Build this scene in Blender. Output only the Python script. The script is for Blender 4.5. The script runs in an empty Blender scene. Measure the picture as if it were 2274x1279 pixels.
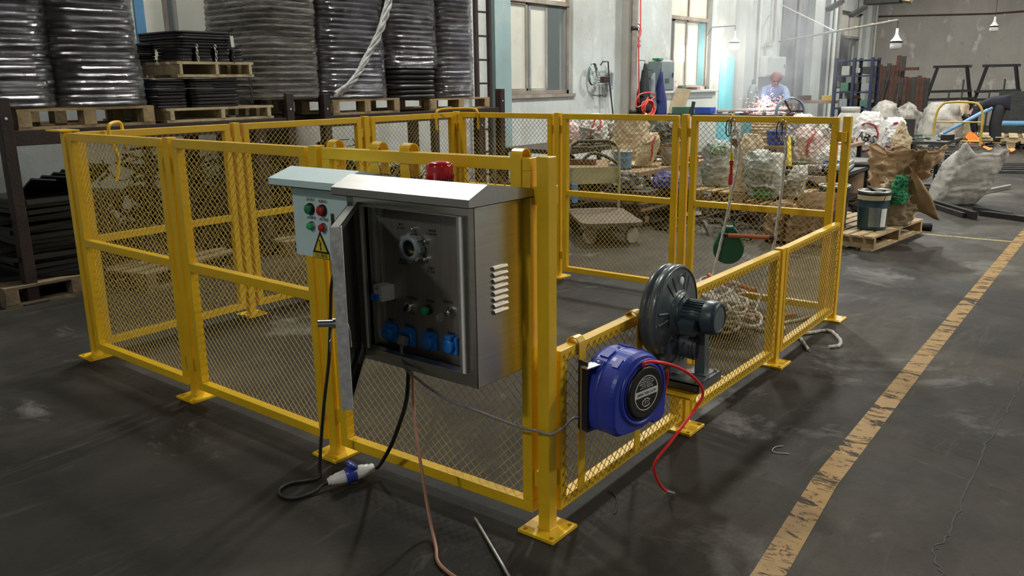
import bpy, bmesh, math, random
from mathutils import Vector, Matrix, noise, Euler
R = math.radians
random.seed(7)
sc = bpy.context.scene
COL = sc.collection

# ------------------------------------------------------------------ camera
# world: X runs along the hall (towards the far end wall), Y towards the window wall, Z up
CAMPOS = Vector((-1.955, -1.396, 1.406))
FW = Vector((0.764287, 0.597973, -0.241441))
RT = Vector((0.613528, -0.789560, -0.013352))
UP = Vector((0.198616, 0.137925, 0.970324))
cd = bpy.data.cameras.new('camera')
cd.sensor_width = 36.0
cd.lens = 36.0 * 1824.63 / 2274.0
cd.clip_start = 0.05
cd.clip_end = 200
cam = bpy.data.objects.new('camera', cd)
COL.objects.link(cam)
m3 = Matrix((RT, UP, -FW)).transposed()
cam.matrix_world = Matrix.Translation(CAMPOS) @ m3.to_4x4()
sc.camera = cam

# ------------------------------------------------------------------ exposure, world, lamps
sc.view_settings.view_transform = 'Standard'
sc.view_settings.look = 'None'
sc.view_settings.gamma = 1.0
sc.view_settings.use_curve_mapping = False
sc.view_settings.exposure = 0.12
w = bpy.data.worlds.new('world')
sc.world = w
w.use_nodes = True
w.node_tree.nodes['Background'].inputs[0].default_value = (0.62, 0.72, 0.80, 1)
w.node_tree.nodes['Background'].inputs[1].default_value = 0.05

def spot(name, loc, power, size, color, angle=150, blend=0.6, aim=(0, 0, -1)):
    l = bpy.data.lights.new(name, 'SPOT')
    l.energy = power; l.shadow_soft_size = size * 1.5; l.color = color
    l.spot_size = R(angle); l.spot_blend = blend
    o = bpy.data.objects.new(name, l)
    o.location = loc
    o.rotation_euler = Vector(aim).to_track_quat('-Z', 'Y').to_euler()
    COL.objects.link(o)
    return o
# high bay lamps under the roof (X, Y, Z, watts); each gets its own fixture further down
BAYS = [(1.7, 4.0, 6.6, 640), (7.5, 3.4, 6.6, 1150), (14.0, 3.4, 6.6, 1250), (20.5, 3.0, 6.6, 1150),
        (4.4, -4.6, 6.6, 400), (9.5, -4.2, 6.6, 700), (17.0, -3.5, 6.6, 800), (-6.2, 0.4, 5.2, 330), (-3.5, -6.5, 6.6, 60), (9.5, -8.9, 6.6, 2100)]  # last one is added to brighten the right wall mirrored in the cabinet side
for i, (x, y, z, p) in enumerate(BAYS):
    spot('high_bay_light', (x, y, z - 0.36), p, 0.16, (1.0, 0.95, 0.86) if y < 0 else (1.0, 0.985, 0.92), 158, 0.5)

# ------------------------------------------------------------------ materials
MATS = {}
def nt(name):
    m = bpy.data.materials.new(name); m.use_nodes = True
    n = m.node_tree.nodes; l = m.node_tree.links
    return m, n, l, n['Principled BSDF']
def texco(n, l, kind='Object', scale=(1, 1, 1), rot=(0, 0, 0)):
    t = n.new('ShaderNodeTexCoord'); mp = n.new('ShaderNodeMapping')
    mp.inputs['Scale'].default_value = scale; mp.inputs['Rotation'].default_value = rot
    l.new(t.outputs[kind], mp.inputs[0]); return mp.outputs[0]
def nz(n, l, co, scale, detail=6, rough=0.6, dist=0.0):
    t = n.new('ShaderNodeTexNoise'); t.inputs['Scale'].default_value = scale
    t.inputs['Detail'].default_value = detail; t.inputs['Roughness'].default_value = rough
    t.inputs['Distortion'].default_value = dist
    l.new(co, t.inputs['Vector']); return t.outputs['Fac']
def ramp(n, l, fac, stops):
    r = n.new('ShaderNodeValToRGB')
    while len(r.color_ramp.elements) < len(stops): r.color_ramp.elements.new(0.5)
    for e, (p, c) in zip(r.color_ramp.elements, stops):
        e.position = p; e.color = (c if len(c) == 4 else (*c, 1)) if not isinstance(c, (int, float)) else (c, c, c, 1)
    l.new(fac, r.inputs[0]); return r.outputs[0]
def mixc(n, l, fac, a, b, mode='MIX'):
    m = n.new('ShaderNodeMix'); m.data_type = 'RGBA'; m.blend_type = mode
    for s, v in ((0, fac), (6, a), (7, b)):
        if hasattr(v, 'is_output') or isinstance(v, bpy.types.NodeSocket): l.new(v, m.inputs[s])
        elif s == 0: m.inputs[s].default_value = v
        else: m.inputs[s].default_value = (*v, 1)
    return m.outputs[2]
def mth(n, l, op, a, b=None, c=None):
    m = n.new('ShaderNodeMath'); m.operation = op
    for i, v in enumerate((a, b, c)):
        if v is None: continue
        if isinstance(v, bpy.types.NodeSocket): l.new(v, m.inputs[i])
        else: m.inputs[i].default_value = v
    return m.outputs[0]
def bump(n, l, p, h, strength=0.3, dist=0.01):
    b = n.new('ShaderNodeBump'); b.inputs['Strength'].default_value = strength; b.inputs['Distance'].default_value = dist
    l.new(h, b.inputs['Height']); l.new(b.outputs[0], p.inputs['Normal'])
def M(name, col=(.5, .5, .5), rough=0.5, metal=0.0, var=0.12, scale=8.0, bumps=0.0, bscale=40, emit=None, spec=None, coat=0, dirt=None, dirtamt=(0.52, 0.75), stretch=(1, 1, 1), alpha=1.0, trans=0.0):
    if name in MATS: return MATS[name]
    m, n, l, p = nt(name)
    p.inputs['Roughness'].default_value = rough; p.inputs['Metallic'].default_value = metal
    if coat: p.inputs['Coat Weight'].default_value = coat
    if spec is not None: p.inputs['Specular IOR Level'].default_value = spec
    if trans: p.inputs['Transmission Weight'].default_value = trans
    p.inputs['Alpha'].default_value = alpha
    co = texco(n, l, scale=stretch)
    f = nz(n, l, co, scale)
    d = [c * (1 - var) for c in col]; u = [min(1, c * (1 + var)) for c in col]
    c = ramp(n, l, f, [(0.3, d), (0.7, u)])
    if dirt is not None:
        g = ramp(n, l, nz(n, l, co, scale * 0.45, 9, 0.7), [(dirtamt[0], 0.0), (dirtamt[1], 1.0)])
        c = mixc(n, l, g, c, dirt)
    l.new(c, p.inputs['Base Color'])
    if bumps: bump(n, l, p, nz(n, l, co, bscale, 5, 0.6), bumps, 0.01)
    if emit:
        p.inputs['Emission Color'].default_value = (*emit[0], 1); p.inputs['Emission Strength'].default_value = emit[1]
    MATS[name] = m; return m
YEL = (0.78, 0.485, 0.014)
def init_mats():
    M('yellow_paint', YEL, 0.34, 0, 0.10, 5, 0.12, 60, coat=0.15)
    M('yellow_wire', (0.50, 0.36, 0.08), 0.42, 0, 0.15, 12)
    M('brushed_steel', (0.62, 0.61, 0.57), 0.25, 1.0, 0.08, 6, 0.05, 30, stretch=(1, 1, 25))
    M('brushed_steel_horizontal', (0.42, 0.41, 0.395), 0.40, 1.0, 0.06, 6, 0.04, 30, stretch=(20, 1, 20))
    M('panel_steel', (0.40, 0.375, 0.35), 0.34, 0.8, 0.10, 5, 0.04, 30, stretch=(1, 20, 1))
    M('galvanised', (0.60, 0.60, 0.58), 0.38, 1.0, 0.1, 30)
    M('chrome', (0.8, 0.8, 0.8), 0.12, 1.0, 0.02)
    M('blue_grey_enamel', (0.54, 0.70, 0.71), 0.42, 0, 0.03, 3, 0.05, 120)
    M('grey_gauge', (0.24, 0.29, 0.30), 0.4, 0, 0.06)
    M('white_plastic', (0.75, 0.75, 0.73), 0.35, 0, 0.03)
    M('socket_blue', (0.015, 0.20, 0.68), 0.32, 0, 0.05)
    M('plug_blue', (0.03, 0.05, 0.33), 0.35, 0, 0.05)
    M('reel_blue', (0.024, 0.050, 0.40), 0.36, 0, 0.08, 6, 0.05, 30)
    M('black_plastic', (0.012, 0.012, 0.013), 0.35, 0, 0.1)
    M('black_rubber', (0.010, 0.010, 0.011), 0.5, 0, 0.2)
    M('grey_cable', (0.24, 0.24, 0.25), 0.5, 0, 0.05)
    M('pink_cable', (0.46, 0.23, 0.16), 0.45, 0, 0.08, 30)
    M('red_hose', (0.88, 0.030, 0.035), 0.3, 0, 0.05)
    M('blower_grey', (0.065, 0.085, 0.092), 0.30, 0, 0.06, 5, 0.04, 60, coat=0.3)
    M('motor_blue', (0.028, 0.052, 0.070), 0.36, 0, 0.08, 8)
    M('label_white', (0.72, 0.73, 0.72), 0.5, 0, 0.03)
    M('label_black', (0.01, 0.01, 0.01), 0.4, 0, 0.02)
    M('ink', (0.015, 0.015, 0.015), 0.6, 0, 0.0)
    M('red_lens', (0.45, 0.008, 0.015), 0.18, 0, 0.05, coat=0.5)
    M('btn_green', (0.01, 0.20, 0.07), 0.3, 0, 0.03)
    M('btn_green_lit', (0.02, 0.45, 0.14), 0.3, 0, 0.03)
    M('btn_red', (0.42, 0.01, 0.015), 0.3, 0, 0.03)
    M('warn_yellow', (0.62, 0.50, 0.02), 0.45, 0, 0.03)
    M('rope_white', (0.60, 0.58, 0.54), 0.8, 0, 0.12, 60, 0.5, 120, dirt=(0.30, 0.26, 0.21))
    M('rung_orange', (0.42, 0.12, 0.025), 0.5, 0, 0.15, 10)
    M('arrester_green', (0.006, 0.115, 0.060), 0.4, 0, 0.1)
    M('pallet_wood', (0.38, 0.28, 0.15), 0.75, 0, 0.25, 12, 0.4, 30, dirt=(0.12, 0.09, 0.06), stretch=(1, 1, 1))
    M('pallet_wood_pale', (0.52, 0.43, 0.26), 0.75, 0, 0.2, 12, 0.4, 30, dirt=(0.25, 0.18, 0.10))
    M('rack_brown', (0.030, 0.018, 0.017), 0.5, 0.2, 0.3, 6, 0.2, 50, dirt=(0.07, 0.035, 0.025))
    M('coil_black', (0.018, 0.017, 0.018), 0.36, 0, 0.3, 20)
    M('plate_black', (0.022, 0.020, 0.024), 0.42, 0.3, 0.25, 10, 0.1, 60)
    M('pallet_wood_dark', (0.17, 0.13, 0.075), 0.8, 0, 0.25, 12, 0.4, 30, dirt=(0.07, 0.05, 0.035))
    M('kraft_dark', (0.20, 0.125, 0.06), 0.65, 0, 0.2, 5, 0.5, 14, dirt=(0.10, 0.06, 0.03))
    M('scrap_dark', (0.040, 0.031, 0.022), 0.6, 0.1, 0.5, 9, 0.3, 40)
    M('rust', (0.10, 0.045, 0.030), 0.7, 0.2, 0.4, 6, 0.3, 30, dirt=(0.04, 0.03, 0.03))
    M('dark_steel', (0.045, 0.043, 0.041), 0.5, 0.3, 0.35, 8, 0.2, 40)
    M('black_frame', (0.022, 0.022, 0.022), 0.5, 0.3, 0.3, 8)
    M('window_frame', (0.26, 0.22, 0.18), 0.6, 0, 0.2, 4, dirt=(0.45, 0.42, 0.38))
    M('cream_blind', (0.66, 0.63, 0.54), 0.6, 0, 0.08, 2, dirt=(0.42, 0.37, 0.27))
    M('teal_light', (0.25, 0.55, 0.62), 0.5, 0, 0.05, 2)
    M('cyan_door', (0.20, 0.62, 0.72), 0.5, 0, 0.05, 2)
    M('blue_column', (0.26, 0.37, 0.38), 0.7, 0, 0.1, 2, dirt=(0.42, 0.48, 0.46))
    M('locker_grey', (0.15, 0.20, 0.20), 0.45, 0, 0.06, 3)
    M('off_white', (0.62, 0.64, 0.60), 0.55, 0, 0.05, 3)
    M('wood_bench', (0.25, 0.17, 0.10), 0.7, 0, 0.25, 10)
    M('cloth_black', (0.018, 0.020, 0.024), 0.85, 0, 0.2, 12, 0.3, 30)
    M('cloth_navy', (0.012, 0.020, 0.11), 0.85, 0, 0.2, 12, 0.3, 30)
    M('cloth_grey', (0.22, 0.25, 0.27), 0.85, 0, 0.15, 12, 0.3, 30)
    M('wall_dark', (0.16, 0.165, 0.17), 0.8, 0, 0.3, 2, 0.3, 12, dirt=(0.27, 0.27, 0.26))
    M('cap_pink', (0.30, 0.17, 0.14), 0.8)
    M('cloth_light', (0.26, 0.32, 0.42), 0.85, 0, 0.15, 12, 0.3, 30)
    M('skin', (0.42, 0.24, 0.17), 0.55, 0, 0.08, 10)
    M('hair_black', (0.012, 0.010, 0.010), 0.5, 0, 0.2, 40)
    M('glove', (0.45, 0.43, 0.38), 0.8, 0, 0.2, 12)
    M('cloth_dark_navy', (0.010, 0.012, 0.024), 0.85, 0, 0.2, 12, 0.3, 30)
    M('door_edge', (0.62, 0.62, 0.64), 0.5, 0.5, 0.25, 60, dirt=(0.30, 0.29, 0.28))
    M('cart_bed', (0.12, 0.092, 0.055), 0.75, 0, 0.3, 8, 0.2, 40, dirt=(0.08, 0.06, 0.04))
    M('cart_pale', (0.34, 0.33, 0.20), 0.6, 0, 0.2, 6, dirt=(0.2, 0.18, 0.12))
    M('cart_yellow', (0.48, 0.32, 0.05), 0.5, 0, 0.2, 6)
    M('sky_blue', (0.09, 0.24, 0.42), 0.5, 0, 0.1)
    M('bucket_blue', (0.035, 0.075, 0.10), 0.35, 0.3, 0.1, 5)
    M('bucket_teal', (0.24, 0.30, 0.30), 0.32, 0.5, 0.2, 5)
    M('bucket_white', (0.5, 0.5, 0.46), 0.5, 0, 0.15, 5, dirt=(0.3, 0.27, 0.2))
    M('bin_grey', (0.33, 0.34, 0.32), 0.5, 0, 0.15, 5, dirt=(0.2, 0.18, 0.15))
    M('tub_blue', (0.03, 0.08, 0.38), 0.45, 0, 0.1)
    M('cone_yellow', (0.65, 0.5, 0.03), 0.5, 0, 0.05)
    M('tarp_navy', (0.02, 0.03, 0.16), 0.5, 0, 0.2, 8, 0.3, 20)
    M('tarp_dark', (0.035, 0.038, 0.033), 0.5, 0, 0.3, 8, 0.5, 20)
    M('green_net', (0.02, 0.22, 0.09), 0.6, 0, 0.3, 30, 0.5, 60)
    M('kraft', (0.38, 0.25, 0.13), 0.65, 0, 0.15, 5, 0.5, 14, dirt=(0.20, 0.11, 0.05))
    M('kraft_pale', (0.48, 0.38, 0.24), 0.65, 0, 0.15, 6, 0.5, 14)
    M('sack_white', (0.52, 0.505, 0.475), 0.5, 0, 0.10, 5, 0.5, 16, dirt=(0.40, 0.34, 0.26), dirtamt=(0.55, 0.8))
    M('sack_clean', (0.68, 0.68, 0.67), 0.45, 0, 0.06, 5, 0.5, 14)
    M('sack_dirty', (0.40, 0.39, 0.35), 0.6, 0, 0.15, 6, 0.6, 16, dirt=(0.15, 0.14, 0.12), dirtamt=(0.46, 0.62))
    M('sack_beige', (0.52, 0.43, 0.29), 0.6, 0, 0.12, 6, 0.5, 16, dirt=(0.28, 0.20, 0.12))
    M('sack_pink', (0.60, 0.47, 0.45), 0.6, 0, 0.12, 6, 0.5, 16, dirt=(0.35, 0.26, 0.22))
    M('sack_grey', (0.30, 0.34, 0.32), 0.6, 0, 0.15, 6, 0.5, 16, dirt=(0.14, 0.15, 0.13))
    M('sack_red_print', (0.40, 0.02, 0.035), 0.5, 0, 0.15, 12)
    M('sack_green_print', (0.02, 0.22, 0.07), 0.5, 0, 0.15, 12)
    M('orange_sheet', (0.90, 0.16, 0.03), 0.6, 0, 0.15, 10, emit=((1.0, 0.20, 0.04), 1.2))
    M('shelf_blue', (0.016, 0.024, 0.065), 0.5, 0.1, 0.2)
    M('drum_blue', (0.18, 0.30, 0.42), 0.4, 0.2, 0.15)
    M('box_panel', (0.60, 0.65, 0.62), 0.5, 0, 0.04, 3)
    M('cable_red', (0.62, 0.07, 0.05), 0.5, 0, 0.1)
    M('pipe_grey', (0.30, 0.27, 0.24), 0.55, 0.1, 0.2, 6, dirt=(0.45, 0.43, 0.4))
    M('lamp_white', (0.7, 0.7, 0.68), 0.4, 0, 0.03)
    M('lamp_glow', (1, 1, 1), 0.4, 0, 0, emit=((1.0, 0.93, 0.78), 55))
    M('added_flood_glow', (1, 1, 1), 0.4, 0, 0, emit=((1.0, 0.98, 0.96), 6.5))
    M('bay_glow', (1, 1, 1), 0.4, 0, 0, emit=((1.0, 0.96, 0.88), 26))
    M('spark', (1, 0.4, 0.2), 0.5, 0, 0, emit=((1.0, 0.20, 0.13), 3.6))
    M('arc_white', (1, 1, 1), 0.5, 0, 0, emit=((1.0, 0.72, 0.82), 18))
    M('zinc_pipe', (0.42, 0.47, 0.46), 0.35, 0.8, 0.2, 10)
    M('aluminium', (0.62, 0.62, 0.62), 0.3, 1.0, 0.05)
    M('roof_sheet', (0.20, 0.21, 0.22), 0.7, 0, 0.1, 1)
    M('weld_ring_blue', (0.20, 0.27, 0.36), 0.4, 0.3, 0.1)
    M('foam_green', (0.06, 0.14, 0.10), 0.6, 0, 0.2, 10)
    M('clear_film_bag', (0.42, 0.43, 0.42), 0.25, 0, 0.25, 14, 0.7, 24)
    M('white_board', (0.55, 0.58, 0.55), 0.5, 0, 0.05)
    # painted walls: grime, streaks, flaked patches
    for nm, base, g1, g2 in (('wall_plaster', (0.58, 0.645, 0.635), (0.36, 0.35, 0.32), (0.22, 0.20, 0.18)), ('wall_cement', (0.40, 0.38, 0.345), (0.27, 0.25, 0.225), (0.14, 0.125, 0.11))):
        m, n, l, p = nt(nm)
        co = texco(n, l)
        c = ramp(n, l, nz(n, l, co, 0.5, 8, 0.65), [(0.35, base), (0.72, g1)])
        st = ramp(n, l, nz(n, l, texco(n, l, scale=(3, 3, 0.25)), 1.6, 8, 0.7), [(0.52, 0.0), (0.78, 0.75)])
        c = mixc(n, l, st, c, g1)
        fl = ramp(n, l, nz(n, l, co, 4.2, 10, 0.75), [(0.635, 0.0), (0.66, 1.0)])
        c = mixc(n, l, mth(n, l, 'MULTIPLY', fl, 0.7), c, g2)
        wp = ramp(n, l, nz(n, l, texco(n, l, scale=(1, 1, .6)), 2.3, 9, 0.6), [(0.60, 0.0), (0.64, 1.0)])
        c = mixc(n, l, mth(n, l, 'MULTIPLY', wp, 0.35), c, (0.74, 0.75, 0.72))
        l.new(c, p.inputs['Base Color']); p.inputs['Roughness'].default_value = 0.8
        bump(n, l, p, nz(n, l, co, 9, 10, 0.7), 0.35, 0.02)
        MATS[nm] = m
    # concrete floor
    m, n, l, p = nt('floor_concrete')
    co = texco(n, l)
    a = nz(n, l, co, 0.55, 9, 0.62, 0.4)
    c = ramp(n, l, a, [(0.36, (0.006, 0.0056, 0.0045)), (0.50, (0.022, 0.020, 0.0155)), (0.68, (0.085, 0.076, 0.060))])
    b = nz(n, l, texco(n, l, scale=(0.6, 3.2, 1), rot=(0, 0, R(8))), 1.6, 9, 0.65)
    c = mixc(n, l, ramp(n, l, b, [(0.5, 0.0), (0.72, 0.8)]), c, (0.030, 0.027, 0.021))
    b2_ = nz(n, l, texco(n, l, scale=(0.8, 4, 1), rot=(0, 0, R(-12))), 1.9, 12, 0.78, 1.2)
    c = mixc(n, l, ramp(n, l, b2_, [(0.56, 0.0), (0.70, 0.5)]), c, (0.12, 0.11, 0.09))
    b3_ = nz(n, l, texco(n, l, scale=(3, 0.9, 1), rot=(0, 0, R(20))), 2.6, 12, 0.8, 1.5)
    c = mixc(n, l, ramp(n, l, b3_, [(0.58, 0.0), (0.68, 0.5)]), c, (0.018, 0.016, 0.013))
    sp = ramp(n, l, nz(n, l, co, 26, 8, 0.8), [(0.36, 1.0), (0.44, 0.0)])
    c = mixc(n, l, mth(n, l, 'MULTIPLY', sp, 0.7), c, (0.020, 0.019, 0.017))
    pat = ramp(n, l, nz(n, l, co, 1.25, 10, 0.7, 0.8), [(0.58, 0.0), (0.68, 0.75)])
    c = mixc(n, l, pat, c, (0.17, 0.165, 0.15))
    fine = nz(n, l, co, 90, 4, 0.6)
    c = mixc(n, l, mth(n, l, 'MULTIPLY', fine, 0.22), c, (0.085, 0.078, 0.066))
    l.new(c, p.inputs['Base Color'])
    l.new(ramp(n, l, nz(n, l, co, 1.1, 8, 0.65, 0.5), [(0.35, 0.42), (0.7, 0.75)]), p.inputs['Roughness'])
    p.inputs['Specular IOR Level'].default_value = 0.16
    bump(n, l, p, nz(n, l, co, 14, 12, 0.8), 0.45, 0.012)
    MATS['floor_concrete'] = m
    # worn floor paint (transparent where it has flaked off)
    for nm, colr, lo, hi, sc_ in (('floor_line_yellow', (0.29, 0.165, 0.035), 0.52, 0.57, (9, 4, 1)), ('floor_line_pale', (0.34, 0.28, 0.09), 0.52, 0.66, (5, 9, 1))):
        m, n, l, p = nt(nm)
        co = texco(n, l, scale=sc_)
        c = ramp(n, l, nz(n, l, co, 2.2, 6), [(0.3, [x * .8 for x in colr]), (0.7, [min(1, x * 1.15) for x in colr])])
        l.new(c, p.inputs['Base Color']); p.inputs['Roughness'].default_value = 0.6
        l.new(ramp(n, l, nz(n, l, co, 1.9, 12, 0.78, 0.6), [(lo, 1.0), (hi, 0.0)]), p.inputs['Alpha'])
        MATS[nm] = m
    # window glass
    m, n, l, p = nt('window_glass')
    p.inputs['Base Color'].default_value = (0.7, 0.8, 0.8, 1); p.inputs['Roughness'].default_value = 0.06; p.inputs['Alpha'].default_value = 0.10
    MATS['window_glass'] = m
    m, n, l, p = nt('gauge_glass')
    p.inputs['Base Color'].default_value = (0.02, 0.03, 0.03, 1); p.inputs['Roughness'].default_value = 0.05; p.inputs['Alpha'].default_value = 0.35
    MATS['gauge_glass'] = m
    # stretch film: wrinkled, mostly clear, glossy
    m, n, l, p = nt('stretch_film'); n.remove(p)
    co = texco(n, l, scale=(1, 1, 2.2))
    bn = n.new('ShaderNodeBump'); bn.inputs['Strength'].default_value = 1.0; bn.inputs['Distance'].default_value = 0.05
    l.new(nz(n, l, co, 10, 10, 0.72, 2.0), bn.inputs['Height'])
    gl = n.new('ShaderNodeBsdfGlossy'); gl.inputs['Roughness'].default_value = 0.13; gl.inputs['Color'].default_value = (.95, .95, 1, 1); l.new(bn.outputs[0], gl.inputs['Normal'])
    df = n.new('ShaderNodeBsdfDiffuse'); df.inputs['Color'].default_value = (.20, .20, .21, 1)
    tr = n.new('ShaderNodeBsdfTransparent'); tr.inputs['Color'].default_value = (.93, .93, .93, 1)
    m1 = n.new('ShaderNodeMixShader'); m2 = n.new('ShaderNodeMixShader')
    l.new(ramp(n, l, nz(n, l, texco(n, l, scale=(1, 1, 5)), 2.6, 8, 0.7, 1.0), [(0.45, 0.05), (0.70, 0.45)]), m1.inputs[0])
    l.new(tr.outputs[0], m1.inputs[1]); l.new(df.outputs[0], m1.inputs[2])
    fr = n.new('ShaderNodeFresnel'); fr.inputs['IOR'].default_value = 1.55; l.new(bn.outputs[0], fr.inputs['Normal'])
    l.new(mth(n, l, 'MULTIPLY', mth(n, l, 'MULTIPLY_ADD', fr.outputs[0], 1.0, 0.03), ramp(n, l, nz(n, l, texco(n, l, scale=(1, 1, 2)), 3.0, 5, 0.6, 1.0), [(0.40, 0.35), (0.65, 2.0)])), m2.inputs[0])
    l.new(m1.outputs[0], m2.inputs[1]); l.new(gl.outputs[0], m2.inputs[2]); l.new(m2.outputs[0], n['Material Output'].inputs[0])
    MATS['stretch_film'] = m
    m, n, l, p = nt('stretch_film_pale')  # paler, more opaque film for a single stack
    p.inputs['Base Color'].default_value = (0.42, 0.40, 0.36, 1); p.inputs['Roughness'].default_value = 0.2
    co = texco(n, l, scale=(1, 1, 3.5))
    l.new(ramp(n, l, nz(n, l, texco(n, l, scale=(1, 1, 7)), 2.2, 8, 0.7, 1.0), [(0.38, 0.35), (0.62, 0.85)]), p.inputs['Alpha'])
    bump(n, l, p, nz(n, l, co, 9, 10, 0.75, 1.5), 1.0, 0.05)
    MATS['stretch_film_pale'] = m
    # mosaic of a rubber tread mat etc. not needed; perforated fan cowl grille
    m, n, l, p = nt('cowl_grille')
    co = texco(n, l, scale=(1, 1, 1))
    v = n.new('ShaderNodeTexVoronoi'); v.inputs['Scale'].default_value = 95; v.inputs['Randomness'].default_value = 0.0
    l.new(co, v.inputs['Vector'])
    l.new(ramp(n, l, v.outputs['Distance'], [(0.34, (0.005, 0.006, 0.007)), (0.40, (0.09, 0.12, 0.135))]), p.inputs['Base Color'])
    p.inputs['Roughness'].default_value = 0.4
    MATS['cowl_grille'] = m
init_mats()

# ------------------------------------------------------------------ mesh helpers
class MB:
    def __init__(s):
        s.v = []; s.f = []; s.sm = []
    def add(s, vs, fs, smooth=False, mat=None):
        o = len(s.v)
        s.v += [tuple(mat @ Vector(v)) if mat else tuple(v) for v in vs]
        s.f += [tuple(i + o for i in f) for f in fs]
        s.sm += [smooth] * len(fs)
        return s
    def box(s, c, d, rot=None, bev=0.0):
        x, y, z = (k / 2 for k in d)
        mt = Matrix.Translation(c) @ (rot.to_matrix().to_4x4() if isinstance(rot, Euler) else (rot or Matrix.Identity(4)))
        if bev <= 0:
            vs = [(a * x, b * y, e * z) for a in (-1, 1) for b in (-1, 1) for e in (-1, 1)]
            fs = [(0, 1, 3, 2), (4, 6, 7, 5), (0, 4, 5, 1), (2, 3, 7, 6), (0, 2, 6, 4), (1, 5, 7, 3)]
            return s.add(vs, fs, False, mt)
        bm = bmesh.new(); bmesh.ops.create_cube(bm, size=1)
        bmesh.ops.scale(bm, vec=d, verts=bm.verts)
        bmesh.ops.bevel(bm, geom=bm.edges[:], offset=min(bev, min(d) * .45), segments=2, affect='EDGES', profile=0.6)
        bm.verts.index_update()
        s.add([v.co.copy() for v in bm.verts], [[v.index for v in f.verts] for f in bm.faces], False, mt)
        bm.free(); return s
    def b2(s, x0, x1, y0, y1, z0, z1, bev=0.0):
        return s.box(((x0 + x1) / 2, (y0 + y1) / 2, (z0 + z1) / 2), (abs(x1 - x0), abs(y1 - y0), abs(z1 - z0)), None, bev)
    def cyl(s, p0, p1, r0, r1=None, n=20, caps=True, smooth=True):
        p0 = Vector(p0); p1 = Vector(p1); r1 = r0 if r1 is None else r1
        q = (p1 - p0).to_track_quat('Z', 'Y').to_matrix()
        vs = []
        for p, r in ((p0, r0), (p1, r1)):
            for i in range(n):
                a = 2 * math.pi * i / n
                vs.append(p + q @ Vector((math.cos(a) * r, math.sin(a) * r, 0)))
        s.add(vs, [(i, (i + 1) % n, n + (i + 1) % n, n + i) for i in range(n)], smooth)
        if caps:
            s.add(vs[:n], [tuple(range(n))[::-1]]); s.add(vs[n:], [tuple(range(n))])
        return s
    def tube(s, pts, r, n=8, closed=False, caps=True, smooth=True):
        pts = [Vector(p) for p in pts]; N = len(pts)
        rs = r if isinstance(r, (list, tuple)) else [r] * N
        vs = []; up = None
        for i, p in enumerate(pts):
            a = pts[(i - 1) % N] if (closed or i > 0) else p
            b = pts[(i + 1) % N] if (closed or i < N - 1) else p
            t = (b - a).normalized() if (b - a).length > 1e-9 else Vector((0, 0, 1))
            if up is None:
                up = Vector((0, 0, 1)) if abs(t.z) < 0.9 else Vector((1, 0, 0))
            x = up - t * up.dot(t)
            if x.length < 1e-6: x = t.orthogonal()
            x.normalize(); up = x; y = t.cross(x)
            for k in range(n):
                an = 2 * math.pi * (k + .5) / n
                vs.append(p + x * math.cos(an) * rs[i] + y * math.sin(an) * rs[i])
        fs = []
        for i in range(N if closed else N - 1):
            j = (i + 1) % N
            for k in range(n):
                fs.append((i * n + k, i * n + (k + 1) % n, j * n + (k + 1) % n, j * n + k))
        s.add(vs, fs, smooth)
        if caps and not closed:
            s.add(vs[:n], [tuple(range(n))[::-1]]); s.add(vs[-n:], [tuple(range(n))])
        return s
    def lathe(s, prof, n=32, mt=None, smooth=True, sx=1, sy=1):
        vs = []; fs = []
        for r, z in prof:
            for i in range(n):
                a = 2 * math.pi * i / n
                vs.append((math.cos(a) * r * sx, math.sin(a) * r * sy, z))
        for j in range(len(prof) - 1):
            for i in range(n):
                k = (i + 1) % n
                fs.append((j * n + i, j * n + k, (j + 1) * n + k, (j + 1) * n + i))
        return s.add(vs, fs, smooth, mt)
    def prism(s, poly, h, mt=None, smooth=False):
        n = len(poly)
        vs = [(x, y, 0) for x, y in poly] + [(x, y, h) for x, y in poly]
        fs = [tuple(range(n))[::-1], tuple(range(n, 2 * n))] + [(i, (i + 1) % n, n + (i + 1) % n, n + i) for i in range(n)]
        return s.add(vs, fs, smooth, mt)
    def ball(s, c, r, n=14, m=8, sc_=(1, 1, 1)):
        c = Vector(c)
        prof = [(math.sin(math.pi * j / m) * r, -math.cos(math.pi * j / m) * r) for j in range(m + 1)]
        prof[0] = (1e-4, -r); prof[-1] = (1e-4, r)
        return s.lathe(prof, n, Matrix.Translation(c) @ Matrix.Diagonal((*sc_, 1)))
    def build(s, name, mat, parent=None, world=False, label=None, props=None):
        me = bpy.data.meshes.new(name)
        off = Vector(parent.location) if (parent is not None and world) else Vector((0, 0, 0))
        me.from_pydata([tuple(Vector(v) - off) for v in s.v], [], s.f)
        me.polygons.foreach_set('use_smooth', s.sm)
        me.materials.append(MATS[mat] if isinstance(mat, str) else mat)
        me.update()
        o = bpy.data.objects.new(name, me)
        COL.objects.link(o)
        if parent is not None: o.parent = parent
        if label: o['label'] = label
        if props:
            for k, v in props.items(): o[k] = v
        return o
def thing(name, label, cat, loc=(0, 0, 0), rz=0.0, group=None, rot=None):
    o = bpy.data.objects.new(name, None); COL.objects.link(o)
    o.empty_display_size = 0.05
    o.location = loc; o.rotation_euler = rot if rot else (0, 0, rz)
    o['label'] = label; o['category'] = cat
    if group: o['group'] = group
    return o
def tag(o, label, cat, group=None, kind=None):
    o['label'] = label; o['category'] = cat
    if group: o['group'] = group
    if kind: o['kind'] = kind
    return o
def struct(o, label=None):
    o['kind'] = 'structure'
    if label: o['label'] = label
    return o
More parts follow.
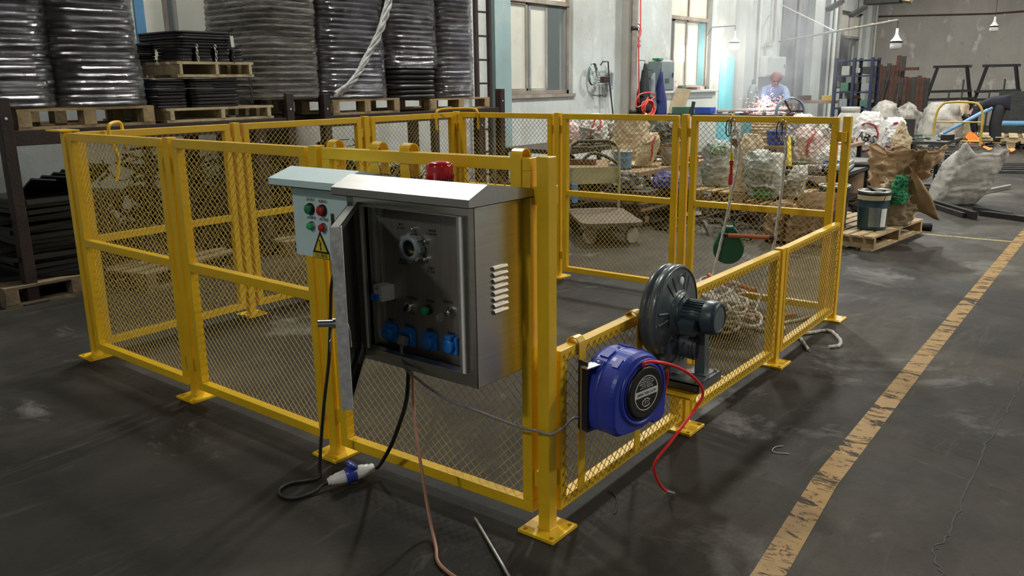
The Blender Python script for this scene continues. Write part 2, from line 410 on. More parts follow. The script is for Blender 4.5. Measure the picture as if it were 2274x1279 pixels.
def dup(root, loc, rz=None, label=None, group=None, scale=None):
    r = root.copy(); COL.objects.link(r); r.location = loc
    if rz is not None: r.rotation_euler = (0, 0, rz)
    if scale: r.scale = scale
    if label: r['label'] = label
    if group: r['group'] = group
    for ch in list(root.children):
        c = ch.copy(); COL.objects.link(c); c.parent = r
        for g in list(ch.children):
            d = g.copy(); COL.objects.link(d); d.parent = c
    return r
def spline(pts, k=8, closed=False):
    P = [Vector(p) for p in pts]; n = len(P); out = []
    for i in range(n if closed else n - 1):
        if closed: a, b, c, d = P[(i - 1) % n], P[i], P[(i + 1) % n], P[(i + 2) % n]
        else: a, b, c, d = P[max(i - 1, 0)], P[i], P[i + 1], P[min(i + 2, n - 1)]
        for j in range(k):
            t = j / k
            out.append(0.5 * ((2 * b) + (c - a) * t + (2 * a - 5 * b + 4 * c - d) * t * t + (3 * b - a - 3 * c + d) * t ** 3))
    if not closed: out.append(P[-1])
    return out
def text_mesh(name, body, size, mt, mat, parent=None, depth=0.0006, world=False, align='CENTER', sx=1.0):
    cu = bpy.data.curves.new(name + '_t', 'FONT'); cu.body = body; cu.size = size
    cu.extrude = depth; cu.align_x = align; cu.align_y = 'CENTER'; cu.resolution_u = 3
    to = bpy.data.objects.new(name + '_t', cu); COL.objects.link(to)
    dg = bpy.context.evaluated_depsgraph_get()
    me = bpy.data.meshes.new_from_object(to.evaluated_get(dg))
    bpy.data.objects.remove(to); bpy.data.curves.remove(cu)
    me.name = name
    if parent is not None and world: mt = Matrix.Translation(-Vector(parent.location)) @ mt
    me.transform(mt @ Matrix.Diagonal((sx, 1, 1, 1)))
    me.materials.clear(); me.materials.append(MATS[mat])
    o = bpy.data.objects.new(name, me); COL.objects.link(o)
    if parent is not None: o.parent = parent
    return o
def frame_mt(origin, xdir, ydir):
    x = Vector(xdir).normalized(); y = Vector(ydir).normalized(); z = x.cross(y)
    m = Matrix((x, y, z)).transposed().to_4x4(); m.translation = Vector(origin); return m
# faces that look towards -X (front fence side): text x runs towards -Y
def face_negx(p): return frame_mt(p, (0, -1, 0), (0, 0, 1))
# faces that look towards -Y: text x runs towards +X
def face_negy(p): return frame_mt(p, (1, 0, 0), (0, 0, 1))

# ------------------------------------------------------------------ the setting
def plane_quad(pts, name, mat, z=None):
    mb = MB(); mb.add(pts, [tuple(range(len(pts)))]); return mb.build(name, mat)
WY = 6.2; EX = 26.5
fl = MB().b2(-7, EX + .3, -11, WY + .3, -0.2, 0).build('floor', 'floor_concrete'); struct(fl)
cl = MB().b2(-7, EX + .3, -11, WY + .3, 7.0, 7.15).build('ceiling', 'roof_sheet'); struct(cl)
WIN = [(2.0, 3.65, 1.24, 3.3), (7.76, 9.42, 1.24, 3.3), (12.76, 14.55, 1.24, 3.3), (23.05, 25.2, 1.24, 3.3)]
mb = MB(); x = -7
for a, b, z0, z1 in WIN:
    mb.b2(x, a, WY, WY + .26, 0, 7); mb.b2(a, b, WY, WY + .26, 0, z0); mb.b2(a, b, WY, WY + .26, z1, 7); x = b
mb.b2(x, EX + .26, WY, WY + .26, 0, 7)
struct(mb.build('wall_left', 'wall_plaster'))
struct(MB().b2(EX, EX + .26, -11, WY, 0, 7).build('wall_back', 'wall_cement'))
struct(MB().b2(-7, EX + .26, -11.26, -11, 0, 7).build('wall_right', 'wall_plaster'))
struct(MB().b2(-7.26, -7, -11.26, WY + .26, 0, 7).build('wall_front', 'wall_plaster'))
# pilasters and a dark panel on the window wall
for i, (a, b, d, m) in enumerate([(7.36, 7.72, .07, 'blue_column'), (10.92, 11.22, .14, 'wall_cement'), (15.95, 16.5, .16, 'wall_plaster'), (20.15, 20.9, .22, 'wall_plaster'), (20.9, 21.9, .05, 'wall_dark'), (25.6, 25.9, .12, 'wall_plaster'), (18.45, 20.14, .03, 'wall_dark')]):  # last entry is an added dark panel that tones down the overlit far wall
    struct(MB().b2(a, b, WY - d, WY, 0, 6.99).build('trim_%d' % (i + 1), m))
def window(i, a, b, z0, z1, open_right):
    root = bpy.data.objects.new('window_%d' % i, None); COL.objects.link(root); root.location = (a, WY, z0); struct(root)
    zr = z0 + (2.57 - 1.24)
    f = MB(); t = .055
    f.b2(a, a + t, WY + .08, WY + .16, z0, z1); f.b2(b - t, b, WY + .08, WY + .16, z0, z1)
    f.b2(a, b, WY + .08, WY + .16, z0, z0 + t); f.b2(a, b, WY + .08, WY + .16, z1 - t, z1); f.b2(a, b, WY + .07, WY + .17, zr, zr + t * 1.2)
    f.b2((a + b) / 2 - .02, (a + b) / 2 + .02, WY + .08, WY + .16, zr, z1)
    f.build('window_frame', 'window_frame', root, True)
    s = MB(); s.b2(a - .04, b + .04, WY - .03, WY + .08, z0 - .05, z0); s.build('window_sill', 'window_frame', root, True)
    W_ = b - a
    spans = [(a + t, a + t + W_ * .31), (a + W_ * .39, a + W_ * .39 + W_ * .28)] if i != 3 else [(a + W_ * .16, a + W_ * .48), (a + W_ * .50, a + W_ * .95)]
    for k, (p, q) in enumerate(spans):
        s = MB(); u = .035; y0 = WY + .09 + .02 * k
        s.b2(p, p + u, y0, y0 + .03, z0 + t, zr); s.b2(q - u, q, y0, y0 + .03, z0 + t, zr); s.b2(p, q, y0, y0 + .03, z0 + t, z0 + t + u); s.b2(p, q, y0, y0 + .03, zr - u, zr)
        so = s.build('sash', 'window_frame', root, True)
        MB().b2(p + u, q - u, y0 + .03, y0 + .038, z0 + t + u, zr - u).build('blind', 'cream_blind' if i < 4 else 'dark_steel', root, True)
    MB().b2(a + t, b - t, WY + .10, WY + .105, z0 + t, zr).build('pane', 'window_glass', root, True)
    for p, q in ((a + t, (a + b) / 2 - .02), ((a + b) / 2 + .02, b - t)):
        MB().b2(p, q, WY + .11, WY + .12, zr + t * 1.2, z1 - t).build('transom_pane', 'cream_blind', root, True)
    # the room behind the open leaf
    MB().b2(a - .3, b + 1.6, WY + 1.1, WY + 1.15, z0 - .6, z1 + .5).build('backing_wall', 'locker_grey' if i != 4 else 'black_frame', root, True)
    if i in (2, 3): MB().b2(*((b + .34, b + .54) if i == 2 else (b - .36, b - .12)), *((WY + .50, WY + .52) if i == 2 else (WY + .10, WY + .115)), z0 + (.09 if i == 3 else -.3), zr if i == 3 else z1 + .2).build('curtain', 'teal_light', root, True)
    return root
for i, (a, b, z0, z1) in enumerate(WIN): window(i + 1, a, b, z0, z1, True)
# floor markings and crack lie on the concrete
def ribbon(name, pts, wd, mat, z, label):
    mb = MB(); P = [Vector((x, y, 0)) for x, y in pts]; vs = []
    for i, p in enumerate(P):
        t = (P[min(i + 1, len(P) - 1)] - P[max(i - 1, 0)]).normalized(); nrm = Vector((-t.y, t.x, 0))
        w_ = wd[i] if isinstance(wd, list) else wd
        vs += [p + nrm * w_ / 2 + Vector((0, 0, z)), p - nrm * w_ / 2 + Vector((0, 0, z))]
    mb.add(vs, [(2 * i, 2 * i + 1, 2 * i + 3, 2 * i + 2) for i in range(len(P) - 1)])
    o = mb.build(name, mat, fl); o['label'] = label; return o
ribbon('painted_line', [(-1.5, -.705), (.17, -.667), (.85, -.613), (2.48, -.583), (6.4, -.535), (14, -.50)], .088, 'floor_line_yellow', .0012, 'worn yellow painted aisle line')
ribbon('painted_line', [(6.25, 1.1), (6.318, .279), (6.33, -.5)], .045, 'floor_line_pale', .0011, 'thin pale yellow painted cross line')
random.seed(3)
ck = []
for a, b in zip([(3.6, -1.02), (2.9, -1.035), (2.473, -1.028), (2.06, -1.038), (1.554, -1.019), (1.101, -1.032), (.738, -1.042), (.592, -1.019)], [(2.9, -1.035), (2.473, -1.028), (2.06, -1.038), (1.554, -1.019), (1.101, -1.032), (.738, -1.042), (.592, -1.019), (.44, -1.085)]):
    for t in range(10):
        f = t / 10; ck.append((a[0] + (b[0] - a[0]) * f, a[1] + (b[1] - a[1]) * f + random.uniform(-.008, .008)))
ribbon('crack', ck, [random.uniform(.003, .009) for _ in ck], 'black_rubber', .0014, 'thin jagged crack in the concrete')

# ------------------------------------------------------------------ high bay lamps under the roof
def bay(x, y, z, near):
    t = thing('high_bay_lamp', 'round bell-shaped high bay lamp under the roof sheets', 'lamp', (x, y, z), group='high bay lamps under the roof')
    MB().lathe([(.04, .14), (.09, .12), (.10, .0), (.22, -.20), (.24, -.24), (.235, -.24), (.2, -.2), (.02, -.02)], 28).build('shade', 'lamp_white', t)
    MB().lathe([(.001, -.235), (.15, -.235), (.15, -.225), (.001, -.225)], 24).build('diffuser', 'bay_glow', t)
    MB().cyl((0, 0, .12), (0, 0, .40), .012).build('hanger', 'dark_steel', t)
    return t
b0 = bay(*BAYS[0][:3], 0)
for x, y, z, p in BAYS[1:]: dup(b0, (x, y, z))

t = thing('added_flood_lamp', 'unseen flood lamp added high on the window wall for the cabinet roof highlight', 'lamp', (3.3, 6.1, 5.6))  # unseen lamp, added to put a highlight on the steel cabinet roof
fm0 = Matrix.Translation((0, -.12, -.05)) @ Matrix.Rotation(R(38), 4, 'X')
mb0 = MB(); mb1 = MB().box((0, 0, 0), (.9, .10, .5), None, .01); mb0.add([tuple(fm0 @ Vector(v)) for v in mb1.v], mb1.f); mb0.build('lamp_body', 'dark_steel', t)
mb0 = MB(); mb1 = MB().box((0, -.055, 0), (.82, .006, .42)); mb0.add([tuple(fm0 @ Vector(v)) for v in mb1.v], mb1.f); mb0.build('lamp_face', 'added_flood_glow', t)
MB().box((0, .04, .1), (.1, .1, .06)).build('wall_arm', 'dark_steel', t)
spot('added_flood_light', (3.3, 5.80, 5.35), 25, 0.28, (0.97, 0.97, 1.0), 120, .5, (-.5, -1, -.95))

# ------------------------------------------------------------------ the yellow fence
def plate_mb(mb, hw, hd, th, hole=.0085, inset=.018, z=0.0):
    for sx in (-1, 1):
        for sy in (-1, 1):
            x0, x1 = sorted((0, sx * hw)); y0, y1 = sorted((0, sy * hd))
            cx, cy = sx * (hw - inset), sy * (hd - inset)
            out = []; n = 16
            for k in range(n):
                a = 2 * math.pi * k / n
                dx, dy = math.cos(a), math.sin(a)
                tx = ((x1 - cx) / dx if dx > 1e-9 else (x0 - cx) / dx if dx < -1e-9 else 1e9)
                ty = ((y1 - cy) / dy if dy > 1e-9 else (y0 - cy) / dy if dy < -1e-9 else 1e9)
                t_ = min(tx, ty); out.append((cx + dx * t_, cy + dy * t_))
            cor = [(x0, y0), (x1, y0), (x1, y1), (x0, y1)]
            inn = [(cx + hole * math.cos(2 * math.pi * k / n), cy + hole * math.sin(2 * math.pi * k / n)) for k in range(n)]
            for zz in (z + th,):
                vs = [(*p, zz) for p in out] + [(*p, zz) for p in inn] + [(*p, z + .0005) for p in inn]
                fs = [(k, (k + 1) % n, n + (k + 1) % n, n + k) for k in range(n)] + [(n + k, n + (k + 1) % n, 2 * n + (k + 1) % n, 2 * n + k) for k in range(n)]
                mb.add(vs, fs)
                # corner fillers between the fan points and the true corners
                for c in cor:
                    best = sorted(range(n), key=lambda k: (out[k][0] - c[0]) ** 2 + (out[k][1] - c[1]) ** 2)[:2]
                    if abs(best[0] - best[1]) in (1, n - 1):
                        mb.add([(*c, zz), (*out[best[0]], zz), (*out[best[1]], zz)], [(0, 1, 2)])
    vs = [(-hw, -hd), (hw, -hd), (hw, hd), (-hw, hd)]
    mb.add([(*p, z) for p in vs] + [(*p, z + th) for p in vs], [(i, (i + 1) % 4, 4 + (i + 1) % 4, 4 + i) for i in range(4)])
    return mb
def fence_post(x, y, h, label, sides, cap=False):
    t = thing('fence_post', label, 'fence post', (x, y, 0), 0.0, 'posts of the yellow safety fence')
    MB().box((0, 0, h / 2 + .005), (.043, .043, h - .01), None, .003).build('pole', 'yellow_paint', t)
    plate_mb(MB(), .069, .069, .010).build('base_plate', 'yellow_paint', t)
    wz = MB()
    for a in range(4):
        d = Vector((1, 0, 0)); d.rotate(Euler((0, 0, a * math.pi / 2))); e = Vector((-d.y, d.x, 0))
        c = d * .0225 + Vector((0, 0, .011))
        wz.tube([c - e * .021, c - e * .007 + Vector((0, 0, .001)), c + e * .008, c + e * .021], .0035, 6)
    wz.build('weld_bead', 'yellow_paint', t)
    if cap: MB().box((.005, .045, h + .004), (.10, .16, .008), None, .001).build('top_plate', 'yellow_paint', t)
    for dx, dy in sides:
        for z in ((.16, h - .13) if h < .8 else (.17, h - .115)):
            MB().box((dx * .034, dy * .034, z), (.026 if dx else .018, .026 if dy else .018, .055), None, .002).build('clip', 'yellow_paint', t)
    return t
# measured post centres (i along Y, j along X)
POSTS = {(0, 0): (0, 0), (1, 0): (-.028, .996), (2, 0): (-.012, 2.005), (3, 0): (.002, 3.001), (3, 1): (.999, 3.022), (3, 2): (2.009, 2.984),
         (3, 3): (2.985, 3.0), (2, 3): (2.973, 2.020), (1, 3): (2.978, 1.027), (0, 3): (2.982, .022), (0, 2): (1.992, .008), (0, 1): (.994, .018)}
LBL = {(0, 0): 'tall yellow square fence post at the near corner beside the steel cabinet', (1, 0): 'tall yellow fence post behind the pale blue control box and its black cable',
       (2, 0): 'tall yellow fence post second from the left end of the front row', (3, 0): 'tall yellow corner post at the far left with a flat plate on top',
       (3, 1): 'yellow fence post of the rear left side, next to the far left corner post', (3, 2): 'yellow fence post of the rear left side in front of the second wrapped pallet',
       (3, 3): 'yellow corner post at the back where the bent tube handles hang', (2, 3): 'yellow rear fence post just left of the hand trolley',
       (1, 3): 'yellow rear fence post between the trolley panel and the rope panel', (0, 3): 'tall yellow corner post at the far right end of the low fence',
       (0, 2): 'short yellow fence post between the two far low panels', (0, 1): 'short yellow fence post under the grey blower'}
nb = lambda a, b: (1 if POSTS[b][0] - POSTS[a][0] > .5 else -1 if POSTS[b][0] - POSTS[a][0] < -.5 else 0, 1 if POSTS[b][1] - POSTS[a][1] > .5 else -1 if POSTS[b][1] - POSTS[a][1] < -.5 else 0)
RING = [(0, 0), (1, 0), (2, 0), (3, 0), (3, 1), (3, 2), (3, 3), (2, 3), (1, 3), (0, 3), (0, 2), (0, 1)]
for k, key in enumerate(RING):
    a, b = RING[k - 1], RING[(k + 1) % 12]
    h = .603 if key in ((0, 1), (0, 2)) else 1.2
    fence_post(*POSTS[key], h, LBL[key], [nb(key, a), nb(key, b)], key == (3, 0))
def wire_mesh(x0, x1, z0, z1, y, pitch=.0365, r=.0015):
    mb = MB()
    for sgn in (1, -1):
        # lines z = z0 + sgn*(x - c)
        c = x0 - (z1 - z0) - pitch * 2
        while c < x1 + (z1 - z0) + pitch * 2:
            pts = []
            if sgn > 0: xa, xb = max(x0, c), min(x1, c + (z1 - z0)); za, zb = z0 + (xa - c), z0 + (xb - c)
            else: xa, xb = max(x0, c - (z1 - z0)), min(x1, c); za, zb = z0 + (c - xa), z0 + (c - xb)
            if xb - xa > .01:
                n = max(1, int((xb - xa) / pitch / 1.0))
                yy = y + sgn * r * .9
                a = Vector((xa, yy, za)); b = Vector((xb, yy, zb)); dr = (b - a).normalized()
                u = Vector((0, 1, 0)); v = dr.cross(u)
                vs = [p + q for p in (a, b) for q in (u * r, v * r, -u * r, -v * r)]
                mb.add(vs, [(i, (i + 1) % 4, 4 + (i + 1) % 4, 4 + i) for i in range(4)] + [(3, 2, 1, 0), (4, 5, 6, 7)])
            c += pitch
    return mb
def panel(a, b, h, mid, side, label, off=.046):
    p = Vector((*POSTS[a], 0)); q = Vector((*POSTS[b], 0)); d = (q - p).normalized(); L = (q - p).length - 2 * off
    c = (p + q) / 2
    t = thing('mesh_barrier', label, 'fence panel', (c.x, c.y, 0), math.atan2(d.y, d.x), 'mesh panels of the yellow safety fence')
    s = .038; z0 = .052; z1 = h - .006; hl = L / 2
    MB().box((0, 0, z1 - s / 2), (L, s, s), None, .0025).build('top_rail', 'yellow_paint', t)
    MB().box((0, 0, z0 + s / 2), (L, s, s), None, .0025).build('bottom_rail', 'yellow_paint', t)
    for k in (-1, 1): MB().box((k * (hl - s / 2), 0, (z0 + z1) / 2), (s * .995, s * .995, z1 - z0 - 2 * s), None, .0025).build('stile', 'yellow_paint', t)
    if mid: MB().box((0, 0, mid), (L - 2 * s, s * .99, s), None, .0025).build('mid_rail', 'yellow_paint', t)
    e = .024
    wire_mesh(-hl + s - e, hl - s + e, z0 + s - e, z1 - s + e, side * (s / 2 + .0028)).build('wire_mesh', 'yellow_wire', t)
    return t
# side: +1 = mesh on the left-hand face when walking from a to b
panel((0, 0), (1, 0), 1.2, .633, -1, 'yellow mesh fence panel carrying the steel cabinet')
panel((1, 0), (2, 0), 1.2, .633, -1, 'yellow mesh fence panel left of the pale blue control box')
panel((2, 0), (3, 0), 1.2, .633, -1, 'yellow mesh fence panel at the far left of the front row')
panel((3, 0), (3, 1), 1.2, .633, 1, 'yellow mesh fence panel with a bent tube handle behind the far left corner')
panel((3, 1), (3, 2), 1.2, .633, 1, 'middle yellow mesh panel of the rear left side')
panel((3, 2), (3, 3), 1.2, .633, 1, 'yellow mesh panel of the rear left side next to the back corner')
panel((3, 3), (2, 3), 1.2, .633, 1, 'yellow rear mesh panel in front of the brown rack legs and white wall')
panel((2, 3), (1, 3), 1.2, .633, 1, 'yellow rear mesh panel in front of the hand trolley')
panel((1, 3), (0, 3), 1.2, .633, 1, 'yellow rear mesh panel with the ropes hooked on its top rail')
panel((0, 3), (0, 2), .603, None, 1, 'low yellow mesh panel next to the far right corner post')
panel((0, 2), (0, 1), .603, None, 1, 'low yellow mesh panel between the blower and the rope pile')
panel((0, 1), (0, 0), .603, None, 1, 'low yellow mesh panel behind the blue hose reel')
# latch pins on the short posts
for (x, y, z) in ((2.035, .0, .555), (2.035, .0, .19)):
    t = thing('latch_pin', 'small yellow sliding latch pin on the short post, ' + ('upper one' if z > .4 else 'lower one'), 'latch', (x, y, z))
    MB().cyl((0, .03, 0), (.10, .03, 0), .006).cyl((.095, .03, -.012), (.095, .03, .012), .005).build('bolt_rod', 'yellow_paint', t)
    MB().box((0, .022, 0), (.04, .02, .035), None, .002).build('guide', 'yellow_paint', t)
# bent tube handles hooked over the rear rails
def bent_handle(pts, label):
    o = MB().tube(spline(pts, 6), .009, 10).build('bent_hook', 'yellow_paint'); tag(o, label, 'handle', 'bent tube handles on the rear fence'); return o
bent_handle([(.20, 2.94, .93), (.225, 2.94, 1.04), (.21, 2.945, 1.12), (.20, 2.955, 1.19), (.215, 2.96, 1.228), (.30, 3.03, 1.232), (.315, 3.035, 1.19), (.322, 3.035, 1.10)], 'long bent yellow tube handle hooked over the rail near the far left corner')
bent_handle([(2.70, 2.95, 1.07), (2.70, 2.95, 1.19), (2.74, 2.94, 1.222), (2.85, 2.87, 1.226), (2.945, 2.79, 1.222), (2.953, 2.755, 1.19), (2.953, 2.752, 1.07)], 'yellow tube handle spanning the back corner of the fence')

# ------------------------------------------------------------------ hook straps over a rail
def strap_x(mb, y, w_, zbot, rail=.022, top=1.2, t=.004, back=.09):
    # flat bar in front of a rail lying along Y, arched over it and down behind
    pts = [(-rail - t, zbot), (-rail - t, top - .004)]
    for k in range(9):
        a = math.pi * (1 - k / 8); pts.append((math.cos(a) * (rail + t), top - .004 + math.sin(a) * (rail + t) * .95))
    pts += [(rail + t, top - back)]
    inner = [(-rail, zbot), (-rail, top - .004)]
    for k in range(9):
        a = math.pi * (1 - k / 8); inner.append((math.cos(a) * rail, top - .004 + math.sin(a) * rail * .95))
    inner += [(rail, top - back)]
    n = len(pts); vs = []; fs = []
    for p, q in zip(pts, inner):
        vs += [(p[0], y - w_ / 2, p[1]), (p[0], y + w_ / 2, p[1]), (q[0], y - w_ / 2, q[1]), (q[0], y + w_ / 2, q[1])]
    for i in range(n - 1):
        a = 4 * i; b = a + 4
        fs += [(a, a + 1, b + 1, b), (a + 2, b + 2, b + 3, a + 3), (a, b, b + 2, a + 2), (a + 1, a + 3, b + 3, b + 1)]
    fs += [(0, 2, 3, 1), (4 * n - 4, 4 * n - 3, 4 * n - 1, 4 * n - 2)]
    return mb.add(vs, fs)

def gable_roof(mb, x0, x1, xr, y0, y1, ze, zr, fd, lip=.012):
    # folded sheet roof with ridge along Y and fascia all round
    t = .0025
    for q in (0, t):
        mb.add([(x0, y0, ze - q), (x0, y1, ze - q), (xr, y1, zr - q), (xr, y0, zr - q), (x1, y0, ze - q), (x1, y1, ze - q)], [(0, 3, 2, 1), (3, 4, 5, 2)])
    mb.add([(x0, y0, ze), (x0, y1, ze), (x0, y1, ze - fd), (x0, y0, ze - fd)], [(0, 1, 2, 3)])
    mb.add([(x1, y0, ze), (x1, y1, ze), (x1, y1, ze - fd), (x1, y0, ze - fd)], [(0, 3, 2, 1)])
    for y in (y0, y1):
        mb.add([(x0, y, ze), (xr, y, zr), (x1, y, ze), (x1, y, ze - fd), (x0, y, ze - fd)], [(0, 1, 2, 3, 4)])
    mb.b2(x0, x1, y0, y1, ze - fd, ze - fd + .002)
    return mb

# ------------------------------------------------------------------ stainless cabinet with open door
CX0, CX1, CY0, CY1, CZ0, CZ1 = -.247, -.030, .070, .567, .545, 1.083
cab = thing('control_cabinet', 'open stainless steel control cabinet with a pitched roof hanging on the front fence', 'cabinet', (CX1, .32, CZ0))
W = dict(parent=cab, world=True)
mb = MB()
t = .0018
mb.b2(CX1 - t, CX1, CY0, CY1, CZ0, CZ1); mb.b2(CX0, CX1, CY0, CY0 + t, CZ0, CZ1); mb.b2(CX0, CX1, CY1 - t, CY1, CZ0, CZ1)
mb.b2(CX0, CX1, CY0, CY1, CZ0, CZ0 + t); mb.b2(CX0, CX1, CY0, CY1, CZ1 - t, CZ1)
OY0, OY1, OZ0, OZ1 = .108, .540, .588, 1.048
mb.b2(CX0, CX0 + t, CY0, OY0, CZ0, CZ1); mb.b2(CX0, CX0 + t, OY1, CY1, CZ0, CZ1); mb.b2(CX0, CX0 + t, OY0, OY1, CZ0, OZ0); mb.b2(CX0, CX0 + t, OY0, OY1, OZ1, CZ1)
mb.build('body', 'brushed_steel', **W)
mb = MB()
for y in (OY0, OY1): mb.b2(CX0 - .014, CX0 + .02, y - .0015, y + .0015, OZ0, OZ1)
for z in (OZ0, OZ1): mb.b2(CX0 - .014, CX0 + .02, OY0, OY1, z - .0015, z + .0015)
for y in (OY0 + .008, OY1 - .008): mb.b2(CX0 - .014, CX0 - .012, y - .008, y + .008, OZ0, OZ1)
mb.build('door_rim', 'galvanised', **W)
MB().b2(CX0 - .016, CX0 - .010, OY0 - .004, OY0 + .006, OZ0, OZ1, .001).build('weather_strip', 'white_plastic', cab, True, 'pale rubber strip along the opening')
MB().b2(CX0 - .012, CX0 - .008, OY1 - .022, OY1 - .014, OZ0, OZ1, .001).build('weather_strip', 'white_plastic', cab, True, 'pale rubber strip along the opening')
for y in (.118, .530):
    mb = MB().b2(-.22, -.17, y - .001, y + .001, OZ0, OZ1); mb.b2(-.20, -.198, y - .012, y + .012, OZ0, OZ1)
    for z in (.70, .96): mb.cyl((-.199, y, z), (-.205, y, z), .004, n=10)
    mb.build('side_bracket', 'galvanised', **W)
MB().b2(-.205, -.196, .497, .515, OZ0, OZ1, .002).build('side_channel', 'galvanised', **W)
# mounting plate with instruments
PX = -.197
mp_ = MB().b2(PX, PX + .003, .135, .520, .578, 1.040).build('mounting_plate', 'panel_steel', **W)
def on_plate(mb, name, mat, label=None): return mb.build(name, mat, cab, True, label)
gm = frame_mt((PX, .350, .927), (0, -1, 0), (0, 0, 1))
ga = MB()
ga.lathe([(.0245, .030), (.027, .034), (.036, .034), (.0405, .028), (.042, .022), (.042, .012), (.037, .006), (.037, .0)], 28, gm)
for k in range(8):
    a = k * math.pi / 4; ga.box((0, 0, 0), (.016, .007, .020), None, .002) if False else ga.add(*(lambda m_: ([tuple(m_ @ Vector((a1 * .008, b1 * .0045, c1 * .010))) for a1 in (-1, 1) for b1 in (-1, 1) for c1 in (-1, 1)], [(0, 1, 3, 2), (4, 6, 7, 5), (0, 4, 5, 1), (2, 3, 7, 6), (0, 2, 6, 4), (1, 5, 7, 3)]))(gm @ Matrix.Rotation(a, 4, 'Z') @ Matrix.Translation((0, .0415, .018))))
sw = on_plate(ga, 'changeover_switch', 'grey_gauge', 'round grey window dial')
MB().lathe([(.001, .012), (.031, .012), (.031, .03)], 24, gm).build('dial', 'black_plastic', sw) if False else None
d_ = MB(); d_.lathe([(.0005, .010), (.026, .010), (.026, .016)], 24, gm); on_plate(d_, 'dial_face', 'black_plastic')
d_ = MB(); d_.lathe([(.0005, .031), (.026, .031)], 24, gm); on_plate(d_, 'dial_window', 'gauge_glass')
d_ = MB()
d_.add([tuple(gm @ Vector(p)) for p in ((-.015, -.018, .0112), (.013, -.020, .0112), (.017, -.011, .0112), (-.017, -.011, .0112))], [(0, 1, 2, 3)]); on_plate(d_, 'dial_tag', 'warn_yellow')
for a in (-35, 90, 215, 25):
    d_ = MB(); m_ = gm @ Matrix.Rotation(R(a), 4, 'Z') @ Matrix.Translation((.056, 0, 0))
    d_.lathe([(.0055, 0), (.0055, .012), (.004, .016), (.0004, .016)], 12, m_)
    on_plate(d_, 'clamp_screw', 'galvanised')
# circuit breaker
d_ = MB().box((PX - .024, .478, .772), (.046, .040, .052), None, .003); d_.box((PX - .012, .462, .772), (.024, .022, .050), None, .002)
br = on_plate(d_, 'circuit_breaker', 'white_plastic')
d_ = MB().box((PX - .052, .486, .754), (.012, .030, .010), None, .002)
for y in (.476, .494): d_.box((PX - .053, y, .762), (.012, .007, .016), None, .001)
on_plate(d_, 'breaker_lever', 'socket_blue')
bt = face_negx((PX - .0475, .480, .790))
text_mesh('breaker_print', 'C32\n400V~', .008, bt, 'ink', cab, .0002, True)
# selector, green lamp, key switch
def rnd(name, y, z, prof, mat, label=None, n=24):
    return on_plate(MB().lathe(prof, n, frame_mt((PX, y, z), (0, -1, 0), (0, 0, 1))), name, mat, label)
rnd('selector_switch', .383, .734, [(.016, 0), (.016, .010), (.0135, .016), (.0005, .016)], 'chrome')
d_ = MB().box((PX - .020, .383, .734), (.012, .008, .024), Euler((R(35), 0, 0)), .002); on_plate(d_, 'selector_knob', 'black_plastic')
rnd('indicator_bezel', .304, .737, [(.015, 0), (.015, .012), (.0128, .014)], 'black_plastic')
rnd('indicator_lamp', .304, .737, [(.0125, .008), (.0125, .024), (.010, .028), (.0005, .028)], 'btn_green_lit', 'lit green indicator lamp')
rnd('key_switch', .210, .745, [(.015, 0), (.015, .008), (.010, .012), (.010, .022), (.0005, .022)], 'chrome')
d_ = MB().box((PX - .034, .212, .744), (.026, .002, .008)); d_.cyl((PX - .050, .2105, .742), (PX - .050, .2135, .742), .012, n=16); d_.tube([(PX - .052 + .008 * math.cos(a / 2), .214, .733 + .010 * math.sin(a / 2)) for a in range(0, 13)], .0012, 6)
on_plate(d_, 'key', 'chrome')
# captions above the instruments
for txt, y, z in (('手动/自动', .375, .762), ('电源指示', .297, .764), ('启动开关', .222, .772), ('空开', .455, .744), ('开 关', .375, .712), ('插座一', .470, .676), ('插座二', .397, .670), ('插座三', .302, .672), ('插座四', .214, .676)):
    text_mesh('caption', txt, .010, face_negx((PX - .0008, y, z)), 'ink', cab, .0002, True)
for txt, y, z in (('氧气\n0~25%', .410, .985), ('一氧化碳\n0~500PPM', .282, .978), ('硫化氢\n0~50PPM', .408, .873), ('可燃气\n0~100%', .288, .862)):
    text_mesh('caption', txt, .010, face_negx((PX - .0008, y, z)), 'ink', cab, .0002, True)
# four blue sockets
def socket(y, z, opened):
    p = on_plate(MB().box((PX - .006, y - .004, z), (.012, .050, .056), None, .004), 'socket_plate', 'socket_blue')
    for sy in (-1, 1):
        for sz in (-1, 1):
            pass
    on_plate(MB().box((PX - .016, y - .004, z + .028), (.022, .030, .012), None, .003), 'socket_hinge', 'socket_blue')
    m_ = frame_mt((PX - .010, y, z), (0, -1, 0), (0, 0, 1))
    prof = [(.023, 0), (.023, .012), (.021, .016), (.016, .0175), (.0005, .0175)]
    if not opened: on_plate(MB().lathe(prof, 28, m_), 'socket_lid', 'socket_blue')
    else:
        on_plate(MB().lathe([(.024, 0), (.024, .012), (.0215, .012), (.0215, .004), (.0005, .004)], 28, m_), 'socket_ring', 'socket_blue')
        m2 = Matrix.Translation((PX - .022, y, z + .026)) @ Matrix.Rotation(R(-78), 4, 'Y') @ frame_mt((0, 0, -.024), (0, -1, 0), (0, 0, 1))
        on_plate(MB().lathe([(.0235, 0), (.0235, .008), (.020, .012), (.0005, .012)], 28, m2), 'socket_lid', 'socket_blue')
for k, (y, z) in enumerate(((.474, .634), (.392, .634), (.299, .637), (.213, .641))): socket(y, z, k == 1)
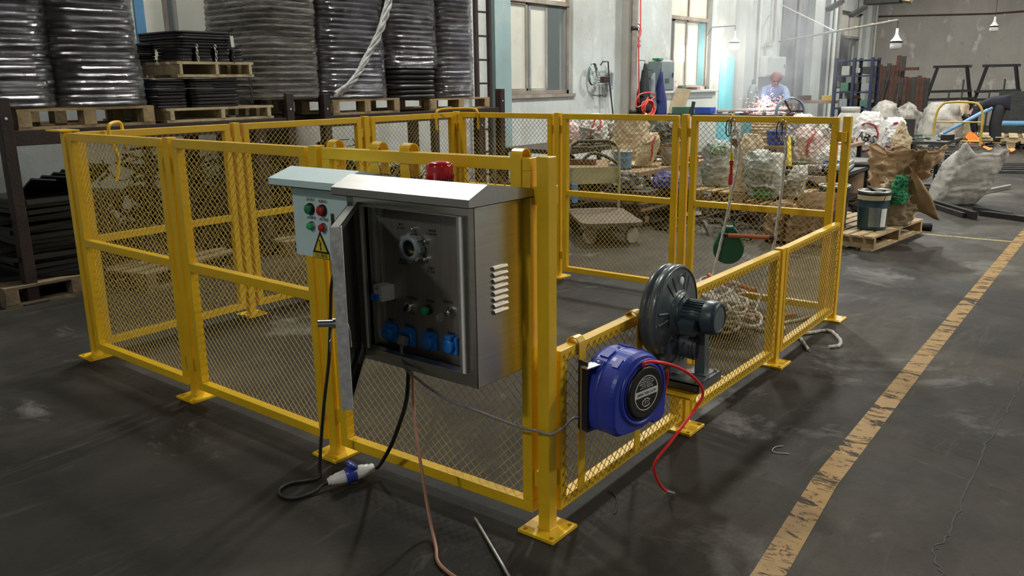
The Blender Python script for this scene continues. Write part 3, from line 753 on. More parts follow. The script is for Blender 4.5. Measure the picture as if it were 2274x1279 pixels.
# louvres on the right hand side
mb = MB()
for k in range(8):
    z = .888 - k * .0186
    pr_ = [(0, -.007), (-.008, -.005), (-.009, .0), (-.004, .0065), (0, .007)]
    vs = []
    for x in (-.172, -.108):
        vs += [(x, CY0 + a, z + b) for a, b in pr_]
    mb.add(vs, [(i, i + 1, 6 + i, 5 + i) for i in range(4)] + [(0, 1, 2, 3, 4), (9, 8, 7, 6, 5)], False)
    mb.cyl((-.100, CY0, z + .004), (-.100, CY0 - .002, z + .004), .002, n=8)
mb.build('louvre', 'brushed_steel', **W)
gable_roof(MB(), -.302, .0 - .002, -.222, .040, .600, 1.105, 1.138, .024).build('roof', 'brushed_steel_horizontal', **W)
for y in (.556, .094): mb = MB(); strap_x(mb, y, .040, .70); mb.build('hanging_strap', 'yellow_paint', cab, True)
# red beacon on the roof
bc = MB().lathe([(.043, 1.112), (.043, 1.124), (.040, 1.128)], 28, Matrix.Translation((-.105, .325, 0))).build('beacon_base', 'black_plastic', **W)
mb = MB().lathe([(.0405, 1.124), (.0425, 1.140), (.0425, 1.165), (.040, 1.174), (.020, 1.180), (.0005, 1.181)], 36, Matrix.Translation((-.105, .325, 0)))
for k in range(36):
    a = k * math.pi / 18; mb.box((-.105 + .0425 * math.cos(a), .325 + .0425 * math.sin(a), 1.134), (.003, .003, .014), Euler((0, 0, a)))
o = mb.build('beacon_lens', 'red_lens', **W); o['label'] = 'red ribbed beacon lens'
# the door, a shallow tray swung out towards the viewer's left
dd = Vector((-.737, -.676, 0)); dn = Vector((-.676, .737, 0))
dm = Matrix((dd, Vector((0, 0, 1)), dn)).transposed().to_4x4(); dm.translation = Vector((CX0 - .004, CY1 - .004, .556))
dm_ = Matrix.Translation(-Vector(cab.location)) @ dm
def dbox(mb, x0, x1, y0, y1, z0, z1):
    mb.add([tuple(dm @ Vector((a, b, c))) for a in (x0, x1) for b in (y0, y1) for c in (z0, z1)], [(0, 1, 3, 2), (4, 6, 7, 5), (0, 4, 5, 1), (2, 3, 7, 6), (0, 2, 6, 4), (1, 5, 7, 3)])
DW, DH = .475, .500
mb = MB(); dbox(mb, 0, DW, 0, DH, .006, .008)
for a in ((0, .002, 0, DH), (DW - .002, DW, 0, DH), (0, DW, 0, .002), (0, DW, DH - .002, DH)): dbox(mb, *a, -.018, .008)
for a in ((0, .016, 0, DH), (DW - .016, DW, 0, DH), (0, DW, 0, .016), (0, DW, DH - .016, DH)): dbox(mb, *a, -.018, -.016)
door = mb.build('door', 'brushed_steel', **W)
def dpart(mb, name, mat, label=None):
    o = mb.build(name, mat); o.parent = door; o.data.transform(Matrix.Translation(-Vector(cab.location)))
    if label: o['label'] = label
    return o
mb = MB()
for a in ((.03, .036, .03, DH - .03), (DW - .036, DW - .03, .03, DH - .03), (.03, DW - .03, .03, .036), (.03, DW - .03, DH - .036, DH - .03)): dbox(mb, *a, -.004, .006)
dpart(mb, 'gasket', 'black_rubber')
mb = MB(); dbox(mb, DW - .075, DW - .063, .10, DH - .10, -.006, .005)
dpart(mb, 'stiffener', 'brushed_steel')
lk = dm @ Vector((DW - .035, .235, .008)); lo = dm @ Vector((DW - .035, .235, .060))
mb = MB().cyl(lk, lk + (lo - lk) * .25, .014).cyl(lk, lo, .0095); dpart(mb, 'lock_barrel', 'chrome')
mb = MB().tube([dm @ Vector((DW - .035, .235, -.002)), dm @ Vector((DW - .035, .235, -.016)), dm @ Vector((DW - .045, .205, -.020)), dm @ Vector((DW - .040, .165, -.022))], .003, 8); dpart(mb, 'cam_lever', 'galvanised')
mb = MB().tube([dm @ Vector((DW - .035, .228, .022)), dm @ Vector((DW - .038, .205, .028)), dm @ Vector((DW - .034, .185, .030))], .0015, 6)
mb.add([tuple(dm @ Vector(p)) for p in ((DW - .045, .190, .028), (DW - .020, .190, .030), (DW - .026, .158, .032), (DW - .042, .160, .030), (DW - .045, .190, .030), (DW - .020, .190, .032), (DW - .026, .158, .034), (DW - .042, .160, .032))], [(3, 2, 1, 0), (4, 5, 6, 7), (0, 1, 5, 4), (1, 2, 6, 5), (2, 3, 7, 6), (3, 0, 4, 7)])
dpart(mb, 'key', 'galvanised')
for z in (.09, .40): dpart(MB().cyl(dm @ Vector((-.004, z - .025, -.006)), dm @ Vector((-.004, z + .025, -.006)), .006, n=12), 'hinge', 'dark_steel')
mb = MB(); dbox(mb, DW - .001, DW + .001, 0, DH, -.019, .009); dbox(mb, DW - .022, DW, .0, DH, -.0205, -.0185)
dpart(mb, 'door_edge', 'door_edge', 'bright scuffed door edge')

# ------------------------------------------------------------------ pale blue control box
BX0, BY0, BY1, BZ0, BZ1 = -.200, .650, .928, .840, 1.083
box = thing('control_box', 'pale blue grey control box with warning triangle hanging left of the steel cabinet', 'control box', (-.03, .79, BZ0))
W = dict(parent=box, world=True)
MB().b2(BX0 + .004, -.03, BY0, BY1, BZ0, BZ1, .002).build('body', 'blue_grey_enamel', **W)
bd = MB().b2(BX0, BX0 + .0035, BY0 - .001, BY1 + .001, BZ0 - .001, BZ1 - .012, .001).build('door', 'blue_grey_enamel', **W)
gable_roof(MB(), -.262, -.004, -.165, .620, .970, 1.108, 1.140, .024).build('roof', 'blue_grey_enamel', **W)
for y in (.925, .700): mb = MB(); strap_x(mb, y, .040, .95); mb.build('hanging_strap', 'yellow_paint', box, True)
def knob(y, z, prof, mat, name, label): MB().lathe(prof, 24, frame_mt((BX0, y, z), (0, -1, 0), (0, 0, 1))).build(name, mat, box, True, label)
for y, z, c in ((.833, 1.005, 'btn_green'), (.770, 1.005, 'btn_red')):
    knob(y, z, [(.0205, 0), (.0205, .006), (.018, .012), (.017, .012)], 'black_plastic', 'lamp_bezel', 'black lamp bezel')
    knob(y, z, [(.0165, .008), (.0165, .017), (.013, .020), (.0005, .021)], c, 'indicator_lamp', ('green' if 'green' in c else 'red') + ' indicator lamp')
for y, z, c in ((.831, .948, 'btn_green_lit'), (.770, .947, 'btn_red')):
    knob(y, z, [(.0165, 0), (.0165, .006), (.0135, .007), (.0135, .009)], 'aluminium', 'button_collar', 'bright metal button collar')
    knob(y, z, [(.0125, .006), (.0125, .017), (.011, .0185), (.0005, .0185)], c, 'push_button', ('green' if 'green' in c else 'red') + ' push button')
for txt, y, z in (('运行指示', .831, 1.036), ('电源指示', .768, 1.034), ('启动按钮', .833, .974), ('停止按钮', .769, .973)):
    text_mesh('caption', txt, .0115, face_negx((BX0 - .0006, y, z)), 'ink', box, .0002, True)
TX = BX0 - .0012
def tri(mb, s, x, cy=.794, cz=.888, t_=.0006):
    h = .042 * s
    p = [(cy, cz + h * 1.05), (cy + h, cz - h * .72), (cy - h, cz - h * .72)]
    mb.add([(x, *q) for q in p] + [(x - t_, *q) for q in p], [(0, 1, 2), (5, 4, 3), (0, 3, 4, 1), (1, 4, 5, 2), (2, 5, 3, 0)])
    return mb
mb = MB().b2(BX0 - .001, BX0, .751, .838, .838, .859); mb = tri(mb, 1.06, BX0 - .0001, t_=.001)
mb.build('warning_sticker', 'label_black', box, True, 'black bordered warning sticker')
tri(MB(), .74, BX0 - .0012, cz=.886).build('warning_field', 'warn_yellow', box, True, 'yellow triangle field')
MB().b2(BX0 - .0015, BX0 - .001, .7535, .8355, .840, .857).build('warning_caption_field', 'warn_yellow', box, True, 'yellow caption strip')
bolt = [(.004, .024), (-.008, .002), (-.001, .003), (-.004, -.016), (-.009, -.013), (0, -.024), (.006, -.012), (.001, -.014), (.007, .008), (.000, .007), (.010, .022)]
MB().prism([(-a * .9, b * .8) for a, b in bolt], .0005, face_negx((TX - .0006, .794, .884)) @ Matrix.Rotation(0, 4, 'Z')).build('lightning_symbol', 'label_black', box, True, 'black lightning bolt')
text_mesh('caption', '当心触电', .0165, face_negx((BX0 - .0017, .7945, .8485)), 'ink', box, .0002, True)
MB().b2(BX0 - .004, BX0, .716, .730, .925, .998, .002).build('door_lock', 'dark_steel', **W)

# ------------------------------------------------------------------ cables
def cable(name, pts, r, mat, label, k=8, cat='cable'):
    return tag(MB().tube(spline(pts, k), r, 10).build(name, mat), label, cat)
cable('power_cable', [(-.12, .790, .842), (-.123, .815, .80), (-.126, .845, .72), (-.13, .856, .612), (-.15, .858, .448), (-.18, .862, .30), (-.200, .872, .15), (-.212, .875, .05), (-.222, .868, .014), (-.256, .888, .008), (-.31, .924, .008), (-.36, .919, .008), (-.388, .873, .008), (-.367, .818, .008), (-.30, .800, .010), (-.262, .800, .020), (-.243, .790, .026)], .0062, 'black_rubber', 'black cable from the pale blue box looping on the floor')
cable('power_cable', [(-.135, .470, .55), (-.13, .476, .468), (-.13, .492, .371), (-.138, .525, .276), (-.13, .579, .183), (-.11, .647, .101), (-.09, .697, .053), (-.083, .715, .043)], .0072, 'black_rubber', 'short black cable from the steel cabinet down to the blue and white plug')
cable('signal_cable', [(-.12, .468, .55), (-.13, .456, .475), (-.155, .432, .395), (-.185, .397, .307), (-.205, .365, .235), (-.215, .342, .16), (-.225, .32, .085), (-.25, .28, .03), (-.302, .213, .006), (-.354, .157, .005), (-.379, .092, .005), (-.394, 0, .005), (-.42, -.10, .005)], .0055, 'pink_cable', 'pinkish copper coloured cable running down from the cabinet across the floor')
cable('appliance_cable', [(PX - .036, .398, .612), (-.235, .392, .590), (-.255, .365, .560), (-.272, .323, .548), (-.272, .290, .535), (-.27, .251, .518), (-.23, .190, .470), (-.2, .152, .452), (-.13, .095, .405), (-.08, .045, .372), (-.045, 0, .358), (-.034, -.030, .352), (.0, -.036, .350), (.042, -.036, .352), (.09, -.034, .362), (.146, -.038, .350), (.17, -.045, .352)], .0042, 'grey_cable', 'thin grey cable from the socket plug around the near corner post')
g = thing('mains_plug', 'small grey mains plug in the open blue socket', 'plug', (PX - .03, .394, .628))
MB().box((0, 0, 0), (.026, .030, .030), Euler((0, R(25), 0)), .006).build('plug_body', 'grey_cable', g)
MB().cyl((-.006, .0, -.012), (-.006, .0, -.026), .0065, .0045, n=12).build('strain_relief', 'grey_cable', g)
# industrial plug and coupler on the floor
a = Vector((-.243, .790, .030)); b = Vector((-.078, .712, .046)); ax = (b - a).normalized(); L = (b - a).length
pm = Matrix.Translation(a) @ ax.to_track_quat('Z', 'Y').to_matrix().to_4x4()
pl = thing('industrial_coupler', 'blue and white industrial plug coupling lying on the floor', 'plug', (a.x, a.y, 0))
def pp(mb, n, m): mb.build(n, m, pl, True)
pp(MB().lathe([(.0005, -.004), (.012, -.004), (.013, .004), (.017, .006), (.018, .022), (.021, .026), (.024, .058), (.026, .062)], 24, pm), 'plug_body', 'white_plastic')
pp(MB().lathe([(.026, .060), (.0295, .062), (.0295, .098), (.027, .100)], 28, pm), 'blue_collar', 'plug_blue')
pp(MB().lathe([(.0265, .098), (.0255, .105), (.024, .130), (.021, .135), (.0205, .148), (.017, .150), (.017, .166), (.012, .170), (.0005, .170)], 24, pm), 'connector_body', 'white_plastic')
m2 = pm @ Matrix.Translation((0, 0, .080)) @ Matrix.Rotation(R(-62), 4, 'Y') 
qd = pm.to_3x3() @ Vector((0, 0, 1)); up_ = Vector((0, 0, 1)) - qd * qd.z; up_.normalize()
lm = Matrix.Translation(a + ax * .088 + up_ * .034) @ (up_ * .75 + ax * .66).to_track_quat('Z', 'Y').to_matrix().to_4x4()
pp(MB().lathe([(.0005, -.004), (.024, -.004), (.026, .0), (.026, .006), (.022, .010), (.0005, .010)], 24, lm), 'hinged_lid', 'plug_blue')
# rod and bits of wire on the floor
tag(MB().tube([(-.090, .237, .006), (-.100, .221, .006), (-.289, -.066, .006), (-.43, -.285, .006)], [.0008, .0052, .0052, .0052], 10).build('metal_rod', 'galvanised'), 'pale pointed metal rod lying on the floor at the bottom edge', 'rod')
tag(MB().tube(spline([(1.059, -.388, .003), (1.032, -.366, .003), (.993, -.368, .003), (.984, -.389, .003), (1.0, -.419, .003), (1.003, -.432, .003)], 6), .0016, 6).build('wire_hook', 'rope_white'), 'small bent pale wire hook on the floor beside the fence', 'wire')
tag(MB().tube(spline([(.332, -.025, .003), (.326, -.056, .003), (.281, -.092, .003), (.226, -.121, .003), (.208, -.122, .003)], 6), .002, 6).build('wire_scrap', 'black_rubber'), 'small black bent wire on the floor below the hose reel', 'wire')

# ------------------------------------------------------------------ blue hose reel
def strap_y(mb, x, w_, zbot, top=.597):
    m_ = MB(); strap_x(m_, 0, w_, zbot, .022, top, .004, .05)
    # rotate: -X face becomes -Y face
    mb.add([(x + vy, vx, vz) for vx, vy, vz in m_.v], [f[::-1] for f in m_.f]); return mb
reel = thing('hose_reel', 'blue plastic hose reel with a round black label hanging on the low fence', 'hose reel', (.25, -.125, .44), R(-9.5))
def arc(cx, cz, r, a0, a1, n=14): return [(cx + r * math.cos(R(a0 + (a1 - a0) * k / n)), cz + r * math.sin(R(a0 + (a1 - a0) * k / n))) for k in range(n + 1)]
out = arc(0, 0, .132, 20, 185, 26) + [(-.132, -.05), (-.130, -.085), (-.120, -.110), (-.098, -.126), (-.03, -.131), (.02, -.131), (.045, -.124), (.070, -.122), (.085, -.132), (.120, -.130), (.140, -.110), (.146, -.01), (.134, .012), (.120, .010), (.116, .035)]
fm = frame_mt((0, .075, 0), (1, 0, 0), (0, 0, 1))
def shell(mb, poly, levels):
    # levels: (scale, depth towards -Y)
    n = len(poly); vs = []; fs = []
    for s_, d in levels: vs += [tuple(fm @ Vector((x * s_, z * s_, d))) for x, z in poly]
    for j in range(len(levels) - 1):
        for i in range(n): k = (i + 1) % n; fs.append((j * n + i, j * n + k, (j + 1) * n + k, (j + 1) * n + i))
    fs.append(tuple(range(n))[::-1]); fs.append(tuple((len(levels) - 1) * n + i for i in range(n)))
    return mb.add(vs, fs, False)
o = shell(MB(), out, [(.86, 0), (.95, .006), (1.0, .025), (1.0, .070), (.985, .073), (.985, .077), (1.0, .080), (1.0, .128), (.97, .140), (.93, .146)]).build('casing', 'reel_blue', reel)
bv = o.modifiers.new('b', 'BEVEL'); bv.width = .003; bv.segments = 2; bv.limit_method = 'ANGLE'
ctr = (.022, 0)
fc = fm @ Matrix.Translation((.012, .002, .140))
MB().lathe([(.112, .0), (.1115, .010), (.107, .0135), (.102, .0125), (.098, .009)], 48, fc).build('raised_ring', 'reel_blue', reel)
MB().lathe([(.0005, .010), (.100, .009), (.090, .013)], 48, fc).build('face', 'reel_blue', reel)
MB().lathe([(.086, .010), (.087, .017), (.083, .021), (.078, .0205), (.0005, .0205)], 48, fc).build('label_disc', 'label_black', reel)
lf = fc @ Matrix.Translation((0, 0, .0212))
MB().lathe([(.0555, 0), (.0555, .0006), (.0585, .0006), (.0585, 0)], 48, lf).build('label_ring', 'label_white', reel)
MB().add([tuple(lf @ Vector(p)) for p in ((-.055, -.010, .0004), (.055, -.010, .0004), (.055, .012, .0004), (-.055, .012, .0004))], [(0, 1, 2, 3)]).build('label_band', 'label_white', reel)
rot = lf @ Matrix.Rotation(math.pi, 4, 'Z')
text_mesh('label_text', 'AUTO REEL SERIES', .0125, rot @ Matrix.Translation((0, -.001, .0008)), 'ink', reel, .0002, sx=.92)
text_mesh('label_text', 'AIR HOSE  8 x 12 mm\nLENGTH 10+1 m\nMAX 1.0 MPa  PU HOSE\nPULL LOCK RETRACT\nINDOOR USE', .0072, rot @ Matrix.Translation((0, -.034, .0006)), 'label_white', reel, .0002)
text_mesh('label_logo', 'ZYT', .015, lf @ Matrix.Translation((.004, -.032, .0006)), 'label_white', reel, .0002)
MB().tube([lf @ Vector((.000 + .020 * math.cos(R(a_)), -.032 + .013 * math.sin(R(a_)), .0006)) for a_ in range(30, 331, 15)], .0014, 6).build('logo_swoosh', 'label_white', reel)
for a0 in (48, 72, 112, 136):
    m_ = fm @ Matrix.Rotation(R(a0), 4, 'Z') @ Matrix.Translation((.128, 0, .050))
    MB().add([tuple(m_ @ Vector((x * .008, y * .020, z * .018))) for x in (-1, 1) for y in (-1, 1) for z in (-1, 1)], [(0, 1, 3, 2), (4, 6, 7, 5), (0, 4, 5, 1), (2, 3, 7, 6), (0, 2, 6, 4), (1, 5, 7, 3)]).build('grip_rib', 'reel_blue', reel)
for a0 in (60, 124):
    m_ = fm @ Matrix.Rotation(R(a0), 4, 'Z') @ Matrix.Translation((.128, 0, .112))
    MB().add([tuple(m_ @ Vector((x * .007, y * .018, z * .012))) for x in (-1, 1) for y in (-1, 1) for z in (-1, 1)], [(0, 1, 3, 2), (4, 6, 7, 5), (0, 4, 5, 1), (2, 3, 7, 6), (0, 2, 6, 4), (1, 5, 7, 3)]).build('grip_rib', 'reel_blue', reel)
mb = MB()
mb.box((-.125, .030, .097), (.060, .030, .004)); mb.box((-.125, .030, -.118), (.060, .030, .004))
mb.box((-.125, .048, -.01), (.05, .004, .22))
mb.build('swivel_bracket', 'galvanised', reel)
MB().box((-.138, .050, -.005), (.004, .040, .235)).build('bracket_cheek', 'black_frame', reel)
MB().cyl((-.085, .030, .090), (-.085, .030, .106), .008, n=6).build('bolt', 'chrome', reel); MB().cyl((.0, .02, .130), (.0, .02, .137), .006, n=6).build('bolt', 'chrome', reel)
mb = MB(); strap_y(mb, .160, .038, .085)
st = mb.build('hanging_strap', 'yellow_paint'); st.parent = reel; st.data.transform((Matrix.Translation(reel.location) @ Matrix.Rotation(R(-9.5), 4, 'Z')).inverted())
hs = [(.243, -.200, .526), (.232, -.212, .547), (.262, -.24, .547), (.349, -.26, .512), (.426, -.28, .463), (.485, -.29, .407), (.494, -.292, .37), (.46, -.285, .335), (.384, -.275, .295), (.31, -.262, .252), (.268, -.245, .212), (.272, -.235, .170), (.33, -.225, .095), (.405, -.213, .030)]
hose = thing('air_hose', 'bright red air hose arching out of the blue reel down to the floor', 'hose', (.43, -.21, 0))
MB().tube(spline(hs, 8), .0052, 12).build('hose', 'red_hose', hose, True)
e0 = Vector((.405, -.213, .030)); e1 = Vector((.445, -.222, .008))
MB().cyl(e0, e0 + (e1 - e0) * .45, .0085, n=8).cyl(e0 + (e1 - e0) * .4, e0 + (e1 - e0) * .75, .0062, n=10).cyl(e0 + (e1 - e0) * .7, e1, .0072, n=10).build('hose_fitting', 'chrome', hose, True)
tag(MB().tube(spline([(.470, -.17, .445), (.482, -.165, .415), (.482, -.16, .375), (.472, -.158, .345), (.450, -.155, .325), (.41, -.155, .31)], 6), .0048, 10).build('hose_tail', 'red_hose'), 'short red hose piece between the reel and its outlet', 'hose')

# ------------------------------------------------------------------ grey centrifugal blower
BC = Vector((.665, 0, .597))
bl = thing('centrifugal_blower', 'dark grey centrifugal blower with motor standing on a bracket at the low fence', 'blower', (.665, -.03, .345))
bm_ = frame_mt(BC, (1, 0, 0), (0, 0, 1))   # +z of this frame = -Y
W = dict(parent=bl, world=True)
MB().lathe([(.0005, .028), (.120, .028), (.150, .030), (.163, .036), (.170, .046), (.170, .058), (.163, .064), (.163, .070), (.171, .076), (.171, .094), (.166, .103), (.160, .105), (.158, .101)], 64, bm_).build('volute_casing', 'blower_grey', **W)
MB().lathe([(.158, .101), (.150, .104), (.120, .108), (.085, .112), (.078, .118), (.074, .130), (.0005, .130)], 64, bm_).build('front_cover', 'blower_grey', **W)
mb = MB()
for a0 in (62, 118, 180, 242, 300):
    for k in (-1, 1):
        c = bm_ @ Matrix.Rotation(R(a0 + k * 8), 4, 'Z')
        MB().tube([c @ Vector((.085, 0, .110)), c @ Vector((.12, 0, .1075)), c @ Vector((.145, 0, .1035))], .005, 8).build('pressed_rib', 'blower_grey', **W)
c = bm_ @ Matrix.Translation((.015, .112, .108))
MB().lathe([(.0165, 0), (.0165, .0025), (.0005, .0025)], 24, c).build('rating_sticker', 'label_white', bl, True, 'small round white sticker')
MB().lathe([(.028, -.002), (.027, .0010), (.024, .0012), (.022, 0)], 32, c).build('sticker_recess', 'blower_grey', **W)
# motor
mb = MB().lathe([(.066, .128), (.066, .140), (.050, .144), (.049, .225), (.052, .228)], 40, bm_)
for k in range(30):
    a0 = k * 12
    if 172 < a0 < 236: continue
    m_ = bm_ @ Matrix.Rotation(R(a0), 4, 'Z') @ Matrix.Translation((.0525, 0, .186))
    mb.add([tuple(m_ @ Vector((x * .0060, y * .0013, z * .040))) for x in (-1, 1) for y in (-1, 1) for z in (-1, 1)], [(0, 1, 3, 2), (4, 6, 7, 5), (0, 4, 5, 1), (2, 3, 7, 6), (0, 2, 6, 4), (1, 5, 7, 3)])
mb.build('motor', 'motor_blue', **W)
MB().lathe([(.060, .218), (.061, .222), (.061, .252), (.058, .262), (.052, .267), (.046, .268), (.045, .264)], 40, bm_).build('fan_cowl', 'motor_blue', **W)
MB().lathe([(.0005, .266), (.046, .2655)], 40, bm_).build('cowl_grille', 'cowl_grille', **W)
m_ = bm_ @ Matrix.Rotation(R(204), 4, 'Z') @ Matrix.Translation((.072, 0, .178))
tb = MB(); tb2 = MB().box((0, 0, 0), (.034, .056, .060), None, .006); tb.add([tuple(m_ @ Vector(v)) for v in tb2.v], tb2.f); tb.build('terminal_box', 'motor_blue', **W)
cb = bm_ @ Vector((-.05, -.07, .18))
MB().tube(spline([cb + Vector((.0, .02, -.02)), cb + Vector((-.02, .03, -.06)), cb + Vector((-.07, .06, -.11)), cb + Vector((-.11, .10, -.15))], 6), .003, 8).build('motor_cable', 'black_rubber', **W)
# outlet, pedestal, base plate
MB().cyl((.70, -.10, .475), (.70, -.17, .470), .052, n=28).cyl((.70, -.10, .475), (.70, -.18, .470), .045, n=28).build('outlet', 'blower_grey', **W)
mb = MB()
mb.add([(.600, -.098, .372), (.720, -.098, .372), (.745, -.098, .50), (.575, -.098, .50), (.600, -.118, .372), (.720, -.118, .372), (.735, -.118, .50), (.585, -.118, .50)], [(0, 1, 2, 3), (7, 6, 5, 4), (0, 4, 5, 1), (1, 5, 6, 2), (2, 6, 7, 3), (3, 7, 4, 0)])
mb.build('pedestal', 'blower_grey', **W)
mb = MB()
mb.add([(.685, -.205, .372), (.735, -.205, .372), (.715, -.205, .545), (.690, -.205, .545), (.685, -.200, .372), (.735, -.200, .372), (.715, -.200, .545), (.690, -.200, .545)], [(0, 1, 2, 3), (7, 6, 5, 4), (0, 4, 5, 1), (1, 5, 6, 2), (2, 6, 7, 3), (3, 7, 4, 0)])
mb.b2(.685, .690, -.205, -.170, .372, .545); mb.b2(.665, .735, -.225, -.165, .372, .377)
mb.build('motor_support', 'blower_grey', **W)
mb = MB().b2(.575, .765, -.240, -.045, .366, .372).b2(.575, .765, -.240, -.236, .340, .372).b2(.575, .579, -.24, -.045, .345, .372).b2(.761, .765, -.24, -.045, .340, .372).b2(.60, .74, -.055, -.045, .345, .50)
mb.build('base_plate', 'blower_grey', **W)
text_mesh('side_print', '1.5kW', .035, face_negy((.712, -.1095, .420)) @ Matrix.Translation((0, 0, .012)), 'label_white', bl, .0004, True)
MB().cyl((.72, -.2, .46), (.73, -.215, .46), .004, n=8).cyl((.745, -.225, .372), (.745, -.225, .380), .007, n=6).cyl((.595, -.225, .372), (.595, -.225, .380), .007, n=6).build('bolt', 'chrome', **W)
mb = MB(); strap_y(mb, .535, .038, .085)
mb.b2(.50, .82, -.040, -.022, .332, .345); mb.b2(.52, .80, -.235, -.03, .332, .340)
mb.build('hanging_bracket', 'yellow_paint', **W)

# ------------------------------------------------------------------ ropes, ladder, fall arrester
def rope_mb(mb, pts, r=.009, k=8, twist=True):
    P = spline(pts, k); mb.tube(P, r * .82, 8)
    if twist:
        # raised strand turning round the core
        acc = 0; Q = []
        for i, p in enumerate(P):
            t_ = (P[min(i + 1, len(P) - 1)] - P[max(i - 1, 0)]).normalized()
            if i: acc += (p - P[i - 1]).length
            u = t_.orthogonal().normalized(); v = t_.cross(u)
            a_ = acc * 90
            Q.append(p + (u * math.cos(a_) + v * math.sin(a_)) * r * .45)
        mb.tube(Q, r * .62, 6)
    return mb
lad = thing('rope_ladder', 'white rope ladder with orange rungs hooked on the rear fence rail', 'rope ladder', (2.9, .5, 0))
L_ = [(2.95, .675, 1.111), (2.93, .639, 1.026), (2.92, .633, .94), (2.90, .639, .836), (2.90, .666, .695), (2.88, .680, .555), (2.85, .695, .415), (2.80, .702, .278), (2.77, .700, .200), (2.72, .65, .13)]
R_ = [(2.95, .373, 1.087), (2.94, .351, 1.009), (2.93, .353, .93), (2.92, .355, .77), (2.90, .358, .609), (2.88, .367, .431), (2.86, .397, .221), (2.82, .412, .10), (2.70, .40, .035), (2.60, .43, .05)]
rope_mb(MB(), L_, .0105).build('side_rope', 'rope_white', lad, True); rope_mb(MB(), R_, .0105).build('side_rope', 'rope_white', lad, True)
for p, q in (((2.862, .672, .468), (2.885, .372, .478)), ((2.70, .45, .030), (2.66, .25, .030)), ((3.05, .78, .03), (2.95, .50, .03)), ((2.78, .28, .025), (2.86, .20, .025)), ((2.62, .66, .26), (2.48, .50, .235)), ((2.75, .58, .20), (2.60, .36, .21))):
    MB().cyl(p, q, .0135, n=14).build('rung', 'rung_orange', lad, True)
pa, pb = Vector((2.862, .672, .468)), Vector((2.885, .372, .478)); dv = (pb - pa).normalized()
for p_, q_ in ((pa - dv * .004, pa + dv * .022), (pb + dv * .004, pb - dv * .022)): MB().cyl(p_, q_, .0150, n=14).build('rung_sleeve', 'black_plastic', lad, True)
for y, z in ((.676, 1.118), (.375, 1.090)):
    MB().lathe([(.012, -.006), (.018, -.009), (.018, .009), (.012, .006), (.012, -.006)], 20, Matrix.Translation((2.948, y, z - .022)) @ Matrix.Rotation(R(90), 4, 'Y')).build('thimble', 'chrome', lad, True)
def carabiner(x, y, z, h, w_=.020, r=.0045):
    return [(x, y + w_ * math.cos(a_), z - h / 2 + (h / 2 - w_ * .6) * (1 if math.sin(a_) > 0 else -1) * (abs(math.sin(a_)) ** .6) + w_ * .6 * math.sin(a_)) for a_ in [k * math.pi / 10 for k in range(20)]]
for y, zt, nm in ((.712, 1.20, 'steel carabiner hanging left on the rear rail'), (.392, 1.195, 'steel carabiner hanging right on the rear rail')):
    t = thing('carabiner', nm, 'carabiner', (2.95, y, zt - .1))
    MB().tube(carabiner(2.952, y - .010, zt - .020, .105), .0045, 8, True).build('body', 'chrome', t, True)
    MB().tube(carabiner(2.952, y + .012, zt - .030, .100, .016), .0035, 8, True).build('gate', 'dark_steel', t, True)
    s = MB(); s.tube([(2.985 - .030 * math.cos(a_) * 1.0, y, 1.168 + .036 * math.sin(a_)) for a_ in [k * math.pi / 8 for k in range(17)]], .0045, 8)
    s.build('hook_ring', 'yellow_paint', t, True)
# skein of rope on the floor
random.seed(11)
sk = thing('rope_pile', 'tangled heap of grubby white rope on the floor inside the fence', 'rope', (2.5, .5, 0))
mb = MB()
for k in range(38):
    c0 = Vector((2.40 + random.gauss(0, .05), .47 + random.gauss(0, .045), .045 + .17 * (k / 38) + random.uniform(-.01, .01)))
    ru, rv = random.uniform(.10, .19) * (1 - .3 * k / 38), random.uniform(.05, .10)
    q = Euler((random.gauss(0, .22), random.gauss(0, .25) + .12, random.gauss(.9, .5)))
    pts = []
    for j in range(9):
        a_ = j / 9 * 2 * math.pi
        v = Vector((ru * math.cos(a_), rv * math.sin(a_), .012 * math.sin(3 * a_ + k))); v.rotate(q); p = c0 + v; p.z = max(.012, p.z); pts.append(p)
    mb.tube(spline(pts, 5, True), .0095, 7, True)
mb.build('rope_loops', 'rope_white', sk, True)
mb = MB()
for k in range(12):
    c0 = Vector((2.78 + random.gauss(0, .05), .70 + random.gauss(0, .05), .03 + random.uniform(0, .16)))
    pts = []
    q = Euler((random.gauss(0, .4), random.gauss(0, .4), random.uniform(0, 3)))
    for j in range(8):
        a_ = j / 8 * 2 * math.pi; v = Vector((.09 * math.cos(a_), .05 * math.sin(a_), 0)); v.rotate(q); p = c0 + v; p.z = max(.012, p.z); pts.append(p)
    mb.tube(spline(pts, 5, True), .009, 7, True)
mb.build('rope_loops', 'sack_pink', sk, True, 'pinkish dirty loops at the back of the heap')
tag(rope_mb(MB(), [(2.53, .42, .03), (2.522, .334, .012), (2.50, .24, .012), (2.57, .167, .012), (2.703, .213, .010), (2.812, .167, .010), (2.96, .13, .010)], .010).build('rope', 'rope_white'), 'white rope trailing on the floor under the far low panel', 'rope')
tag(rope_mb(MB(), [(2.55, .070, .010), (2.59, .029, .010), (2.677, -.018, .010), (2.70, -.06, .010), (2.652, -.100, .010), (2.549, -.160, .010), (2.454, -.178, .010), (2.40, -.143, .010)], .011).build('rope', 'rope_white'), 'curled white rope end on the floor outside the far low panel', 'rope')
tag(rope_mb(MB(), [(2.52, .075, .010), (2.45, .02, .010), (2.36, -.03, .010), (2.287, -.077, .010)], .010).build('rope', 'sack_dirty'), 'frayed dark rope end on the floor beside the curled white rope', 'rope')
fa = thing('fall_arrester', 'green retractable fall arrester hanging on a thin line inside the fence', 'fall arrester', (2.93, .68, .25))
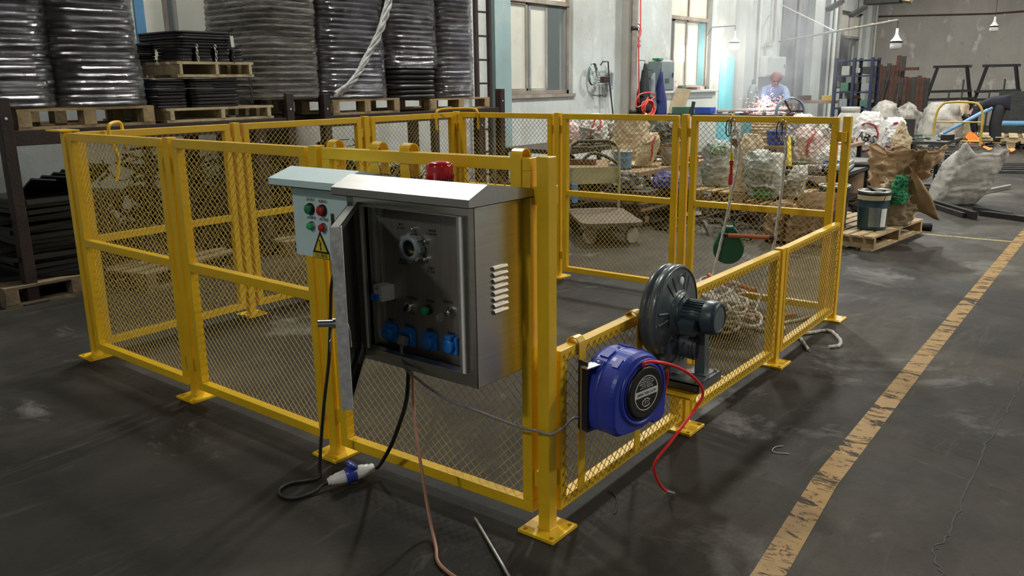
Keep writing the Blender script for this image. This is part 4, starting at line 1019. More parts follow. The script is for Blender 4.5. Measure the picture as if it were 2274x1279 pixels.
rope_mb(MB(), [(2.935, .697, 1.09), (2.93, .690, .997), (2.93, .686, .937), (2.93, .684, .80), (2.93, .682, .69), (2.93, .681, .605), (2.93, .676, .545)], .0055, 6).build('line', 'rope_white', fa, True)
MB().cyl((2.93, .684, .925), (2.93, .683, .895), .013, n=12).cyl((2.93, .683, .895), (2.93, .683, .845), .009, n=12).build('line_stop', 'red_lens', fa, True)
MB().cyl((2.93, .686, .975), (2.93, .685, .925), .0095, n=10).build('sleeve', 'warn_yellow', fa, True)
MB().cyl((2.93, .682, .735), (2.93, .682, .660), .010, n=10).build('sleeve', 'warn_yellow', fa, True)
MB().cyl((2.93, .684, .845), (2.93, .684, .775), .012, .015, n=10).build('absorber', 'red_lens', fa, True)
tt = Matrix.Translation((2.93, .676, .39)) @ Matrix.Rotation(R(25), 4, 'Z')
casep = [(.095 * math.cos(R(a_)), .095 * math.sin(R(a_)) * 1.0 - .02) for a_ in range(150, 391, 12)] + [(.060, .085), (.028, .125), (-.028, .125), (-.060, .085)]
o = MB().prism(casep, .075, tt @ frame_mt((.0375, 0, 0), (0, -1, 0), (0, 0, 1)), False).build('casing', 'arrester_green', fa, True)
bv = o.modifiers.new('b', 'BEVEL'); bv.width = .010; bv.segments = 3; bv.limit_method = 'ANGLE'
MB().tube([tt @ Vector((0, .030, .12)), tt @ Vector((0, .024, .15)), tt @ Vector((0, 0, .165)), tt @ Vector((0, -.024, .15)), tt @ Vector((0, -.030, .12))], .006, 8).build('carry_handle', 'arrester_green', fa, True)
MB().add([tuple(tt @ Vector(p)) for p in ((-.03, -.095, -.02), (-.03, -.097, .03), (.03, -.097, .03), (.03, -.095, -.02))], [(0, 1, 2, 3)]).build('side_label', 'label_white', fa, True, 'pale side label')

# ------------------------------------------------------------------ storage frames along the window wall
def rack(name_label, legs, y0, y1, top):
    x0, x1 = legs[0], legs[-1]
    t = thing('storage_rack', name_label, 'rack', ((x0 + x1) / 2, (y0 + y1) / 2, 0), group='brown steel storage racks')
    for lx, h in zip(legs, top):
        for y in (y0, y1):
            wd = .075 if lx in (x0, x1) else .11
            o = MB().b2(lx - wd / 2, lx + wd / 2, y - .04, y + .04, .008, h, .004).build('upright', 'rack_brown', t, True)
            if lx in (x0, x1): MB().b2(lx - .08, lx + .08, y - .08, y + .08, 0, .008).build('foot_plate', 'rack_brown', o); o.children[0].location = -Vector(t.location)
            MB().cyl((lx, y - .0405, h - .13), (lx, y - .043, h - .13), .009, n=10).build('pin_hole', 'label_white' if y == y0 else 'rust', t, True)
    for y in (y0, y1):
        MB().b2(x0 - .03, x1 + .03, y - .03, y + .03, 1.05, 1.15, .004).build('beam', 'rack_brown', t, True)
    for x in (x0, x1):
        MB().b2(x - .03, x + .03, y0, y1, 1.06, 1.14).build('cross_beam', 'rack_brown', t, True)
    n = int((x1 - x0) / .32)
    for k in range(1, n):
        x = x0 + (x1 - x0) * k / n
        MB().b2(x - .02, x + .02, y0, y1, 1.10, 1.148).build('deck_bar', 'rack_brown', t, True)
    return t
RY0, RY1 = 4.54, 5.56
rack('brown steel storage rack at the left carrying the first wrapped pallets', [.31, 2.23, 2.55], RY0, RY1, [1.36, 1.10, 1.35])
rack('brown steel storage rack next to the window, carrying two tall wrapped pallets', [2.95, 5.09, 5.46], RY0, RY1, [1.34, 1.10, 1.35])
# dark steel ladder, column and other uprights against the wall
t = thing('ladder', 'dark steel ladder standing against the wall beside the wrapped stacks', 'ladder', (6.8, 5.9, 0), group=None)
for x in (6.68, 6.95): MB().b2(x - .025, x + .025, 5.88, 5.93, 0, 3.0).build('rail', 'rack_brown', t, True)
for k in range(10): MB().b2(6.70, 6.93, 5.895, 5.915, .18 + k * .305, .205 + k * .305).build('rung', 'rack_brown', t, True)
t = thing('steel_column', 'tall black steel column behind the storage racks', 'column', (3.42, 6.0, 0))
MB().b2(3.24, 3.60, 5.9, 6.15, 0, 3.4, .006).build('web', 'black_frame', t, True)
MB().b2(3.18, 3.25, 5.86, 6.17, 0, 3.4, .004).build('flange', 'tarp_dark', t, True)
mb = MB(); t2 = t
for k in range(6): MB().b2(3.36, 3.50, 5.897, 5.90, 1.9 + k * .035, 1.915 + k * .035).build('vent_slot', 'label_black', t, True)
tag(MB().b2(2.06, 2.15, 5.96, 5.99, 1.0, 3.2, .003).build('blue_strip', 'sky_blue'), 'bright blue vertical board beside the first wrapped stack', 'board')

def pallet(name_mat, w_, d_, h, nb_=7, closed=False):
    t = thing('wooden_pallet', '', 'pallet', (0, 0, 0))
    bw = w_ / nb_ * .72
    bd = .018
    for k in range(nb_):
        y = -d_ / 2 + bw / 2 + (d_ - bw) * k / (nb_ - 1)
        MB().box((0, y, h - bd / 2), (w_, min(bw, d_ / nb_ * .75), bd)).build('deck_board', name_mat, t)
    for x in (-w_ / 2 + .045, 0, w_ / 2 - .045):
        if closed: MB().box((x, 0, h / 2), (.035, d_, h - 2 * bd)).build('stringer', name_mat, t)
        else:
            for y in (-d_ / 2 + .05, 0, d_ / 2 - .05): MB().box((x, y, h / 2), (.085, .10, h - 2 * bd - .001)).build('block', name_mat, t)
    for y in (-d_ / 2 + .05, 0, d_ / 2 - .05): MB().box((0, y, bd / 2), (w_, .09, bd)).build('bottom_board', name_mat, t)
    return t
PA = pallet('pallet_wood', .95, 1.0, .135)
PB = pallet('pallet_wood_pale', .96, 1.0, .105, closed=True)
PC = pallet('pallet_wood', 1.10, .98, .125, 9, True)
PD = pallet('pallet_wood_dark', .95, 1.0, .135)
used = set()
def place(p, loc, label, rz=0.0, scale=None):
    if p.name not in used:
        used.add(p.name); p.location = loc; p.rotation_euler = (0, 0, rz); p['label'] = label; p['group'] = 'wooden pallets'
        if scale: p.scale = scale
        return p
    return dup(p, loc, rz, label, 'wooden pallets', scale)
place(PA, (.86, 5.02, 1.150), 'wooden block pallet under the wrapped stack at the far left', 0)
place(PB, (1.91, 5.02, 1.152), 'pale wooden pallet under two bare black plate stacks')
place(PA, (3.45, 5.02, 1.150), 'wooden pallet under the wrapped stack with the diagonal film roll', 0, (.88, 1, 1))
place(PA, (4.78, 5.02, 1.150), 'dark wooden pallet under the wrapped stack nearest the window', 0, (1.0, 1, .85))
place(PB, (1.88, 5.00, 1.487), 'pale wooden pallet raised on top of the black plate stacks', R(2), (.72, .95, 1.1))
place(PD, (.60, 4.98, .0), 'wooden pallet on the floor under the black sheets at the far left')
place(PD, (1.25, 4.72, .0), 'wooden pallet on the floor seen through the leftmost mesh panels', R(14))
place(PD, (2.75, 4.75, .0), 'dark wooden pallet on the floor below the scrap, seen through the middle mesh', R(-5))
place(PC, (5.86, .80, .0), 'wooden pallet on the floor carrying the metal buckets', R(-6), (1.12, 1, 1))
place(PA, (6.75, 1.9, .0), 'lowest wooden pallet of the stack behind the rope panel', R(5), (1.1, 1.1, 1))
place(PA, (6.70, 1.95, .137), 'upper wooden pallet of the stack behind the rope panel', R(-3), (1.1, 1.1, 1))
place(PA, (17.9, 1.0, .0), 'pale pallet stack base on the floor right of the bending worker', R(5), (1.5, 1.6, 1))
place(PB, (17.9, 1.0, .137), 'pale pallet on top of the stack right of the bending worker', R(8), (1.5, 1.6, 1))

# ------------------------------------------------------------------ wrapped stacks of black coils
def rrect(w_, d_, r, n=5):
    P = []
    for cx, cy, a0 in ((w_ / 2 - r, d_ / 2 - r, 0), (-w_ / 2 + r, d_ / 2 - r, 90), (-w_ / 2 + r, -d_ / 2 + r, 180), (w_ / 2 - r, -d_ / 2 + r, 270)):
        for k in range(n + 1): a = R(a0 + 90 * k / n); P.append((cx + r * math.cos(a), cy + r * math.sin(a)))
    return P
RINGM = {}
def ring_mesh(w_, d_, r=.024, cr=.16):
    key = (round(w_, 2), round(d_, 2), r)
    if key not in RINGM:
        mb = MB().tube([(x, y, 0) for x, y in rrect(w_, d_, min(cr, w_ / 2.2), 6)], r, 8, True)
        me = bpy.data.meshes.new('coil_ring'); me.from_pydata(mb.v, [], mb.f); me.polygons.foreach_set('use_smooth', mb.sm)
        me.materials.append(MATS['coil_black']); RINGM[key] = me
    return RINGM[key]
def coil_stack(xc, yc, w_, d_, z0, z1, label, lean=0.0, seed=1, taper=0.0, film=True, zf=0.0, fm='stretch_film'):
    rnd_ = random.Random(seed)
    t = thing('wrapped_coil_stack', label, 'coil stack', (xc, yc, z0), group='stacks of black coils wrapped in film')
    n = int((z1 - z0) / .0475); me = ring_mesh(w_, d_)
    for k in range(n):
        o = bpy.data.objects.new('coil_ring', me); COL.objects.link(o); o.parent = t
        z = .025 + k * .0475; s_ = 1 + taper * (1 - k / n)
        o.location = (lean * z + rnd_.uniform(-.008, .008), rnd_.uniform(-.008, .008), z)
        o.rotation_euler = (0, 0, rnd_.uniform(-.02, .02)); o.scale = (s_, s_, 1)
    if film:
        vs = []; fs = []; base = rrect(w_ + .075, d_ + .075, .17, 9); N = len(base); K = int((z1 - z0 - zf) / .0475 * 3)
        for j in range(K + 1):
            z = zf + (z1 - z0 - zf) * j / K
            s_ = 1 + taper * (1 - j / K)
            ph = (z - .025) / .0475
            for i, (x, y) in enumerate(base):
                a = math.atan2(y, x)
                cr = .006 * math.cos(2 * math.pi * ph) + .010 * noise.noise(Vector((a * 3, z * 14, seed * 3.1))) + .014 * noise.noise(Vector((a * 1.2 + z * 3, z * 5, seed * 7.7)))
                l_ = math.hypot(x, y); f_ = 1 + cr / l_
                vs.append((x * f_ * s_ + lean * z, y * f_ * s_, z))
        for j in range(K):
            for i in range(N): k2 = (i + 1) % N; fs.append((j * N + i, j * N + k2, (j + 1) * N + k2, (j + 1) * N + i))
        MB().add(vs, fs, True).build('stretch_wrap', fm, t, label='glossy wrinkled stretch film')
    return t
ZT = 2.75
coil_stack(.36, 4.98, .62, .86, 1.288, ZT, 'wrapped coil stack at the far left edge of the picture', 0, 1)
coil_stack(1.01, 4.98, .58, .86, 1.288, ZT, 'right-hand wrapped coil stack on the leftmost pallet', -.035, 2, .02)
coil_stack(2.66, 4.98, .56, .84, 1.30, ZT, 'pale shining wrapped coil stack right of the bare plate stacks', 0, 3, fm='stretch_film_pale')
coil_stack(3.36, 4.98, .76, .84, 1.288, ZT, 'wrapped coil stack behind the diagonal twisted film roll', 0, 4, .02)
coil_stack(4.14, 4.98, .66, .84, 1.268, ZT, 'dark coil stack just right of the diagonal film roll', 0, 5, .02, True, .30)
coil_stack(4.78, 4.98, .54, .84, 1.268, ZT, 'wrapped coil stack nearest the wall window', 0, 6)
rnd_ = random.Random(5)
fp = spline([(3.84, 4.50, 2.9), (3.80, 4.48, 2.35), (3.66, 4.47, 2.0), (3.42, 4.46, 1.66), (3.18, 4.45, 1.42), (3.02, 4.46, 1.33)], 14)
mb = MB()
for q in range(4):
    mb.tube([p + Vector((.022 * math.cos(i * .35 + q * 1.57), 0.012 * math.sin(i * .3 + q), .022 * math.sin(i * .35 + q * 1.57))) for i, p in enumerate(fp)], [.016 + .008 * noise.noise(Vector((i * .4, q, 0))) for i in range(len(fp))], 7)
film_roll = mb.build('film_roll', 'clear_film_bag'); tag(film_roll, 'twisted roll of clear film running diagonally across the wrapped stack', 'film')

# ------------------------------------------------------------------ bare black plate stacks
def plate_stack(xc, yc, w_, d_, z0, n, th, label, rz=0, r=.06):
    t = thing('steel_plate_stack', label, 'plate stack', (xc, yc, z0), rz, 'stacks of black steel plates')
    o0 = None
    for k in range(n):
        if o0 is None:
            mb = MB(); P = rrect(w_, d_, min(r, w_ * .3), 5)
            N = len(P); vs = []
            for s_, z in ((.985, 0), (1, th * .25), (1, th * .65), (.985, th * .88)): vs += [(x * s_, y * s_, z) for x, y in P]
            fs = [(j * N + i, j * N + (i + 1) % N, (j + 1) * N + (i + 1) % N, (j + 1) * N + i) for j in range(3) for i in range(N)] + [tuple(range(N))[::-1], tuple(range(3 * N, 4 * N))]
            o0 = mb.add(vs, fs).build('plate', 'plate_black', t); o = o0
        else: o = o0.copy(); COL.objects.link(o)
        o.location = (rnd_.uniform(-.006, .006), rnd_.uniform(-.006, .006), k * th)
    return t
plate_stack(1.50, 4.95, .30, .80, 1.258, 9, .0245, 'small left stack of black plates under the raised pallet')
plate_stack(1.89, 4.95, .44, .80, 1.258, 9, .0245, 'wide right stack of black plates under the raised pallet')
for k, (x, w_, lb) in enumerate(((1.665, .13, 'left of the first chain'), (1.825, .15, 'between the two pale chains'), (1.985, .13, 'right of the second chain'), (2.12, .11, 'at the right end'))):
    plate_stack(x, 4.72, w_, .32, 1.604, 4, .025, 'short stack of black plates on the raised pallet, ' + lb, 0, .03)
plate_stack(1.84, 4.85, .48, .62, 1.706, 6, .021, 'topmost stack of rounded black plates on the raised pallet')
plate_stack(1.52, 5.2, .26, .55, 1.604, 6, .024, 'dark plate stack at the back left of the raised pallet')
def chain(x, y, z0, n, mat, label):
    t = thing('chain', label, 'chain', (x, y, z0))
    for k in range(n):
        pts = [(.008 * math.cos(a), 0, .014 * math.sin(a)) for a in [j * math.pi / 6 for j in range(12)]]
        q = Matrix.Translation((rnd_.uniform(-.004, .004), 0, -k * .022)) @ Matrix.Rotation(R(35 if k % 2 else -50), 4, 'Z')
        MB().tube([q @ Vector(p) for p in pts], .0035, 6, True).build('link', mat, t)
    return t
chain(1.745, 4.535, 1.715, 6, 'galvanised', 'pale chain hanging between the small plate stacks, left one')
chain(1.905, 4.535, 1.715, 6, 'galvanised', 'pale chain hanging between the small plate stacks, right one')
chain(2.06, 4.535, 1.715, 6, 'dark_steel', 'dark chain hanging at the right of the small plate stacks')
chain(2.20, 4.54, 1.47, 9, 'dark_steel', 'dark chain hanging right of the wide plate stack')
tag(MB().add([(2.02, 4.50, 1.80), (2.05, 4.50, 1.80), (2.055, 4.50, 1.715), (2.025, 4.50, 1.715), (2.02, 4.502, 1.80), (2.05, 4.502, 1.80), (2.055, 4.502, 1.715), (2.025, 4.502, 1.715)], [(0, 1, 2, 3), (7, 6, 5, 4)]).build('paper_tag', 'label_white'), 'white paper tag on the topmost plate stack', 'tag')

# ------------------------------------------------------------------ scrap under the racks
def scrap(name, x0, x1, y0, y1, h, n, seed, mat, label, cat='scrap'):
    rn = random.Random(seed); mb = MB()
    for k in range(n):
        x = rn.uniform(x0, x1); y = rn.uniform(y0, y1)
        env = h * (1 - ((x - (x0 + x1) / 2) / ((x1 - x0) / 2)) ** 4) * (.55 + .45 * (y - y0) / (y1 - y0))
        z = rn.uniform(.02, max(.05, env)); L = rn.uniform(.12, .5); a = rn.uniform(0, math.pi); e = rn.gauss(0, .3)
        d = Vector((math.cos(a) * math.cos(e), math.sin(a) * math.cos(e) * .6, math.sin(e))) * L / 2
        p = Vector((x, y, z)); q0, q1 = p - d, p + d
        for q in (q0, q1): q.z = max(q.z, .015); q.y = min(max(q.y, y0 - .03), y1 + .03)
        ty = rn.random()
        if ty < .4: mb.cyl(q0, q1, rn.uniform(.004, .012), n=6)
        elif ty < .7:
            mid = (q0 + q1) / 2 + Vector((rn.gauss(0, .05), rn.gauss(0, .04), rn.gauss(0, .05))); mid.z = max(mid.z, .02)
            mb.tube(spline([q0, mid, q1], 4), rn.uniform(.002, .006), 5)
        else:
            mb.box(p, (L * .6, rn.uniform(.03, .12), rn.uniform(.004, .03)), Euler((rn.gauss(0, .5), rn.gauss(0, .4), a)))
    return tag(mb.build(name, mat), label, cat, None, 'stuff')
scrap('scrap_heap', 1.15, 2.5, 4.62, 5.6, 1.0, 620, 1, 'scrap_dark', 'dark tangled steel scrap heap under the left rack')
scrap('scrap_heap', 2.5, 4.9, 4.62, 5.6, .88, 800, 2, 'scrap_dark', 'dark tangled steel scrap heap under the right rack')
scrap('wire_offcuts', 1.3, 4.8, 4.60, 5.0, .62, 60, 3, 'rust', 'brown wire offcuts strewn over the scrap')
t = thing('rubber_sheet_stack', 'stack of black sheets piled askew on the floor pallet at the left', 'sheet stack', (.62, 4.95, .14))
for k in range(16):
    MB().box((.62 + rnd_.uniform(-.05, .05) + (.05 * math.sin(k)), 4.95 + rnd_.uniform(-.05, .05), .158 + k * .034), (.72, .72, .030), Euler((rnd_.gauss(0, .015), rnd_.gauss(0, .015), rnd_.gauss(0, .12)))).build('sheet', 'label_black', t, True)
for k in range(6):
    MB().box((.50 + k * .085, 4.78 + .02 * k, .70 + .012 * k), (.16, .5, .012), Euler((R(-28), R(8), rnd_.gauss(0, .1)))).build('loose_sheet', 'label_black', t, True)
t = thing('offcut_panel', 'white enamel offcut hanging below the left rack beam', 'sheet metal', (2.36, 5.0, .8))
MB().b2(2.30, 2.42, 4.95, 4.955, .74, 1.04).build('sheet', 'off_white', t, True)

# ------------------------------------------------------------------ sacks
VA0 = math.pi + .55
class Sack:
    def __init__(s, base, w_, d_, h, seed, rz=0, lean=(0, 0), shape='full', amp=.05, neck=None, power=2.8):
        s.b = Vector(base); s.w = w_; s.d = d_; s.h = h; s.seed = seed; s.rz = rz; s.lean = lean; s.shape = shape; s.amp = amp; s.p = power
    def prof(s, t):
        if s.shape == 'tied':  # closed neck with a flared tuft
            if t < .78: return .86 + .18 * math.sin(math.pi * min(1, t / .78) * .85)
            if t < .90: return .95 - (t - .78) / .12 * .75
            return .20 + (t - .90) / .10 * .25
        if s.shape == 'open': return .84 + .18 * math.sin(math.pi * t * .9) - .06 * t
        if s.shape == 'flare': return .62 + .10 * math.sin(math.pi * t) + .50 * t ** 2
        if s.shape == 'slump': return 1.05 * (max(0.0, 1 - t ** 3.2)) ** .5 + .03
        if s.shape == 'gable': return .92 + .06 * math.sin(math.pi * t)
        return (.88 + .14 * math.sin(math.pi * t)) * (1 - .42 * max(0, (t - .72) / .28) ** 2)
    def P(s, a, t, off=0.0):
        q = s.prof(t); c, n = math.cos(a), math.sin(a)
        e = 2 / s.p
        x = math.copysign(abs(c) ** e, c) * s.w / 2 * q; y = math.copysign(abs(n) ** e, n) * s.d / 2 * q
        if s.shape == 'gable' and t > .55: y *= 1 - (t - .55) / .45 * .92
        z = t * s.h
        v = Vector((x, y, z)); k = 1.0 / max(s.w, .2)
        sd = Vector((s.seed * 5.3, s.seed * 2.1, s.seed))
        q1 = noise.noise(v * 2.2 * k + sd) * .7
        wv = v + Vector((1, 1, .6)) * .25 * s.w * noise.noise(v * 3 * k + sd * 3)
        f = q1 + .55 * (1 - abs(noise.noise(wv * 3.4 * k + sd * 2)) * 2) ** 3 - .35 + .40 * (1 - abs(noise.noise(wv * 7.5 * k + sd)) * 2) ** 3 + noise.noise(v * 15 * k + sd) * .16
        am = s.amp * min(1, .35 + t * 2.2)
        r = Vector((x, y, 0)); r = r.normalized() if r.length > 1e-6 else Vector((1, 0, 0))
        v += r * (f * am + off); v.z += f * am * .5 * t
        if s.shape in ('open', 'flare') and t > .8: v.z += (t - .8) * 5 * noise.noise(Vector((c * 1.6, n * 1.6, s.seed * 3))) * s.h * .14
        v.z = max(v.z, .002)
        v.rotate(Euler((0, 0, s.rz)))
        v.x += s.lean[0] * t * s.h; v.y += s.lean[1] * t * s.h
        return s.b + v
    def make(s, name, mat, label, cat='sack', group='plastic sacks in the scrap area', na=72, nt_=44):
        root = thing(name, label, cat, s.b, 0, group)
        mb = MB(); vs = []; fs = []
        for j in range(nt_ + 1):
            for i in range(na): vs.append(s.P(2 * math.pi * i / na, j / nt_))
        for j in range(nt_):
            for i in range(na): k = (i + 1) % na; fs.append((j * na + i, j * na + k, (j + 1) * na + k, (j + 1) * na + i))
        top = nt_ * na
        if s.shape in ('open', 'flare'):
            o = len(vs)
            for j in range(7):
                t = 1 - j * .07
                for i in range(na):
                    p = s.P(2 * math.pi * i / na, t, -.008 - .010 * j); vs.append(p)
            for j in range(6):
                for i in range(na): k = (i + 1) % na; fs.append((o + j * na + k, o + j * na + i, o + (j + 1) * na + i, o + (j + 1) * na + k))
            for i in range(na): k = (i + 1) % na; fs.append((top + i, top + k, o + k, o + i))
            fs.append(tuple(o + 6 * na + i for i in range(na)))
        else: fs.append(tuple(top + i for i in range(na)))
        fs.append(tuple(range(na))[::-1])
        mb.add(vs, fs, True)
        mb.build('bag', mat, root, True)
        s.root = root; s.da = math.atan2(CAMPOS.y - s.b.y, CAMPOS.x - s.b.x) - s.rz - VA0; return s
    def decal(s, name, a0, a1, t0, t1, mat, label=None, off=.004, n=12, curve=0.0):
        vs = []; fs = []; a0 += s.da; a1 += s.da
        for j in range(5):
            for i in range(n + 1):
                f_ = i / n; vs.append(s.P(a0 + (a1 - a0) * f_, t0 + (t1 - t0) * j / 4 + curve * (f_ - .5) ** 2 * 4, off))
        for j in range(4):
            for i in range(n): fs.append((j * (n + 1) + i, j * (n + 1) + i + 1, (j + 1) * (n + 1) + i + 1, (j + 1) * (n + 1) + i))
        return MB().add(vs, fs, True).build(name, mat, s.root, True, label)
    def path(s, name, pts, r, mat, label=None):
        return MB().tube([s.P(a + s.da, t, .003) for a, t in pts], r, 6).build(name, mat, s.root, True, label)
    def text(s, body, a0, t0, size, mat, rot=0.0):
        o = text_mesh('print', body, size, Matrix.Rotation(rot, 4, 'Z'), mat, s.root, 0.0)
        for v in o.data.vertices:
            x, y = v.co.x, v.co.y
            p = s.P(a0 + s.da + x / (s.w * .5), t0 + y / s.h, .009); v.co = p - s.b
        return o
VA = VA0      # nominal bearing of the printed side of a sack
# sacks on the low tables and pallets
s_ = Sack((7.03, 4.30, .655), .50, .36, .36, 1, .3, shape='full', amp=.05).make('plastic_sack', 'sack_white', 'white sack with red printed curves behind the trolley handle')
s_.path('print', [(VA + .75, .95), (VA + .70, .78), (VA + .55, .6), (VA + .35, .5)], .012, 'sack_red_print', 'red curved print'); s_.path('print', [(VA + .15, .85), (VA - .05, .6), (VA - .15, .35)], .012, 'sack_red_print', 'red curved print')
Sack((6.25, 4.15, .655), .26, .24, .36, 2, .3, shape='tied', amp=.03).make('plastic_sack', 'sack_pink', 'pinkish tied sack at the left edge of the trolley panel')
s_ = Sack((7.55, 4.33, .655), .32, .26, .30, 3, .1, shape='tied', amp=.03).make('plastic_sack', 'sack_dirty', 'speckled sack with a green tied tip')
s_.decal('tip', 0, 2 * math.pi, .84, .985, 'green_net', 'green plastic tip')
Sack((7.9, 4.66, .655), .24, .2, .30, 4, 0, shape='full', amp=.03).make('plastic_sack', 'sack_clean', 'small white sack behind the speckled one', nt_=16)
s_ = Sack((6.62, 3.52, .505), .50, .42, .50, 5, .5, shape='open', amp=.05).make('plastic_sack', 'sack_beige', 'large open beige sack in the middle of the trolley panel')
s_ = Sack((6.15, 3.08, .505), .32, .20, .36, 6, .4, (.1, -.25), shape='full', amp=.03).make('plastic_sack', 'kraft_pale', 'yellowish torn sack leaning in front of the open beige sack')
s_.path('print', [(VA + .5, .9), (VA + .2, .7), (VA + .5, .4), (VA + .6, .2)], .012, 'sack_red_print', 'rust red streak')
Sack((7.35, 3.45, .505), .42, .36, .42, 7, 0, shape='slump', amp=.06).make('plastic_sack', 'tarp_dark', 'dark plastic sack behind the beige sacks')
Sack((5.60, 2.98, .345), .50, .36, .16, 8, .5, shape='slump', amp=.05).make('tarpaulin', 'tarp_dark', 'crumpled dark tarpaulin in front of the small bucket', 'tarpaulin')
Sack((5.95, 2.62, .345), .55, .34, .14, 9, .3, shape='slump', amp=.05).make('tarpaulin', 'tarp_navy', 'crumpled navy blue tarpaulin under the grey bucket', 'tarpaulin')
s_ = Sack((6.72, 2.46, .275), .40, .32, .50, 10, .5, shape='full', amp=.05).make('plastic_sack', 'sack_grey', 'grey woven sack with green printed lettering')
s_.decal('print_band', VA - .55, VA + .35, .70, .86, 'sack_green_print', 'green printed band'); s_.text('ABS', VA - .05, .77, .09, 'sack_clean')
Sack((6.34, 1.98, .275), .28, .24, .60, 11, .4, (0, -.10), shape='full', amp=.035).make('plastic_sack', 'sack_beige', 'tall narrow beige sack behind the left rope')
s_ = Sack((6.06, 1.66, .275), .40, .32, .45, 12, .3, (0, .12), shape='full', amp=.055).make('plastic_sack', 'sack_grey', 'grey green sack between the two ropes')
s_.decal('print_band', VA - .5, VA + .5, .02, .20, 'sack_green_print', 'green printed lower band')
Sack((6.3, 1.48, .275), .28, .20, .30, 13, .3, (0, -.3), shape='slump', amp=.04).make('plastic_sack', 'sack_dirty', 'dirty pale sack leaning on the grey green one')
Sack((7.10, 1.95, .275), .26, .24, .34, 36, .3, shape='full', amp=.035).make('plastic_sack', 'sack_dirty', 'small dirty sack behind the tall beige one', nt_=16)
s_ = Sack((7.62, 1.72, .455), .36, .30, .42, 14, .6, (0, .15), shape='full', amp=.05).make('plastic_sack', 'sack_pink', 'pinkish white sack with a red print leaning behind the right rope')
s_.path('print', [(VA + .5, .9), (VA + .2, .72), (VA - .1, .55), (VA - .2, .3)], .014, 'sack_red_print', 'red curved print')
Sack((8.60, 2.18, .625), .40, .34, .36, 15, .2, shape='full', amp=.04).make('plastic_sack', 'sack_white', 'white sack on the table behind the blue tub')
Sack((8.25, 1.88, .625), .30, .30, .30, 16, .2, shape='slump', amp=.05).make('plastic_sack', 'sack_white', 'slumped white sack beside the blue tub')
Sack((7.3, 1.40, .455), .30, .26, .26, 17, .2, shape='slump', amp=.04).make('plastic_sack', 'sack_clean', 'white sack with blue print behind the right corner post').decal('print_band', VA - .5, VA + .5, .1, .4, 'tub_blue', 'blue print')
s_ = Sack((9.72, 1.70, .385), .50, .36, .60, 18, .35, (0, -.05), shape='full', amp=.04).make('plastic_sack', 'sack_clean', 'white sack printed ABS inside a dark red ring')
s_.text('ABS', VA - .10, .46, .15, 'ink', R(-18))
s_.path('print_ring', [(VA - .10 + .62 * math.cos(R(a_)), .47 + .30 * math.sin(R(a_))) for a_ in range(-5, 130, 9)], .012, 'sack_red_print', 'dark red ring, upper arc')
s_.path('print_ring', [(VA - .10 + .62 * math.cos(R(a_)), .47 + .30 * math.sin(R(a_))) for a_ in range(185, 300, 9)], .012, 'sack_red_print', 'dark red ring, lower arc')
s_ = Sack((10.36, 1.52, .385), .34, .30, .50, 19, .35, shape='full', amp=.04).make('plastic_sack', 'sack_clean', 'second white sack with a red mark right of the ABS sack')
s_.path('print', [(VA + .1, .30), (VA - .2, .22), (VA - .45, .26)], .014, 'sack_red_print', 'red curved mark'); s_.path('print', [(VA + .2, .86), (VA, .84)], .016, 'sack_red_print', 'red mark')
Sack((9.40, 1.18, .385), .30, .22, .50, 20, .35, (0, .05), shape='gable', amp=.03).make('paper_sack', 'kraft_pale', 'folded beige paper sack with a pointed top')
Sack((5.35, .98, .02), .50, .22, .42, 21, -.6, (.25, -.25), shape='gable', amp=.04).make('paper_sack', 'kraft_dark', 'brown paper sheets leaning low behind the rope panel')
Sack((5.30, 1.18, .02), .34, .2, .34, 22, -.3, (.1, .1), shape='slump', amp=.04).make('paper_sack', 'kraft_dark', 'crumpled brown paper sack on the floor behind the low corner panel')
# large torn kraft bag on a half filled beige bag
Sack((6.02, .42, .125), .36, .32, .40, 23, .3, (0, -.1), shape='open', amp=.06).make('paper_sack', 'kraft_pale', 'half filled beige sack standing on the pallet behind the buckets')
kb = Sack((6.10, .47, .34), .62, .38, .46, 24, 1.05, (.0, -.12), shape='flare', amp=.08, power=2.4).make('paper_sack', 'kraft', 'large torn brown paper bag flaring open above the bucket', na=60, nt_=34)
mb = MB(); vs = []; fs = []
for j in range(11):
    for i in range(9):
        u, v = i / 8, j / 10
        vs.append((5.88 + .04 * math.sin(u * 5 + v * 3) + .10 * v, .42 - .40 * u * (.35 + .65 * v) - .03 * math.sin(v * 4), .68 - .46 * v + .05 * math.sin(u * 4) + .02 * noise.noise(Vector((u * 4, v * 4, 2)))))
for j in range(10):
    for i in range(8): fs.append((j * 9 + i, j * 9 + i + 1, (j + 1) * 9 + i + 1, (j + 1) * 9 + i))
fo = MB().add(vs, fs, True).build('flap', 'kraft', kb.root, True, 'hanging torn paper flap'); sm = fo.modifiers.new('s', 'SOLIDIFY'); sm.thickness = .004
Sack((5.86, .36, .33), .15, .13, .26, 25, 0, shape='slump', amp=.035).make('net_bag', 'green_net', 'green plastic net bag squeezed behind the front bucket', 'net bag')
